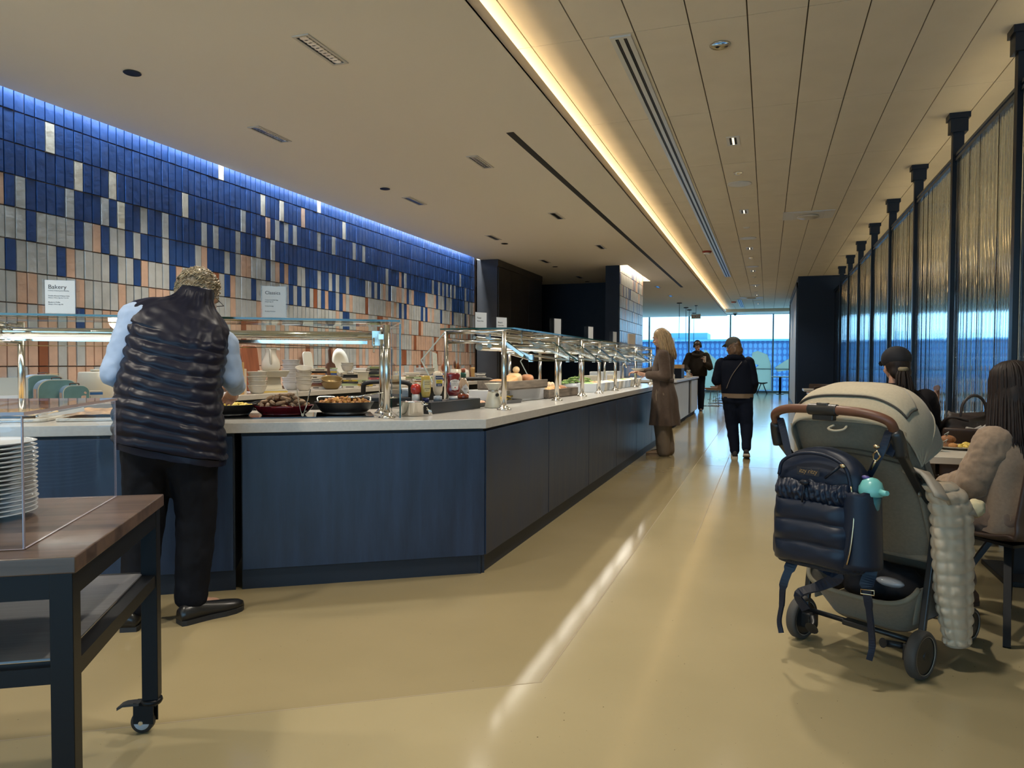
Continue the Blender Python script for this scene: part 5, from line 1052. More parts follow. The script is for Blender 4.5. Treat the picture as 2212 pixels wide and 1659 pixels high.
def cloth(rc, fold, nf, NR=44, NS=64, seed=0):
    rs = []
    for cx, cy_, cz, hw, hd, sl in cat(rc, NR):
        r = []
        for j in range(NS):
            a = 2 * PI * j / NS; f = fold * max(0, (1.05 - cz)) * math.sin(a * nf + 1.3 * math.sin(a * 2 + seed)); n_ = mnoise.noise(V((math.cos(a) * 3, math.sin(a) * 3, cz * 6 + seed))) * .012
            r.append((cx + (hw + f + n_) * math.cos(a), cy_ + (hd + f + n_) * math.sin(a), cz + sl * hw * math.cos(a)))
        rs.append(r)
    return rs
MB().loft(cloth([ring(0, -.02, .42, .245, .205), ring(0, -.02, .6, .23, .185), ring(0, -.01, .85, .205, .165), ring(0, .0, 1.02, .175, .135), ring(0, .0, 1.18, .19, .145), ring(0, -.01, 1.32, .20, .13), ring(0, -.01, 1.40, .15, .10), ring(0, .005, 1.44, .085, .08)], .035, 7), caps=False).build('coat', coat, t)
garment(t, 'coat_sleeve', coat, [((J['shl'], J['ell'], (-.135, .17, 1.095)), (.082, .072, .058))], disp=(.012, .06, 2)); garment(t, 'coat_sleeve', coat, [((J['shr'], J['elr'], (.12, .32, 1.13)), (.082, .07, .055))], disp=(.012, .06, 2))
MB().loft(cloth([ring(0, .0, 1.0, .182, .142), ring(0, .0, 1.045, .182, .142)], 0, 1, NR=3), caps=False).bx(-.188, -.18, .02, .055, .50, 1.02).build('coat_belt', coat, t, solid=.006)
bg_ = pm('taupe trousers', (.17, .125, .085), .8)
garment(t, 'trousers', bg_, [(((-.085, 0, .85), (-.085, .01, .45), (-.09, -.03, .07)), (.12, .105, .095)), (((.085, 0, .85), (.09, -.0, .45), (.09, -.06, .07)), (.12, .105, .095))], disp=(.012, .08, 1))
tan = pm('tan suede', (.24, .155, .09), .7)
shoe(t, (-.09, -.04, 0), (-.09, .17, 0), tan, tan); shoe(t, (.09, -.07, 0), (.09, .14, 0), tan, tan)
bl_ = pm('blonde hair', (.40, .27, .14), .42, var=.35, vscale=18, stretch=(6, 6, .8))
b = MB()
for c, r in (((0, .03, .06), (.09, .105, .088)), ((0, .075, -.03), (.085, .06, .12)), ((-.07, .03, -.08), (.032, .06, .13)), ((.07, .03, -.08), (.032, .06, .13)), ((0, .08, -.17), (.10, .045, .12))): b.ell((0, 0, 0), r, 16, 12, M=M @ Matrix.Translation(c))
hb = b.build('hair', bl_, t, remesh=.010, smooth=4)
b = MB(); hr = random.Random(4)
for k in range(170):
    a = hr.uniform(.0, PI); s_ = hr.uniform(.9, 1.06); x0, y0 = math.cos(a) * .088 * s_, .028 + math.sin(a) * .10 * s_; L = hr.uniform(.28, .42); ph = hr.uniform(0, 6)
    pts = []
    for i in range(9): u = i / 8; pts.append(M @ V((x0 * (.45 + .65 * min(1, u * 2.2)) + .018 * math.sin(u * 7 + ph) * u, (y0 * (.5 + .55 * min(1, u * 2.2))) + (.02 * u) + .014 * math.cos(u * 7 + ph) * u, .142 - .05 * u * u - L * u * (.35 + .65 * u))))
    b.tube(pts, [.002, .006, .008, .009, .009, .009, .008, .006, .002], 5)
b.build('hair_locks', bl_, hb)
tag(MB().lathe([(.0, 0), (.06, 0), (.1, .03), (.104, .034), (.095, .03), (.05, .008), (.0, .006)], n=28).build('dinner_bowl', porc, loc=(-1.66, 9.95, 1.15)), 'shallow white bowl held by the person in the brown coat', 'bowl')
o = tongs('long steel tongs held upright by the person in the brown coat', (-1.86, 10.10, 1.20), (0, R(-62), R(200)), .2, .03)

# --- walker in the cap
t = thing('person', 'walking person in a dark jacket and cap seen from behind in the aisle', 'person', (-.335, 10.08, 0), 0)
J = dict(hip=(-.035, .0, .83), neck=(-.085, .03, 1.33), shl=(-.245, .02, 1.25), shr=(.095, .03, 1.265), ell=(-.30, .02, 1.03), elr=(.16, .0, 1.0), wrl=(-.245, .17, 1.22), wrr=(.15, .14, .87), hpl=(-.12, 0, .80), hpr=(.05, 0, .80), knl=(-.10, .05, .44), knr=(.085, -.0, .44), anl=(-.055, .02, .09), anr=(.09, -.13, .14), tol=(-.07, .15, .04), tor=(.09, -.02, .04))
M = HM((-.105, .06, 1.465), 230, 10, 0)
fullbody(t, J, M, skinB, .92, hargs=(dict(n=(.6, .5, 0), curl=.9, d=(.25, .1, .9)), dict(n=(-.8, 0, 0), curl=.8)))
face_bits(t, M, .92)
jk = pm('navy black jacket', (.005, .007, .015), .75, spec=.12)
MB().loft(cloth([ring(-.035, .0, .86, .205, .155), ring(-.035, .0, .93, .21, .16), ring(-.045, .0, 1.05, .21, .15), ring(-.06, .01, 1.2, .21, .145), ring(-.075, .02, 1.28, .19, .12), ring(-.085, .03, 1.33, .10, .09), ring(-.09, .03, 1.37, .085, .085)], .0, 5), caps=False).build('jacket', jk, t)
garment(t, 'jacket_sleeve', jk, [((J['shl'], J['ell'], (-.255, .14, 1.17)), (.085, .075, .058))], disp=(.012, .06, 2)); garment(t, 'jacket_sleeve', jk, [((J['shr'], J['elr'], (.155, .11, .90)), (.085, .075, .056))], disp=(.012, .06, 2))
MB().tube(smooth_path([(-.19, -.02, 1.31), (-.09, -.085, 1.345), (.02, -.02, 1.32), (.0, .05, 1.35)], 5), .035, 10).build('hood', jk, t)
MB().loft(cloth([ring(-.035, .0, .80, .20, .15), ring(-.035, .0, .87, .204, .154)], 0, 1, NR=3), caps=False).build('shirt_hem', pm('tan shirt', (.20, .14, .09), .8), t)
MB().tube(smooth_path([(.02, -.15, 1.28), (-.1, -.165, 1.1), (-.16, -.16, .95), (-.17, -.14, .93)], 5), .005, 6).build('strap', pm('thin strap', (.15, .12, .1), .5), t)
dk = pm('navy jeans', (.006, .009, .020), .8, spec=.12)
garment(t, 'trousers', dk, [(((-.12, 0, .80), (-.10, .05, .45), (-.06, .02, .09)), (.115, .085, .062)), (((.05, 0, .80), (.085, .0, .45), (.09, -.11, .15)), (.115, .085, .06)), (((-.11, 0, .80), (.04, 0, .80)), (.13, .13))], disp=(.014, .08, 1))
wsole = pm('pale sole', (.48, .42, .34), .6); shoe(t, (-.055, -.04, 0), (-.075, .19, 0), pm('dark canvas', (.02, .018, .018), .7), wsole); shoe(t, (.09, -.17, .055), (.09, .04, .005), pm('dark canvas', (.02, .018, .018)), wsole)
br = pm('brown wavy hair', (.13, .07, .035), .45, var=.35, vscale=22)
b = MB()
for c, r in (((0, .04, .03), (.088, .095, .085)), ((0, .075, -.05), (.095, .06, .10)), ((-.07, .03, -.06), (.035, .06, .10)), ((.07, .03, -.06), (.035, .06, .10))): b.ell((0, 0, 0), r, 14, 10, M=M @ Matrix.Scale(.95, 4) @ Matrix.Translation(c))
b.build('hair', br, t, remesh=.009, smooth=2, disp=(.022, .035, 2))
b = MB(); Mc = M @ Matrix.Scale(.96, 4); b.ell((0, 0, 0), (.094, .110, .085), 20, 12, M=Mc @ Matrix.Translation((0, .015, .070))); capm = pm('grey olive cap', (.075, .072, .06), .8)
cb = b.build('cap', capm, t); MB().loft([[Mc @ V((x * w_, -.085 - d_, .062 - d_ * .35 + z)) for x, z in ((-1, 0), (-.5, .014), (0, .018), (.5, .014), (1, 0), (.5, .008), (0, .012), (-.5, .008))] for d_, w_ in ((0, .075), (.03, .07), (.06, .052), (.075, .03))]).build('brim', capm, cb)

# --- boy with headphones by the island
t = thing('person', 'person in a dark hoodie with headphones holding a phone beside the island', 'person', (-1.72, 19.45, 0), R(180))
J = dict(hip=(0, 0, .95), neck=(0, .0, 1.53), shl=(-.21, .0, 1.45), shr=(.21, .0, 1.45), ell=(-.31, .05, 1.17), elr=(.31, .05, 1.18), wrl=(-.20, .25, 1.30), wrr=(.20, .27, 1.03), hpl=(-.095, 0, .92), hpr=(.095, 0, .92), knl=(-.10, .03, .50), knr=(.10, .03, .50), anl=(-.10, 0, .09), anr=(.10, 0, .09), tol=(-.11, .14, .04), tor=(.11, .14, .04))
M = HM((0, .05, 1.70), 180, 24, 0)
fullbody(t, J, M, skinA, 1.02, vox=.008, hargs=(dict(n=(.3, .2, .2), curl=.8, d=(.3, .3, .9)), dict(n=(0, 0, -1), curl=.5)))
face_bits(t, M, 1.02)
hd_ = pm('dark brown hoodie', (.020, .016, .012), .85, spec=.15)
MB().loft(cloth([ring(0, 0, .93, .235, .17), ring(0, 0, 1.0, .25, .185), ring(0, 0, 1.2, .245, .17), ring(0, 0, 1.38, .235, .15), ring(0, 0, 1.48, .18, .12), ring(0, .01, 1.54, .10, .10), ring(0, .01, 1.58, .10, .10)], 0, 3), caps=False).build('hoodie', hd_, t)
garment(t, 'hoodie_sleeve', hd_, [((J['shl'], J['ell'], (-.21, .22, 1.25)), (.10, .095, .06))], disp=(.014, .07, 1)); garment(t, 'hoodie_sleeve', hd_, [((J['shr'], J['elr'], (.21, .24, 1.05)), (.10, .095, .06))], disp=(.014, .07, 1))
MB().tube(smooth_path([(-.14, -.04, 1.5), (0, -.14, 1.58), (.14, -.04, 1.5), (.06, .1, 1.46), (-.06, .1, 1.46)], 5, True), .045, 10, closed=True).build('hood', hd_, t)
garment(t, 'trousers', dk, [((J['hpl'], J['knl'], (-.10, 0, .1)), (.115, .09, .075)), ((J['hpr'], J['knr'], (.10, 0, .1)), (.115, .09, .075))], disp=(.012, .08, 1))
shoe(t, (-.10, -.05, 0), (-.11, .17, 0), black_sole, wsole); shoe(t, (.10, -.05, 0), (.11, .17, 0), black_sole, wsole)
b = MB()
for c, r in (((0, .03, .07), (.09, .10, .085)), ((0, -.065, .095), (.07, .035, .035)), ((-.07, .0, .04), (.025, .06, .05)), ((.07, .0, .04), (.025, .06, .05))): b.ell((0, 0, 0), r, 14, 10, M=M @ Matrix.Translation(c))
b.build('hair', pm('dark brown hair', (.035, .02, .012), .5, var=.3, vscale=30), t, remesh=.010, smooth=2, disp=(.016, .03, 2))
b = MB(); b.tube([M @ V((.095 * math.cos(a), .02, .02 + .145 * math.sin(a))) for a in [PI * k / 12 for k in range(13)]], .011, 8)
hp = b.build('headphones', blk, t)
for q in (-1, 1): MB().ell((0, 0, 0), (.022, .04, .045), 14, 10, M=M @ Matrix.Translation((q * .092, .015, .0))).build('ear_cup', blk, hp)
t = thing('phone', 'pale cased phone held up by the person in the hoodie', 'phone', (-1.52, 19.175, 1.37), R(6)); MB().bx(-.038, .038, -.005, .005, -.075, .075).build('case', pm('phone case', (.58, .50, .42), .4), t, bev=.004); MB().bx(-.028, -.008, -.0075, -.005, .035, .065).build('camera_bump', blk, t)
# ------------------------------------------------------------------ rolling table with plates, at the left front
t = thing('rolling_table', 'butcher block topped rolling table with a black steel frame in the left foreground', 'table', (-1.501, 1.234, 0), R(32))
wood = pm('walnut butcher block', (.20, .125, .085), .38, coat=.15)
nt = wood.node_tree; L = nt.links; bs = nt.nodes['Principled BSDF']; tc = nt.nodes.new('ShaderNodeTexCoord'); mp = nt.nodes.new('ShaderNodeMapping'); mp.inputs['Scale'].default_value = (.8, 9, 9); L.new(tc.outputs['Object'], mp.inputs[0])
n1 = nt.nodes.new('ShaderNodeTexNoise'); n1.inputs['Scale'].default_value = 3; n1.inputs['Detail'].default_value = 7; n1.inputs['Distortion'].default_value = .6; L.new(mp.outputs[0], n1.inputs['Vector'])
sep = nt.nodes.new('ShaderNodeSeparateXYZ'); L.new(tc.outputs['Object'], sep.inputs[0]); ml = nt.nodes.new('ShaderNodeMath'); ml.operation = 'MULTIPLY'; ml.inputs[1].default_value = 14.; L.new(sep.outputs[1], ml.inputs[0]); flr = nt.nodes.new('ShaderNodeMath'); flr.operation = 'FLOOR'; L.new(ml.outputs[0], flr.inputs[0]); wn = nt.nodes.new('ShaderNodeTexWhiteNoise'); wn.noise_dimensions = '1D'; L.new(flr.outputs[0], wn.inputs['W'])
ad = nt.nodes.new('ShaderNodeMath'); ad.operation = 'MULTIPLY_ADD'; ad.inputs[1].default_value = .45; L.new(wn.outputs[0], ad.inputs[0]); L.new(n1.outputs['Fac'], ad.inputs[2])
cr = nt.nodes.new('ShaderNodeValToRGB'); e_ = cr.color_ramp.elements; e_[0].position = .35; e_[0].color = (.036, .020, .014, 1); e_[1].position = 1.0; e_[1].color = (.135, .085, .06, 1); L.new(ad.outputs[0], cr.inputs[0]); L.new(cr.outputs[0], bs.inputs['Base Color'])
MB().bx(-1.25, 0, 0, .818, .76, .80).build('tabletop', wood, t, bev=.004)
fr = pm('black steel frame', (.007, .008, .010), .4, spec=.2)
for x, y in ((-.035, .035), (-.035, .78), (-1.2, .035), (-1.2, .78)):
    MB().bx(x - .025, x + .025, y - .025, y + .025, .118, .7595).build('leg', fr, t, bev=.002)
    c = thing('x', '', '', (0, 0, 0)); c.name = 'caster'; c.parent = t; c.location = (x, y, 0); c.rotation_euler.z = R(-20)
    for k in ('label', 'category'): del c[k]
    bpy.data.objects.remove(c)
    cb = MB().lathe([(.0, .118), (.032, .116), (.034, .108), (.03, .10), (.0, .10)], n=20).bx(-.055, .012, -.018, -.014, .035, .105).bx(-.055, .012, .014, .018, .035, .105).bx(-.04, .02, -.018, .018, .095, .105).build('caster', fr, t, loc=(x, y, 0), rz=R(-12))
    w = MB().lathe([(.020, -.012), (.036, -.013), (.0375, -.009), (.0375, .009), (.036, .013), (.020, .012)], n=28).build('wheel', pm('caster rubber', (.02, .02, .021), .5), cb); w.rotation_euler = (R(90), 0, 0); w.location = (-.03, 0, .0385)
    w = MB().lathe([(.0, -.0135), (.026, -.0135), (.026, .0135), (.0, .0135)], n=24).build('hub', pm('caster hub', (.42, .48, .55), .35), cb); w.rotation_euler = (R(90), 0, 0); w.location = (-.03, 0, .0385)
    MB().cyl((-.03, -.022, .0385), (-.03, .022, .0385), .007, n=12).build('axle_bolt', chrome, cb)
    MB().loft([[(-.035, -.02, .098), (-.035, .02, .098), (-.035, .02, .106), (-.035, -.02, .106)], [(-.09, -.018, .092), (-.09, .018, .092), (-.09, .018, .100), (-.09, -.018, .100)], [(-.108, -.022, .082), (-.108, .022, .082), (-.108, .022, .092), (-.108, -.022, .092)]], sm=False).build('brake_pedal', pm('brake black', (.03, .03, .03), .3), cb)
for q in ((-1.175, -.06, .012, .058), (-1.175, -.06, .757, .803)): MB().bx(q[0], q[1], q[2], q[3], .70, .7595).build('apron', fr, t)
for q in (-.058, -1.223): MB().bx(q, q + .046, .06, .755, .70, .7595).build('apron', fr, t)
for q in ((-1.175, -.06, .014, .056), (-1.175, -.06, .759, .801)): MB().bx(q[0], q[1], q[2], q[3], .50, .54).build('lower_rail', fr, t)
for q in (-.056, -1.221): MB().bx(q, q + .042, .06, .755, .50, .54).build('lower_rail', fr, t)
MB().bx(-1.18, -.056, .056, .76, .541, .546).build('lower_shelf', pm('brushed shelf', (.30, .30, .31), .45, metal=.6, var=.1, vscale=4, stretch=(1, 30, 1)), t)
t = thing('acrylic_cover', 'clear acrylic cover standing over the plates on the rolling table', 'cover', (-1.501, 1.234, .801), R(32))
aed = pm('acrylic edge', (.42, .36, .40), .15)
def apane(nm, c, d, M=None):
    b = MB(); b.box((0, 0, 0), d, M=M); k = min(range(3), key=lambda i: d[i]); big = {2: (0, 1), 1: (2, 3), 0: (4, 5)}[k]; b.m = [0 if i in big else 1 for i in range(6)]; b.build(nm, [acr, aed], t, loc=c)
apane('front_panel', (-.69, .09, .16), (1.1, .006, .318)); apane('back_panel', (-.69, .79, .16), (1.1, .006, .318)); apane('side_panel', (-.142, .44, .16), (.006, .694, .318)); apane('lid', (-.70, .44, .3245), (1.13, .71, .008))
def plate_mesh(): return MB().lathe([(.0, .0), (.075, .0), (.082, .003), (.125, .013), (.1345, .016), (.135, .0175), (.132, .0185), (.122, .0155), (.083, .006), (.0, .005)], n=48)
plm = pm('glazed plate', (.68, .68, .67), .12, spec=.6)
pl0 = None
for wh, (x, y), n, gp in (('right', (-2.125, 1.455), 17, 'right stack'), ('left', (-2.065, 1.195), 18, 'left, nearer stack')):
    for k in range(n):
        lab = f'white dinner plate inside the {gp} under the acrylic cover' if k < n - 1 else f'topmost white dinner plate of the {gp} on the rolling table'
        p_ = (x + rnd.uniform(-.002, .002), y + rnd.uniform(-.002, .002), .8012 + k * .0125)
        if pl0 is None: pl0 = o = tag(plate_mesh().build('dinner_plate', plm, loc=p_), lab, 'plate', f'dinner plates in the {gp}')
        else: dup(pl0, p_, rnd.uniform(0, 6), lab, f'dinner plates in the {gp}')

# ------------------------------------------------------------------ seating on the right
shell = pm('dark brown leather', (.050, .028, .020), .45, var=.12, vscale=20); legm = pm('black leg', (.008, .008, .009), .4, spec=.25)
def chair(loc, rz, label, group=None):
    t = thing('shell_chair', label, 'chair', loc, rz, group)
    def sh(u, v):
        a = (u - .5) * 2; w = .225 * (1 - .10 * v); x = a * w
        if v < .5: s = v / .5; y = .22 - .40 * s; z = .455 - .02 * math.sin(PI * s) + .03 * abs(a) ** 3
        else: s = (v - .5) / .5; y = -.18 - .10 * s - .04 * (1 - s) * 0; z = .455 + .37 * s; y += .05 * abs(a) ** 2 * s
        if .4 < v < .6: z += .015 * (1 - abs(v - .5) / .1); y -= .01
        return V((x, y, z))
    MB().sheet(sh, 14, 28).build('shell', shell, t, solid=.022, sub=1)
    MB().bx(-.14, .14, -.13, .13, .415, .428).build('seat_plate', legm, t)
    for sx in (-1, 1):
        for sy in (-1, 1): MB().bar((sx * .06, sy * .04, .418), (sx * .25, sy * .20, .0), .030, .022).build('leg', legm, t)
    return t
def table(loc, label, ped=(.62, .44), w=.75, d=.80, group=None):
    t = thing('dining_table', label, 'table', loc, 0, group)
    MB().bx(0, w, 0, d, .70, .74).build('tabletop', pm('white laminate', (.58, .55, .49), .3), t, bev=.004)
    MB().bx(ped[0] - .05, ped[0] + .05, ped[1] - .05, ped[1] + .05, .03, .699).build('column', legm, t); MB().bx(ped[0] - .14, ped[0] + .14, ped[1] - .25, ped[1] + .25, 0, .03).build('foot', legm, t, bev=.004)
    return t
table((.805, 4.565, 0), 'white topped table with the muffin and egg plate beside the stroller')
c0 = chair((1.10, 4.03, 0), R(36), 'dark brown shell chair under the seated person in the beige sweater')
c1 = dup(c0, (.86, 5.70, 0), R(0), 'dark brown shell chair under the seated person in the black cap'); c2 = dup(c0, (1.335, 5.86, 0), R(0), 'dark brown shell chair carrying the dark handbag')
table((.78, 6.35, 0), 'white topped table in front of the seated person in the black cap')
for i, y in enumerate((8.35, 10.2, 12.0, 13.85, 15.7)):
    table((.70, y, 0), 'white topped table along the reeded glass, ' + ('first', 'second', 'third', 'fourth', 'farthest')[i] + ' beyond the black cap', group='white tables along the reeded glass')
    for j, (dx, dy, rz) in enumerate(((.36, -.22, 0), (.36, 1.02, 180))): dup(c0, (.70 + dx, y + dy, 0), R(rz), ('near', 'far')[j] + ' side brown shell chair at the ' + ('first', 'second', 'third', 'fourth', 'farthest')[i] + ' white table along the reeded glass', 'brown chairs along the reeded glass')
# window seats
table((.15, 31.9, 0), 'small table standing at the far window on the right', (.36, .3), .7, .6)
dup(c0, (-.20, 32.2, 0), R(-90), 'shell chair in profile at the far window table'); dup(c0, (-1.15, 32.2, 0), R(100), 'shell chair at the far window half hidden by the walker')
wire = pm('chrome wire', (.25, .26, .28), .2, metal=1); brs = pm('tan brown shell', (.19, .095, .06), .45)
for i, (x, y) in enumerate(((-1.47, 22.3), (-1.42, 23.9), (-1.40, 25.5), (-1.38, 27.1))):
    t = thing('lounge_chair', 'tan shell lounge chair with a wire base, ' + ('nearest', 'second', 'third', 'farthest')[i] + ' of the row beyond the island', 'chair', (x, y, 0), R(70), 'tan lounge chairs beyond the island')
    MB().sheet(lambda u, v: V(((u - .5) * .52 * (1 - .15 * v), .22 - .42 * min(1, v * 2) - .10 * max(0, v * 2 - 1) + .10 * abs(u * 2 - 1) ** 2 * max(0, v * 2 - 1), .48 + .06 * abs(u * 2 - 1) ** 2 + .42 * max(0, v * 2 - 1))), 10, 16).build('shell', brs, t, solid=.03, sub=1)
    for sx in (-1, 1): MB().tube(smooth_path([(sx * .2, .2, .47), (sx * .24, .24, .02), (sx * .24, .24, .008), (sx * .24, -.24, .008), (sx * .24, -.24, .02), (sx * .2, -.18, .47)], 4), .008, 6).build('leg', wire, t)
    MB().cyl((-.24, .1, .2), (.24, .1, .2), .006, n=6).cyl((-.24, -.1, .2), (.24, -.1, .2), .006, n=6).cyl((-.24, .2, .01), (.24, .2, .01), .006, n=6).cyl((-.24, -.2, .01), (.24, -.2, .01), .006, n=6).build('cross_wire', wire, t)

# food on the near table
t = thing('oval_plate', 'oval white plate with the muffin and scrambled eggs on the white table', 'plate', (1.085, 5.02, .741), R(-15)); MB().lathe([(.0, 0), (.07, 0), (.078, .003), (.135, .016), (.138, .019), (.13, .017), (.078, .006), (.0, .005)], n=40, sy=.75).build('plate', porc, t)
t = thing('muffin', 'brown muffin in a paper case on the oval plate', 'muffin', (1.045, 5.045, .7475)); MB().lathe([(.0, 0), (.026, 0), (.034, .04), (.0, .04)], n=24).build('paper_case', pm('muffin case', (.34, .18, .10), .7), t)
b = MB(); b.ell((0, 0, .048), (.044, .044, .026), 18, 12); b.build('crown', pm('muffin top', (.27, .115, .045), .6, var=.25, vscale=50, bump=.5, bscale=90), t)
tag(MB().ell((0, 0, 0), (.026, .02, .016), 14, 8).build('bread_piece', brd[0], loc=(1.06, 4.985, .7645)), 'torn piece of bread in front of the muffin on the oval plate', 'bread')
b = MB()
for k in range(60): a = rnd.uniform(0, 6.28); r = .05 * math.sqrt(rnd.random()); b.ell((r * math.cos(a), r * .7 * math.sin(a), .012 + .028 * (1 - r / .055)), (.012, .011, .008), 7, 5)
o = tag(b.build('scrambled_eggs', pm('scrambled egg', (.70, .52, .10)), loc=(1.135, 4.985, .746)), 'scrambled eggs heaped on the oval plate', 'eggs'); o['kind'] = 'stuff'
t = thing('drink_cup', 'clear blue rimmed cup of green juice on the white table', 'cup', (.925, 4.86, .7405)); MB().lathe([(.028, .0), (.033, .07), (.0, .07)], n=24).build('juice', pm('green juice', (.12, .22, .05), .2), t); MB().lathe([(.0, -.0), (.0295, .0), (.0345, .07), (.038, .115), (.0365, .115), (.034, .075)], n=24).build('wall', clear_glass('blue cup', (.45, .75, .9), 1.), t)

# handbag, luggage
t = thing('handbag', 'large dark brown handbag with a pale lanyard standing on a chair', 'bag', (1.335, 5.80, .47), R(8)); lb = pm('dark taupe leather', (.042, .030, .026), .45, var=.15, vscale=10)
rgs = []
for k in range(11): z = k / 10; s = (.20, .21, .215, .215, .21, .20, .19, .18, .165, .15, .14)[k]; d = (.10, .115, .12, .12, .115, .105, .095, .08, .06, .04, .03)[k]; rgs.append([(s * math.copysign(abs(math.cos(a)) ** .6, math.cos(a)), d * math.copysign(abs(math.sin(a)) ** .8, math.sin(a)), z * .44 + .02 * math.cos(2 * a) * z) for a in [2 * PI * j / 40 for j in range(40)]])
MB().loft(rgs).build('body', lb, t); MB().tube(smooth_path([(-.09, -.06, .40), (-.07, -.07, .52), (0, -.06, .57), (.07, -.04, .52), (.10, -.03, .38)], 6), .010, 8).build('handle', lb, t)
MB().tube(smooth_path([(-.2, -.02, .34), (-.17, -.10, .42), (-.05, -.1, .40)], 5), .012, 8).build('strap', lb, t)
MB().tube(smooth_path([(.02, -.125, .36), (-.05, -.145, .32), (-.02, -.145, .26), (.05, -.145, .29), (.11, -.14, .36), (.08, -.14, .39), (.0, -.14, .34), (-.08, -.145, .35)], 6), .012, 8).build('lanyard', pm('pale lanyard', (.48, .45, .42), .6), t)
t = thing('suitcase', 'narrow suitcase with its pinkish pull handle raised between the two chairs', 'suitcase', (1.205, 6.20, 0), R(0)); MB().bx(-.16, .16, -.10, .10, .05, .60).build('body', pm('suitcase shell', (.04, .035, .035), .4), t, bev=.02)
for q in (-.07, .07): MB().cyl((q * .3, q, .60), (q * .3, q, 1.06), .011, n=10).build('rod', pm('rose metal', (.28, .17, .14), .3, metal=.6), t)
MB().cyl((-.02, -.08, 1.075), (.02, .08, 1.075), .02, n=12).build('grip', pm('rose grip', (.25, .14, .11), .4), t)
for q in (-.12, .12): MB().cyl((q, -.06, .026), (q, .06, .026), .025, n=14).build('wheel', legm, t)

# seated person in the black cap
t = thing('person', 'seated person in a black cap and dark jacket with a low ponytail, seen from behind', 'person', (.86, 5.72, 0), 0)
J = dict(hip=(0, 0, .56), neck=(0, .02, 1.09), shl=(-.185, .0, 1.02), shr=(.185, .02, 1.0), ell=(-.24, .13, .80), elr=(.24, .13, .79), wrl=(-.14, .38, .79), wrr=(.14, .38, .79), hpl=(-.09, .02, .54), hpr=(.09, .02, .54), knl=(-.10, .43, .53), knr=(.10, .43, .53), anl=(-.10, .38, .09), anr=(.10, .38, .09), tol=(-.10, .52, .04), tor=(.10, .52, .04))
M = HM((.0, .05, 1.235), 195, 6, 0)
fullbody(t, J, M, skinA, .95, hargs=(dict(n=(0, 0, -1)), dict(n=(0, 0, -1)))); face_bits(t, M, .95)
bj = pm('black jacket', (.012, .010, .012), .75, spec=.15, var=.2, vscale=12)
MB().loft(cloth([ring(0, -.0, .50, .21, .16), ring(0, 0, .65, .21, .16), ring(0, 0, .85, .22, .15), ring(0, .01, .98, .225, .13), ring(0, .015, 1.05, .17, .10), ring(0, .02, 1.09, .09, .08), ring(0, .025, 1.12, .075, .075)], 0, 3), caps=False).build('jacket', bj, t)
garment(t, 'jacket_sleeve', bj, [((J['shl'], J['ell'], (-.155, .34, .80)), (.085, .075, .055))], disp=(.014, .06, 2)); garment(t, 'jacket_sleeve', bj, [((J['shr'], J['elr'], (.155, .34, .80)), (.085, .075, .055))], disp=(.014, .06, 2))
garment(t, 'trousers', dk, [((J['hpl'], J['knl'], (-.10, .38, .12)), (.11, .085, .065)), ((J['hpr'], J['knr'], (.10, .38, .12)), (.11, .085, .065)), (((-.08, 0, .55), (.08, 0, .55)), (.12, .12))], disp=(.012, .08, 1))
shoe(t, (-.10, .33, 0), (-.10, .55, 0), black_sole, wsole); shoe(t, (.10, .33, 0), (.10, .55, 0), black_sole, wsole)
dh = pm('dark hair', (.018, .011, .009), .55, spec=.25, var=.4, vscale=20, stretch=(5, 5, .8))
b = MB()
for c, r in (((0, .04, .01), (.084, .085, .085)), ((0, .075, -.045), (.075, .045, .06))): b.ell((0, 0, 0), r, 14, 10, M=M @ Matrix.Translation(c))
hb = b.build('hair', dh, t, remesh=.009, smooth=3)
b = MB(); hr = random.Random(2)
for k in range(60):
    a = hr.uniform(0, 2 * PI); q = hr.uniform(0, .026); L_ = hr.uniform(.12, .24); b.tube([M @ V((q * math.cos(a) * (1 + 1.2 * math.sin(u * 2.5)), .115 + q * math.sin(a) + .025 * u, -.03 - L_ * u)) for u in [i / 6 for i in range(7)]], [.004, .007, .008, .008, .007, .005, .002], 5)
b.build('ponytail', dh, hb); MB().lathe([(.024, -.016), (.034, -.008), (.034, .008), (.024, .016)], n=16).build('hair_tie', pm('hair tie', (.25, .20, .12), .7), hb).location = M @ V((0, .115, -.03))
b = MB(); b.ell((0, 0, 0), (.096, .112, .090), 24, 14, M=M @ Matrix.Translation((0, .015, .055))); cb = b.build('cap', pm('black cap', (.008, .008, .012), .8), t)
MB().loft([[M @ V((x * w_, -.085 - d_, .045 - d_ * .35 + z)) for x, z in ((-1, 0), (-.5, .014), (0, .018), (.5, .014), (1, 0), (.5, .008), (0, .012), (-.5, .008))] for d_, w_ in ((0, .075), (.03, .07), (.06, .052), (.075, .03))]).build('brim', pm('black cap', (.008, .008, .012)), cb)

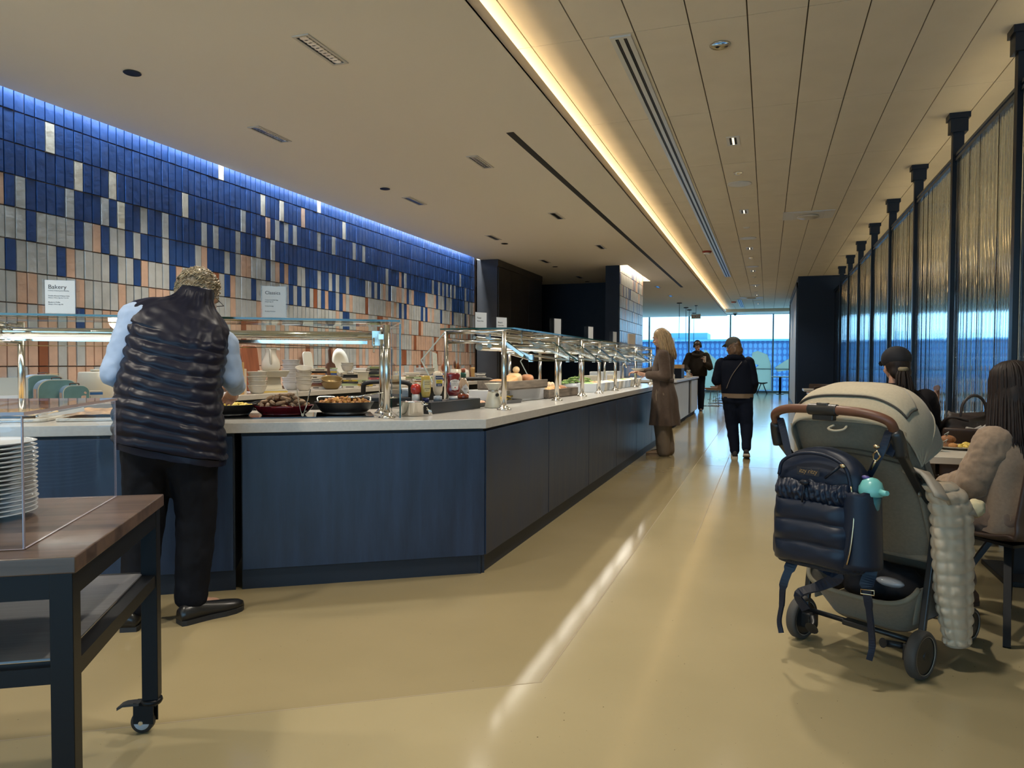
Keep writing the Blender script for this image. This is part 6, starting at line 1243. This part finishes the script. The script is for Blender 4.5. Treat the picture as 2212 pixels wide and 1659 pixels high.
# seated person in the beige sweater
t = thing('person', 'seated person with long dark hair in a beige sweater at the right edge', 'person', (1.10, 4.05, 0), R(42))
J = dict(hip=(0, 0, .545), neck=(0, -.03, .965), shl=(-.165, -.03, .885), shr=(.165, -.03, .885), ell=(-.215, .035, .69), elr=(.21, .10, .70), wrl=(-.10, .265, .64), wrr=(.10, .30, .66), hpl=(-.09, .0, .54), hpr=(.09, .0, .54), knl=(-.12, .40, .535), knr=(.10, .42, .545), anl=(-.06, .22, .10), anr=(.12, .30, .10), tol=(-.05, .36, .045), tor=(.12, .44, .045))
M = HM((-.01, .0, 1.118), 165, 12, 0)
fullbody(t, J, M, skinA, .93, hargs=(dict(n=(.2, 0, -1), curl=.5, d=(.4, .85, -.1)), dict(n=(0, 0, -1), curl=.5))); face_bits(t, M, .93)
sw = pm('beige knit', (.285, .20, .135), .9, sheen=.2, var=.10, vscale=70)
MB().loft(cloth([ring(0, -.02, .47, .185, .165), ring(0, -.02, .56, .20, .175), ring(0, -.03, .70, .195, .15), ring(0, -.04, .80, .20, .145), ring(0, -.04, .875, .19, .125), ring(0, -.035, .935, .11, .09), ring(0, -.03, .97, .08, .078)], .02, 4, NR=60), caps=False).build('sweater', sw, t)
garment(t, 'sleeve', sw, [((J['shl'], J['ell'], (-.12, .235, .648)), (.085, .075, .052))], disp=(.020, .05, 2), vox=.008); garment(t, 'sleeve', sw, [((J['shr'], J['elr'], (.12, .27, .66)), (.085, .075, .052))], disp=(.02, .05, 2), vox=.008)
tb = pm('beige sweatpants', (.215, .145, .105), .9, sheen=.15, var=.08, vscale=60)
garment(t, 'sweatpants', tb, [((J['hpl'], J['knl'], (-.06, .22, .12)), (.115, .09, .06)), ((J['hpr'], J['knr'], (.12, .3, .12)), (.115, .09, .06)), (((-.085, -.02, .55), (.085, -.02, .55)), (.125, .125))], disp=(.018, .07, 2), vox=.009)
kn = pm('brown knit shoe', (.12, .065, .045), .8, bump=.6, bscale=150); shoe(t, (-.07, .17, 0), (-.05, .39, 0), kn, pm('brown sole', (.10, .06, .045), .7), w=.05, h=.085); shoe(t, (.115, .25, 0), (.12, .47, 0), kn, pm('brown sole', (.10, .06, .045)))
b = MB()
for c, r in (((0, .02, .055), (.088, .102, .085)), ((0, .07, -.03), (.088, .055, .12)), ((-.075, .02, -.06), (.03, .065, .13)), ((.075, .02, -.06), (.03, .065, .13))): b.ell((0, 0, 0), r, 16, 12, M=M @ Matrix.Translation(c))
hb = b.build('hair', dh, t, remesh=.009, smooth=4)
b = MB(); hr = random.Random(8)
for k in range(420):
    a = hr.uniform(-.25, PI + .25); s_ = hr.uniform(.92, 1.05); x0, y0 = math.cos(a) * .088 * s_, .02 + math.sin(a) * .10 * s_; L_ = hr.uniform(.36, .52); pts = []
    for i in range(13):
        u = i / 12; sp = min(1, u * 2.4); fl = 1.35 * max(0, u - .42); q_ = math.sin(min(1, u / .38) * PI / 2); p_ = M @ V((x0 * (1.06 * q_ + fl), .02 + (y0 - .02) * 1.06 * q_ + .075 * fl, .055 + .094 * math.sqrt(max(0, 1 - q_ * q_)))); p_.z -= L_ * max(0, u - .30) * 1.25; pts.append(p_ + V((0, -.015 * max(0, u - .5), 0)))
    b.tube(pts, [.002, .004, .005, .0062, .0068, .007, .007, .007, .0068, .0062, .005, .0032, .001], 5)
b.build('hair_locks', dh, hb)
# ------------------------------------------------------------------ stroller with backpack, cup and jacket
SO = V((.377, 3.385, 0)); SR = R(-35.5)
st = thing('stroller', 'grey and beige fabric stroller with a brown leather handlebar and raised hood', 'stroller', SO, SR)
sblk = pm('stroller black frame', (.012, .013, .015), .4); gfab = pm('grey stroller fabric', (.20, .168, .12), .9, var=.08, vscale=80, sheen=.15); bfab = pm('beige hood fabric', (.47, .395, .275), .9, var=.06, vscale=90, sheen=.2, bump=.15, bscale=400); lea = pm('brown leather', (.135, .052, .028), .45, var=.1, vscale=20); gdark = pm('grey stroller lining', (.075, .066, .052), .9)
def wheel(x, y, r, w, face):
    o = MB().lathe([(r * .80, -w / 2), (r * .93, -w / 2), (r, -w * .3), (r, w * .3), (r * .93, w / 2), (r * .80, w / 2), (r * .78, 0)], n=40).build('wheel', pm('grey tyre', (.050, .046, .042), .7), st); o.location = (x, y, r); o.rotation_euler = (0, R(90), 0)
    b = MB(); b.lathe([(r * .70, -w * .4), (r * .80, -w * .42), (r * .80, w * .42), (r * .70, w * .4)], n=36); b.lathe([(.0, -w * .45), (.016, -w * .45), (.016, w * .45), (.0, w * .45)], n=20)
    for k in range(7):
        a = 2 * PI * k / 7
        for q in (-.16, .16): b.bar((.012 * math.cos(a), .012 * math.sin(a), 0), (r * .74 * math.cos(a + q), r * .74 * math.sin(a + q), 0), .006, w * .6, up=(0, 0, 1))
    b.build('spokes', sblk, o)
    MB().tube([(r * .79 * math.cos(a), r * .79 * math.sin(a), w * .46 * face) for a in [2 * PI * k / 40 for k in range(40)]], .0018, 6, closed=True).build('rim_ring', pm('pale rim', (.35, .31, .26), .4), o)
    return o
wheel(.262, 0, .096, .044, 1); wheel(-.262, 0, .096, .044, 1)
for s in (-1, 1): wheel(s * .19, .60, .075, .036, 1)
for s in (-1, 1):
    MB().loft([[(s * .232 + a, b_, z) for a, b_ in ((-.03, -.03), (.03, -.03), (.03, .04), (-.03, .04))] for z in (.06, .13)] , sm=False).build('brake_housing', sblk, st, bev=.008)
    MB().bar((s * .26, -.205, .93), (s * .25, .05, .70), .034, .024).bar((s * .25, .05, .70), (s * .20, .60, .11), .030, .022).build('main_tube', sblk, st, bev=.006)
    MB().bar((s * .262, .10, .60), (s * .252, .015, .115), .026, .022).build('rear_leg', sblk, st, bev=.005)
    MB().tube(smooth_path([(s * .262, -.19, .90), (s * .263, -.205, .955), (s * .255, -.222, 1.0)], 5), [.026] * 10 + [.019], 12).build('handle_joint', sblk, st)
MB().tube([(-.25, .015, .135), (.25, .015, .135)], .011, 10).build('rear_axle', sblk, st); MB().bx(-.06, .06, -.02, .03, .125, .15).build('brake_bar', sblk, st, bev=.006)
MB().tube(smooth_path([(-.20, -.016, .115), (-.17, -.05, .10), (-.165, -.075, .088)], 4), [.016] * 8 + [.03], 12).build('brake_pedal', sblk, st); MB().tube(smooth_path([(.20, -.016, .115), (.16, -.05, .12), (.15, -.075, .125)], 4), [.014] * 8 + [.02], 12).build('brake_pedal', sblk, st)
hp_ = smooth_path([(-.255, -.222, 1.0), (-.245, -.245, 1.035), (-.19, -.268, 1.058), (-.10, -.282, 1.068), (.10, -.282, 1.068), (.19, -.268, 1.058), (.245, -.245, 1.035), (.255, -.222, 1.0)], 8)
MB().tube(hp_, .0185, 14).build('handlebar', lea, st)
hg = MB().tube([(-.062, -.281, 1.068), (.062, -.281, 1.068)], .0235, 16).bx(-.045, .045, -.289, -.259, 1.025, 1.06).build('handle_hub', sblk, st, bev=.004); MB().bx(-.024, .024, -.294, -.274, 1.084, 1.096).build('fold_button', pm('dark button', (.03, .03, .032), .25), hg, bev=.003)
# seat: back panel, sides and bottom
def seat(u, v): x = (u - .5) * .49; z = 1.005 - .56 * v; y = -.135 + .27 * v; e = abs(u - .5) * 2; return V((x * (1 - .03 * v), y + .03 * e ** 4 - .025 * math.sin(PI * u) * math.sin(PI * v), z + .012 * (1 - e ** 2) * (1 - v)))
MB().sheet(seat, 18, 18).build('seat_back', gfab, st, solid=.014, sub=1)
for i, (v, k_) in enumerate(((.20, .05), (.235, .05))): MB().tube(smooth_path([seat(u, v + k_ * (abs(u - .5) * 2) ** 2) + V((0, -.016, 0)) for u in (.05, .2, .35, .5, .65, .8, .95)], 4), .0035, 6).build('seam_piping', gdark, st)
MB().tube(smooth_path([seat(u, .0) + V((0, -.004, .004)) for u in (.02, .15, .3, .5, .7, .85, .98)], 4), .008, 8).build('top_trim', bfab, st)
MB().tube(smooth_path([(-.02, -.165, 1.0), (-.035, -.185, .985), (-.005, -.192, .978), (.03, -.185, .985), (.035, -.165, 1.0)], 5), .005, 6).build('pull_loop', bfab, st)
for s in (-1, 1):
    def side(u, v, s=s): y0 = -.13 + .27 * v; y1 = .0 + .30 * v ** .8; y = y0 + (y1 - y0) * u; return V((s * (.245 + .012 * math.sin(PI * u) * math.sin(PI * v) + .004 * mnoise.noise(V((u * 4, v * 7, s)))), y, .99 - .55 * v - .05 * u * (1 - v)))
    MB().sheet(side, 10, 16).build('seat_side', gfab, st, solid=.008)
    MB().tube(smooth_path([side(.45, v) + V((s * .007, 0, 0)) for v in (.05, .25, .5, .75, .98)], 4), .0035, 6).build('side_seam', gdark, st)
MB().bx(.249, .258, -.02, -.006, .73, .80).build('zip_pull', lea, st, bev=.002); MB().ell((.258, -.025, .74), (.005, .012, .012), 10, 8).build('snap', pm('dull snap', (.2, .18, .15), .35, metal=.7), st)
MB().loft([[(-.235, .13, .43), (.235, .13, .43), (.235, .42, .46), (-.235, .42, .46)], [(-.235, .13, .47), (.235, .13, .47), (.235, .42, .50), (-.235, .42, .50)]], sm=False).build('seat_base', gfab, st, bev=.015); MB().loft([[(-.20, .42, .32), (.20, .42, .32), (.20, .46, .32), (-.20, .46, .32)], [(-.22, .42, .49), (.22, .42, .49), (.22, .46, .49), (-.22, .46, .49)]], sm=False).build('leg_rest', gfab, st, bev=.01)
# hood
HY, HZ = -.02, .85
def hood(u, v):
    th = R(132 - 114 * v); Rr = .245 + .075 * math.sin(PI * min(1, v * 1.25)) + .165 * max(0, v - .35) ** 1.15
    a = PI * u; rib = 1 + .018 * abs(math.sin(v * PI * 3)) - .012; cx = -math.copysign(abs(math.cos(a)) ** .62, math.cos(a)) * (.262 + .0 * v) * (1 - .10 * max(0, v - .75)); sn = math.sin(a) ** .55
    return V((cx, HY + Rr * rib * sn * math.cos(th), HZ + Rr * rib * sn * math.sin(th) * (.97) + .004 * mnoise.noise(V((u * 6, v * 6, 1)))))
MB().sheet(hood, 40, 44).build('hood', bfab, st, solid=.006)
MB().tube(smooth_path([hood(u, .72) * 1.0 + V((0, 0, .004)) for u in [k / 12 for k in range(13)]], 3), .005, 6).build('hood_seam', bfab, st); MB().tube(smooth_path([hood(u, 1.) for u in [k / 14 for k in range(15)]], 3), .007, 8).build('hood_rim', bfab, st)
def flap(u, v): p = hood(.20 + .62 * u, .17 + .24 * v * (1 - .35 * max(0, u - .75) * 4 * .6)); c = V((0, HY, HZ)); return p + (p - c).normalized() * (.007 + .004 * math.sin(PI * u))
MB().sheet(flap, 24, 10).build('hood_window_flap', bfab, st, solid=.004)
MB().tube([flap(k / 24, .0) for k in range(25)] + [flap(1, k / 6) for k in range(1, 7)], .0045, 6).build('flap_piping', pm('dark piping', (.06, .05, .04), .7), st)
p_ = flap(.14, .55); MB().box((0, 0, 0), (.018, .028, .004)).build('leather_tab', lea, st, loc=p_ + V((0, -.004, .006)), bev=.001)
for i, z in enumerate((.96, .93)): MB().tube([(.235, .22 - i * .01, z), (.25, .225 - i * .01, z + .012), (.24, .23 - i * .01, z - .006)], .002, 5).build('hood_tag', pm('pale tag', (.6, .58, .5), .5), st)
# basket
def bask(u, v): a = PI * u; x = -.235 * math.copysign(abs(math.cos(a)) ** .5, math.cos(a)); y = .03 - .085 * math.sin(a) ** .8 + .1 * v; return V((x * (1 - .12 * v), y + .04 * v, .345 - .07 * math.sin(a) - .15 * v))
MB().sheet(bask, 30, 8).build('basket_back', gfab, st, solid=.006); MB().tube([bask(k / 30, 0) for k in range(31)], .010, 8).build('basket_rim', pm('basket rim', (.20, .18, .13), .8), st)
for s in (-1, 1): MB().sheet(lambda u, v, s=s: V((s * (.235 - .02 * v), .03 + .45 * u, .345 - .15 * v + .0 * u)), 8, 4).build('basket_side', gfab, st, solid=.006)
MB().bx(-.21, .21, .12, .50, .185, .195).build('basket_floor', gdark, st)
MB().sheet(lambda u, v: V(((u - .5) * .46, .46 + .0 * v, .36 - .16 * v)), 6, 4).build('basket_front', gdark, st, solid=.006)
b = MB(); b.ell((-.05, .20, .29), (.13, .14, .085), 18, 10); b.ell((.06, .24, .28), (.11, .12, .08), 18, 10); o = tag(b.build('folded_garment', pm('black garment', (.008, .008, .011), .9), loc=SO, rz=SR, remesh=.012, smooth=4, disp=(.03, .06, 2)), 'black folded garment stuffed in the stroller basket', 'clothing')
o = tag(MB().ell((0, 0, 0), (.06, .03, .02), 16, 8).build('clear_pouch', pm('clear pouch', (.35, .35, .36), .12), loc=SO + Matrix.Rotation(SR, 3, 'Z') @ V((.10, .07, .335)), rz=SR), 'small shiny pouch on the black garment in the stroller basket', 'pouch')
# backpack hung on the handlebar
bp = thing('backpack', 'navy quilted backpack hanging behind the stroller handlebar', 'backpack', SO + Matrix.Rotation(SR, 3, 'Z') @ V((.02, -.30, .455)), SR + R(6))
nv = pm('navy nylon', (.008, .014, .030), .42, spec=.3); gld = pm('pale gold', (.55, .42, .26), .25, metal=1.)
def sq(w, d, e, n=48): return [(w * math.copysign(abs(math.cos(a)) ** e, math.cos(a)), d * math.copysign(abs(math.sin(a)) ** e, math.sin(a))) for a in [2 * PI * j / n for j in range(n)]]
rg = []
for k in range(57):
    z = k / 56; w = .185 - .02 * z + .006 * math.sin(PI * z); w *= 1 if z < .72 else math.sqrt(max(.02, 1 - ((z - .72) / .285) ** 2.4)); d = .085 - .018 * z; d *= 1 if z < .8 else max(.35, 1 - (z - .8) * 2.6); d *= min(1, .75 + z * 4)
    w *= min(1, .90 + z * 1.6)
    pf = .007 * abs(math.sin(PI * z / .235)) ** .5 if z < .47 else 0
    rg.append([(x * (1 + pf * 2) + .003 * mnoise.noise(V((x * 9, y * 9, z * 9))), y * (1 + pf * 9 * (y < 0)) - .02 + .01 * z + .004 * mnoise.noise(V((x * 14, y * 6, z * 14 + 3))), z * .465) for x, y in sq(w, d, .62)])
MB().loft(rg).build('body', nv, bp)
def pk(u, v): x = (u - .5) * 2; e = abs(x) ** 6; z = .015 + .245 * v; pf = abs(math.sin(PI * (v * 2.9 + .02))) ** .5; return V((x * .157 * (1 + .03 * (1 - v)), -.112 - .022 * pf * (1 - e) - .012 * math.sin(PI * v) + .035 * e + .004 * mnoise.noise(V((x * 3, v * 8, 2))), z + .006 * math.cos(x * 2)))
MB().sheet(pk, 26, 40).build('front_pocket', nv, bp, solid=.004)
def ruf(u, v): x = (u - .5) * 2; z = .255 + .085 * v; a_ = u * 42; return V((x * .15, -.105 - .020 * math.sin(PI * v) - .012 * abs(math.sin(a_ + v * 3)) * (1 - .3 * v) + .03 * abs(x) ** 6 + .01 * mnoise.noise(V((u * 18, v * 5, 4))), z + .018 * mnoise.noise(V((u * 7, 1, 1))) * v))
MB().sheet(ruf, 84, 14).build('ruched_band', nv, bp, solid=.003)
MB().tube([(-.01, -.125, .335), (-.012, -.145, .30), (-.018, -.14, .26)], .004, 6).ell((-.01, -.138, .338), (.020, .014, .012), 12, 8).build('drawcord', blk, bp)
zp = [(-.14, -.095, .35), (-.125, -.095, .405), (-.07, -.092, .438), (0, -.09, .448), (.07, -.092, .438), (.125, -.094, .405), (.148, -.098, .34), (.166, -.11, .24), (.163, -.125, .12), (.150, -.125, .05)]
MB().tube(smooth_path([V(p) for p in zp], 6), .007, 6).build('zip_flap', nv, bp); MB().tube(smooth_path([V(p) + V((.004, -.006, 0)) for p in zp[6:]], 6), .003, 6).build('gold_zip', gld, bp)
MB().tube([(.11, -.104, .41), (.085, -.115, .385), (.06, -.12, .36)], .006, 6).build('zip_pull', blk, bp); MB().ell((.118, -.103, .412), (.012, .006, .008), 10, 6).build('zip_slider', gld, bp)
MB().bx(-.055, .035, -.113, -.110, .362, .392).build('logo_patch', pm('navy patch', (.014, .018, .03), .3), bp, bev=.001); text('itzy ritzy', .026, gld, bp, (-.01, -.1138, .371), (R(90), 0, 0), align='CENTER', shear=.3, sx=.8)
def spk(u, v): a = -PI * .68 + PI * 1.15 * u; return V((.160 + .078 * math.cos(a) * (1 - .15 * v) , -.035 + .085 * math.sin(a), .03 + .29 * v + .004 * math.sin(u * 40) * (v > .85)))
MB().sheet(spk, 18, 14).build('side_pocket', nv, bp, solid=.004)
MB().loft([[(x, y - .02, -.004) for x, y in sq(.165, .07, .62)], [(x, y - .02, .012) for x, y in sq(.172, .078, .62)]]).build('base', pm('navy base', (.010, .013, .022), .7, bump=.8, bscale=260), bp)
def strap(pts, w, name='strap', th=.004):
    P_ = smooth_path(pts, 6); b = MB(); rings = []
    for i, p in enumerate(P_):
        d = (P_[min(i + 1, len(P_) - 1)] - P_[max(i - 1, 0)]).normalized(); tw = .35 * math.sin(i * .22); a = V((math.cos(tw), math.sin(tw), 0)); a = (a - d * a.dot(d)).normalized(); n_ = d.cross(a); ww = w[min(len(w) - 1, int(i / len(P_) * len(w)))]
        rings.append([p - a * ww - n_ * th, p + a * ww - n_ * th, p + a * ww + n_ * th, p - a * ww + n_ * th])
    return b.loft(rings, sm=False).build(name, nv, bp)
strap([(-.12, .02, .01), (-.135, -.01, -.05), (-.15, -.03, -.12), (-.155, -.03, -.20), (-.165, -.03, -.27), (-.15, -.04, -.315)], [.022, .016, .012, .010, .010])
strap([(.15, .03, .08), (.175, .02, .0), (.172, .0, -.05), (.185, -.01, -.12), (.20, -.02, -.20), (.205, -.02, -.27), (.195, -.02, -.325)], [.026, .024, .016, .013, .012, .011]); MB().tube([(.155, -.01, -.065), (.205, -.01, -.060), (.205, -.01, -.078), (.155, -.01, -.083)], .003, 6, closed=True).build('strap_buckle', gld, bp)
strap([(-.10, .03, .02), (-.03, .06, -.03), (.03, .07, -.06), (-.05, .08, -.12), (-.13, .06, -.17), (-.10, .07, -.23)], [.022, .024, .022, .02])
for s, pts in ((1, [(.155, .04, .36), (.19, .02, .42), (.215, .03, .49), (.23, .045, .545), (.24, .06, .50), (.225, .055, .45)]), (-1, [(-.14, .03, .35), (-.18, .05, .43), (-.215, .07, .52), (-.235, .085, .555), (-.24, .1, .5)])): strap(pts, [.012, .014, .014, .014], 'stroller_strap')
b = MB(); b.tube([(.20, .005, .43), (.214, -.003, .45), (.206, -.01, .47), (.19, -.006, .455), (.188, .0, .437)], .004, 8, closed=True); b.ell((.199, 0, .485), (.013, .009, .008), 10, 8); b.tube([(.178, .005, .395), (.192, .0, .42), (.198, .0, .432)], .004, 6); b.build('gold_clip', gld, bp)
# sippy cup in the side pocket
RW = Matrix.Rotation(SR, 3, 'Z')
t = thing('sippy_cup', 'teal lidded sippy cup in the side pocket of the navy backpack', 'cup', SO + RW @ V((.215, -.325, .665)), SR + R(6)); t.rotation_euler.y = R(5)
MB().lathe([(.0, 0), (.032, 0), (.036, .06), (.037, .10), (.0, .10)], n=24).build('body', pm('teal clear cup', (.05, .20, .22), .2), t); tl = pm('teal lid', (.16, .48, .46), .3)
MB().lathe([(.042, .098), (.044, .105), (.044, .125), (.040, .132), (.034, .148), (.018, .160), (.0, .164)], n=28).build('lid', tl, t); MB().tube([(.03, -.01, .12), (.055, -.02, .118), (.068, -.026, .122)], [.012, .011, .009], 10).build('spout', tl, t); MB().ell((-.022, -.005, .160), (.016, .012, .008), 10, 6).build('lid_button', pm('purple tab', (.08, .06, .22), .4), t)
# quilted jacket draped over the side
jk_ = thing('quilted_jacket', 'cream quilted jacket hanging over the right side of the stroller', 'jacket', SO, SR); cq = pm('cream quilted nylon', (.62, .50, .36), .5, sheen=.1)
js = [(.285, .05, .78, .09, .03), (.30, .10, .735, .115, .045), (.305, .14, .66, .125, .05), (.305, .155, .55, .122, .052), (.305, .165, .42, .115, .052), (.305, .18, .30, .100, .050), (.305, .20, .20, .080, .044), (.305, .215, .115, .062, .038)]
rg = []
for k, (cx, cy_, cz, hw, hd) in enumerate(cat(js, 130)):
    ring_ = []
    for j in range(56):
        a = 2 * PI * j / 56; pz = abs(math.sin(PI * cz / .047)) ** .5; pa = abs(math.sin(a * 3.5 + .4)) ** .4; q = .011 * pz * pa + .004 * mnoise.noise(V((a * 5, cz * 40, 0)))
        ring_.append((cx + (hd + q) * math.cos(a), cy_ + (hw + q) * math.sin(a) - .0, cz + .004 * mnoise.noise(V((a * 3, cz * 20, 5)))))
    rg.append(ring_)
MB().loft(rg).build('quilted_panel', cq, jk_)
MB().sheet(lambda u, v: V((.20 + .15 * v + .015 * math.sin(u * 9), -.05 + .34 * u - .05 * v, .80 + .06 * math.sin(PI * (.15 + .6 * v)) * (1 - .5 * u) - .09 * v * v - .10 * u + .012 * mnoise.noise(V((u * 6, v * 6, 7)))), ), 18, 14).build('lining', pm('cream lining', (.44, .37, .29), .8), jk_, solid=.012)
b = MB(); hr = random.Random(6); b.ell((.32, .315, .655), (.035, .045, .04), 14, 10); o = b.build('fleece_trim', pm('pale yellow fleece', (.62, .54, .34), .9), jk_, remesh=.008, smooth=2, disp=(.018, .018, 3))
MB().loft([[(.305 + .042 * math.cos(a), .216 + .066 * math.sin(a), z) for a in [2 * PI * j / 32 for j in range(32)]] for z in (.105, .13)]).build('cuff', pm('cream cuff', (.5, .42, .32), .7), jk_)

# ------------------------------------------------------------------ coffee island
isl = thing('coffee_island', 'white slatted coffee island with a taupe end panel beyond the buffet', 'counter', (0, 0, 0))
tp = pm('taupe end panel', (.21, .155, .105), .6); ws = pm('white slat', (.55, .58, .60), .4)
MB().bx(-2.75, -1.70, 14.20, 18.95, .08, .885).build('body', tp, isl); MB().bx(-2.77, -1.64, 14.17, 18.98, .885, .93).build('worktop', pm('white island top', (.6, .62, .64), .3), isl, bev=.004); MB().bx(-2.7, -1.74, 14.25, 18.9, 0, .08).build('plinth', blkm, isl)
for q in (0, 1):
    b = MB()
    for k in range(30):
        y = 14.22 + k * .158
        if (y <= 16.7 if q == 0 else y >= 17.3): b.bx(-1.70, -1.665, y, y + .145, .11, .86)
    b.build('slatted_front', ws, isl)
MB().bx(-1.70, -1.69, 16.72, 17.34, .11, .86).build('recess', blkm, isl)
t = thing('bean_dispenser', 'tall glass and brown dispenser on the coffee island behind the long coat', 'dispenser', (-1.95, 14.75, .9305)); MB().bx(-.16, .16, -.2, .2, 0, .25).build('base', blk, t, bev=.01); MB().lathe([(.0, .25), (.13, .25), (.17, .32), (.17, .72), (.12, .78), (.0, .78)], n=28).build('hopper', pm('brown hopper', (.10, .05, .035), .35, coat=.3), t); MB().bx(.17, .178, -.2, .2, .25, .82).bx(-.178, .178, -.2, .2, .82, .832).build('frame', pm('dispenser frame', (.2, .2, .2), .3, metal=.7), t)
t = thing('coffee_machine', 'black coffee machine with wooden trim on the island beside the boy', 'coffee machine', (-1.95, 16.3, .9305)); MB().bx(-.2, .2, -.3, .3, 0, .22).build('body', blk, t, bev=.01); MB().bx(-.2, .2, -.3, .3, .22, .30).build('wood_trim', wood_y, t); MB().lathe([(.0, 0), (.06, 0), (.06, .3), (.0, .3)], (.1, .42, 0), 18).build('urn', steel, t)
tag(MB().lathe([(.0, 0), (.03, 0), (.03, .10), (.012, .12), (.012, .15), (.0, .15)], n=16).build('sanitizer_bottle', porc, loc=(-1.74, 14.5, .9305)), 'small white pump bottle at the near corner of the island', 'bottle')
tag(MB().lathe([(.0, 0), (.05, 0), (.05, .16), (.045, .17), (.0, .17)], n=18).build('thermal_pot', steel, loc=(-1.74, 17.4, .9305)), 'steel thermal pot on the far part of the island', 'pot'); tag(MB().bx(-.12, .12, -.2, .2, 0, .03).build('wooden_tray', wood_y, loc=(-1.85, 18.1, .9305), bev=.004), 'wooden tray at the far end of the island', 'tray')
# ------------------------------------------------------------------ light
w = bpy.data.worlds.new('sky'); SC.world = w; w.use_nodes = True; nt = w.node_tree
bg = nt.nodes['Background']; bg.inputs[0].default_value = (.34, .68, 1, 1); bg.inputs[1].default_value = 4.4
warm = (1, .90, .75)
def spot(n, x, y, z, e, a=125, c=None): lamp(n, 'SPOT', (x, y, z), e, c or warm, .09, spot=R(a), blend=.6)
for Y in (4.25, 7.13, 10.06, 13.0, 20.2, 23.0): spot('soffit_downlight', -2.87, Y, ZS - .03, 190 if Y < 15 else 130)
for Y in (5.65, 8.56, 11.45): spot('soffit_downlight', -4.37, Y, ZS - .03, 165)
for Y in (2.1, 4.9, 7.84, 11.5, 15.18, 18.85, 22.5, 25.5): spot('plank_downlight', -.36, Y, ZT - .03, 215 if Y < 15 else 190)
for Y in (-2, 1.2):
    for X in (-4.4, -2.87): spot('near_downlight', X, Y, ZS - .03, 190)
for Y in (1, 6, 11, 16):
    for X in (4.2, 8.): spot('seating_downlight', X, Y, ZT - .03, 800, c=(1, .94, .86))  # unseen fill lamps added to brighten the room beyond the reeded glass
lamp('wall_slot_light', 'AREA', (-5.60, 8.3, 3.62), 380, (.70, .83, 1), .05, 10.4)
lamp('pier_slot_light', 'AREA', (-2.95, 17.1, 3.6), 40, (1, .88, .7), .1, 3)
lamp('cove_light', 'AREA', (-1.79, 12.4, ZS + .05), 110, (1, .72, .38), .04, 38, rot=(R(180), 0, 0))
lamp('guard_light', 'AREA', DP(-3.05, .42, 1.38), 7, (1, .93, .8), .03, 2.0, rot=(0, 0, RD + R(90)))
lamp('guard_light', 'AREA', (-1.86, 8.2, 1.345), 22, (1, .93, .8), .03, 6.7)
lamp('rear_window_daylight', 'AREA', (1.5, YB - .05, 1.75), 80, (.58, .72, 1), 15, 2.9, rot=(R(90), 0, R(180)))  # blue fill added behind the camera to light surfaces facing it
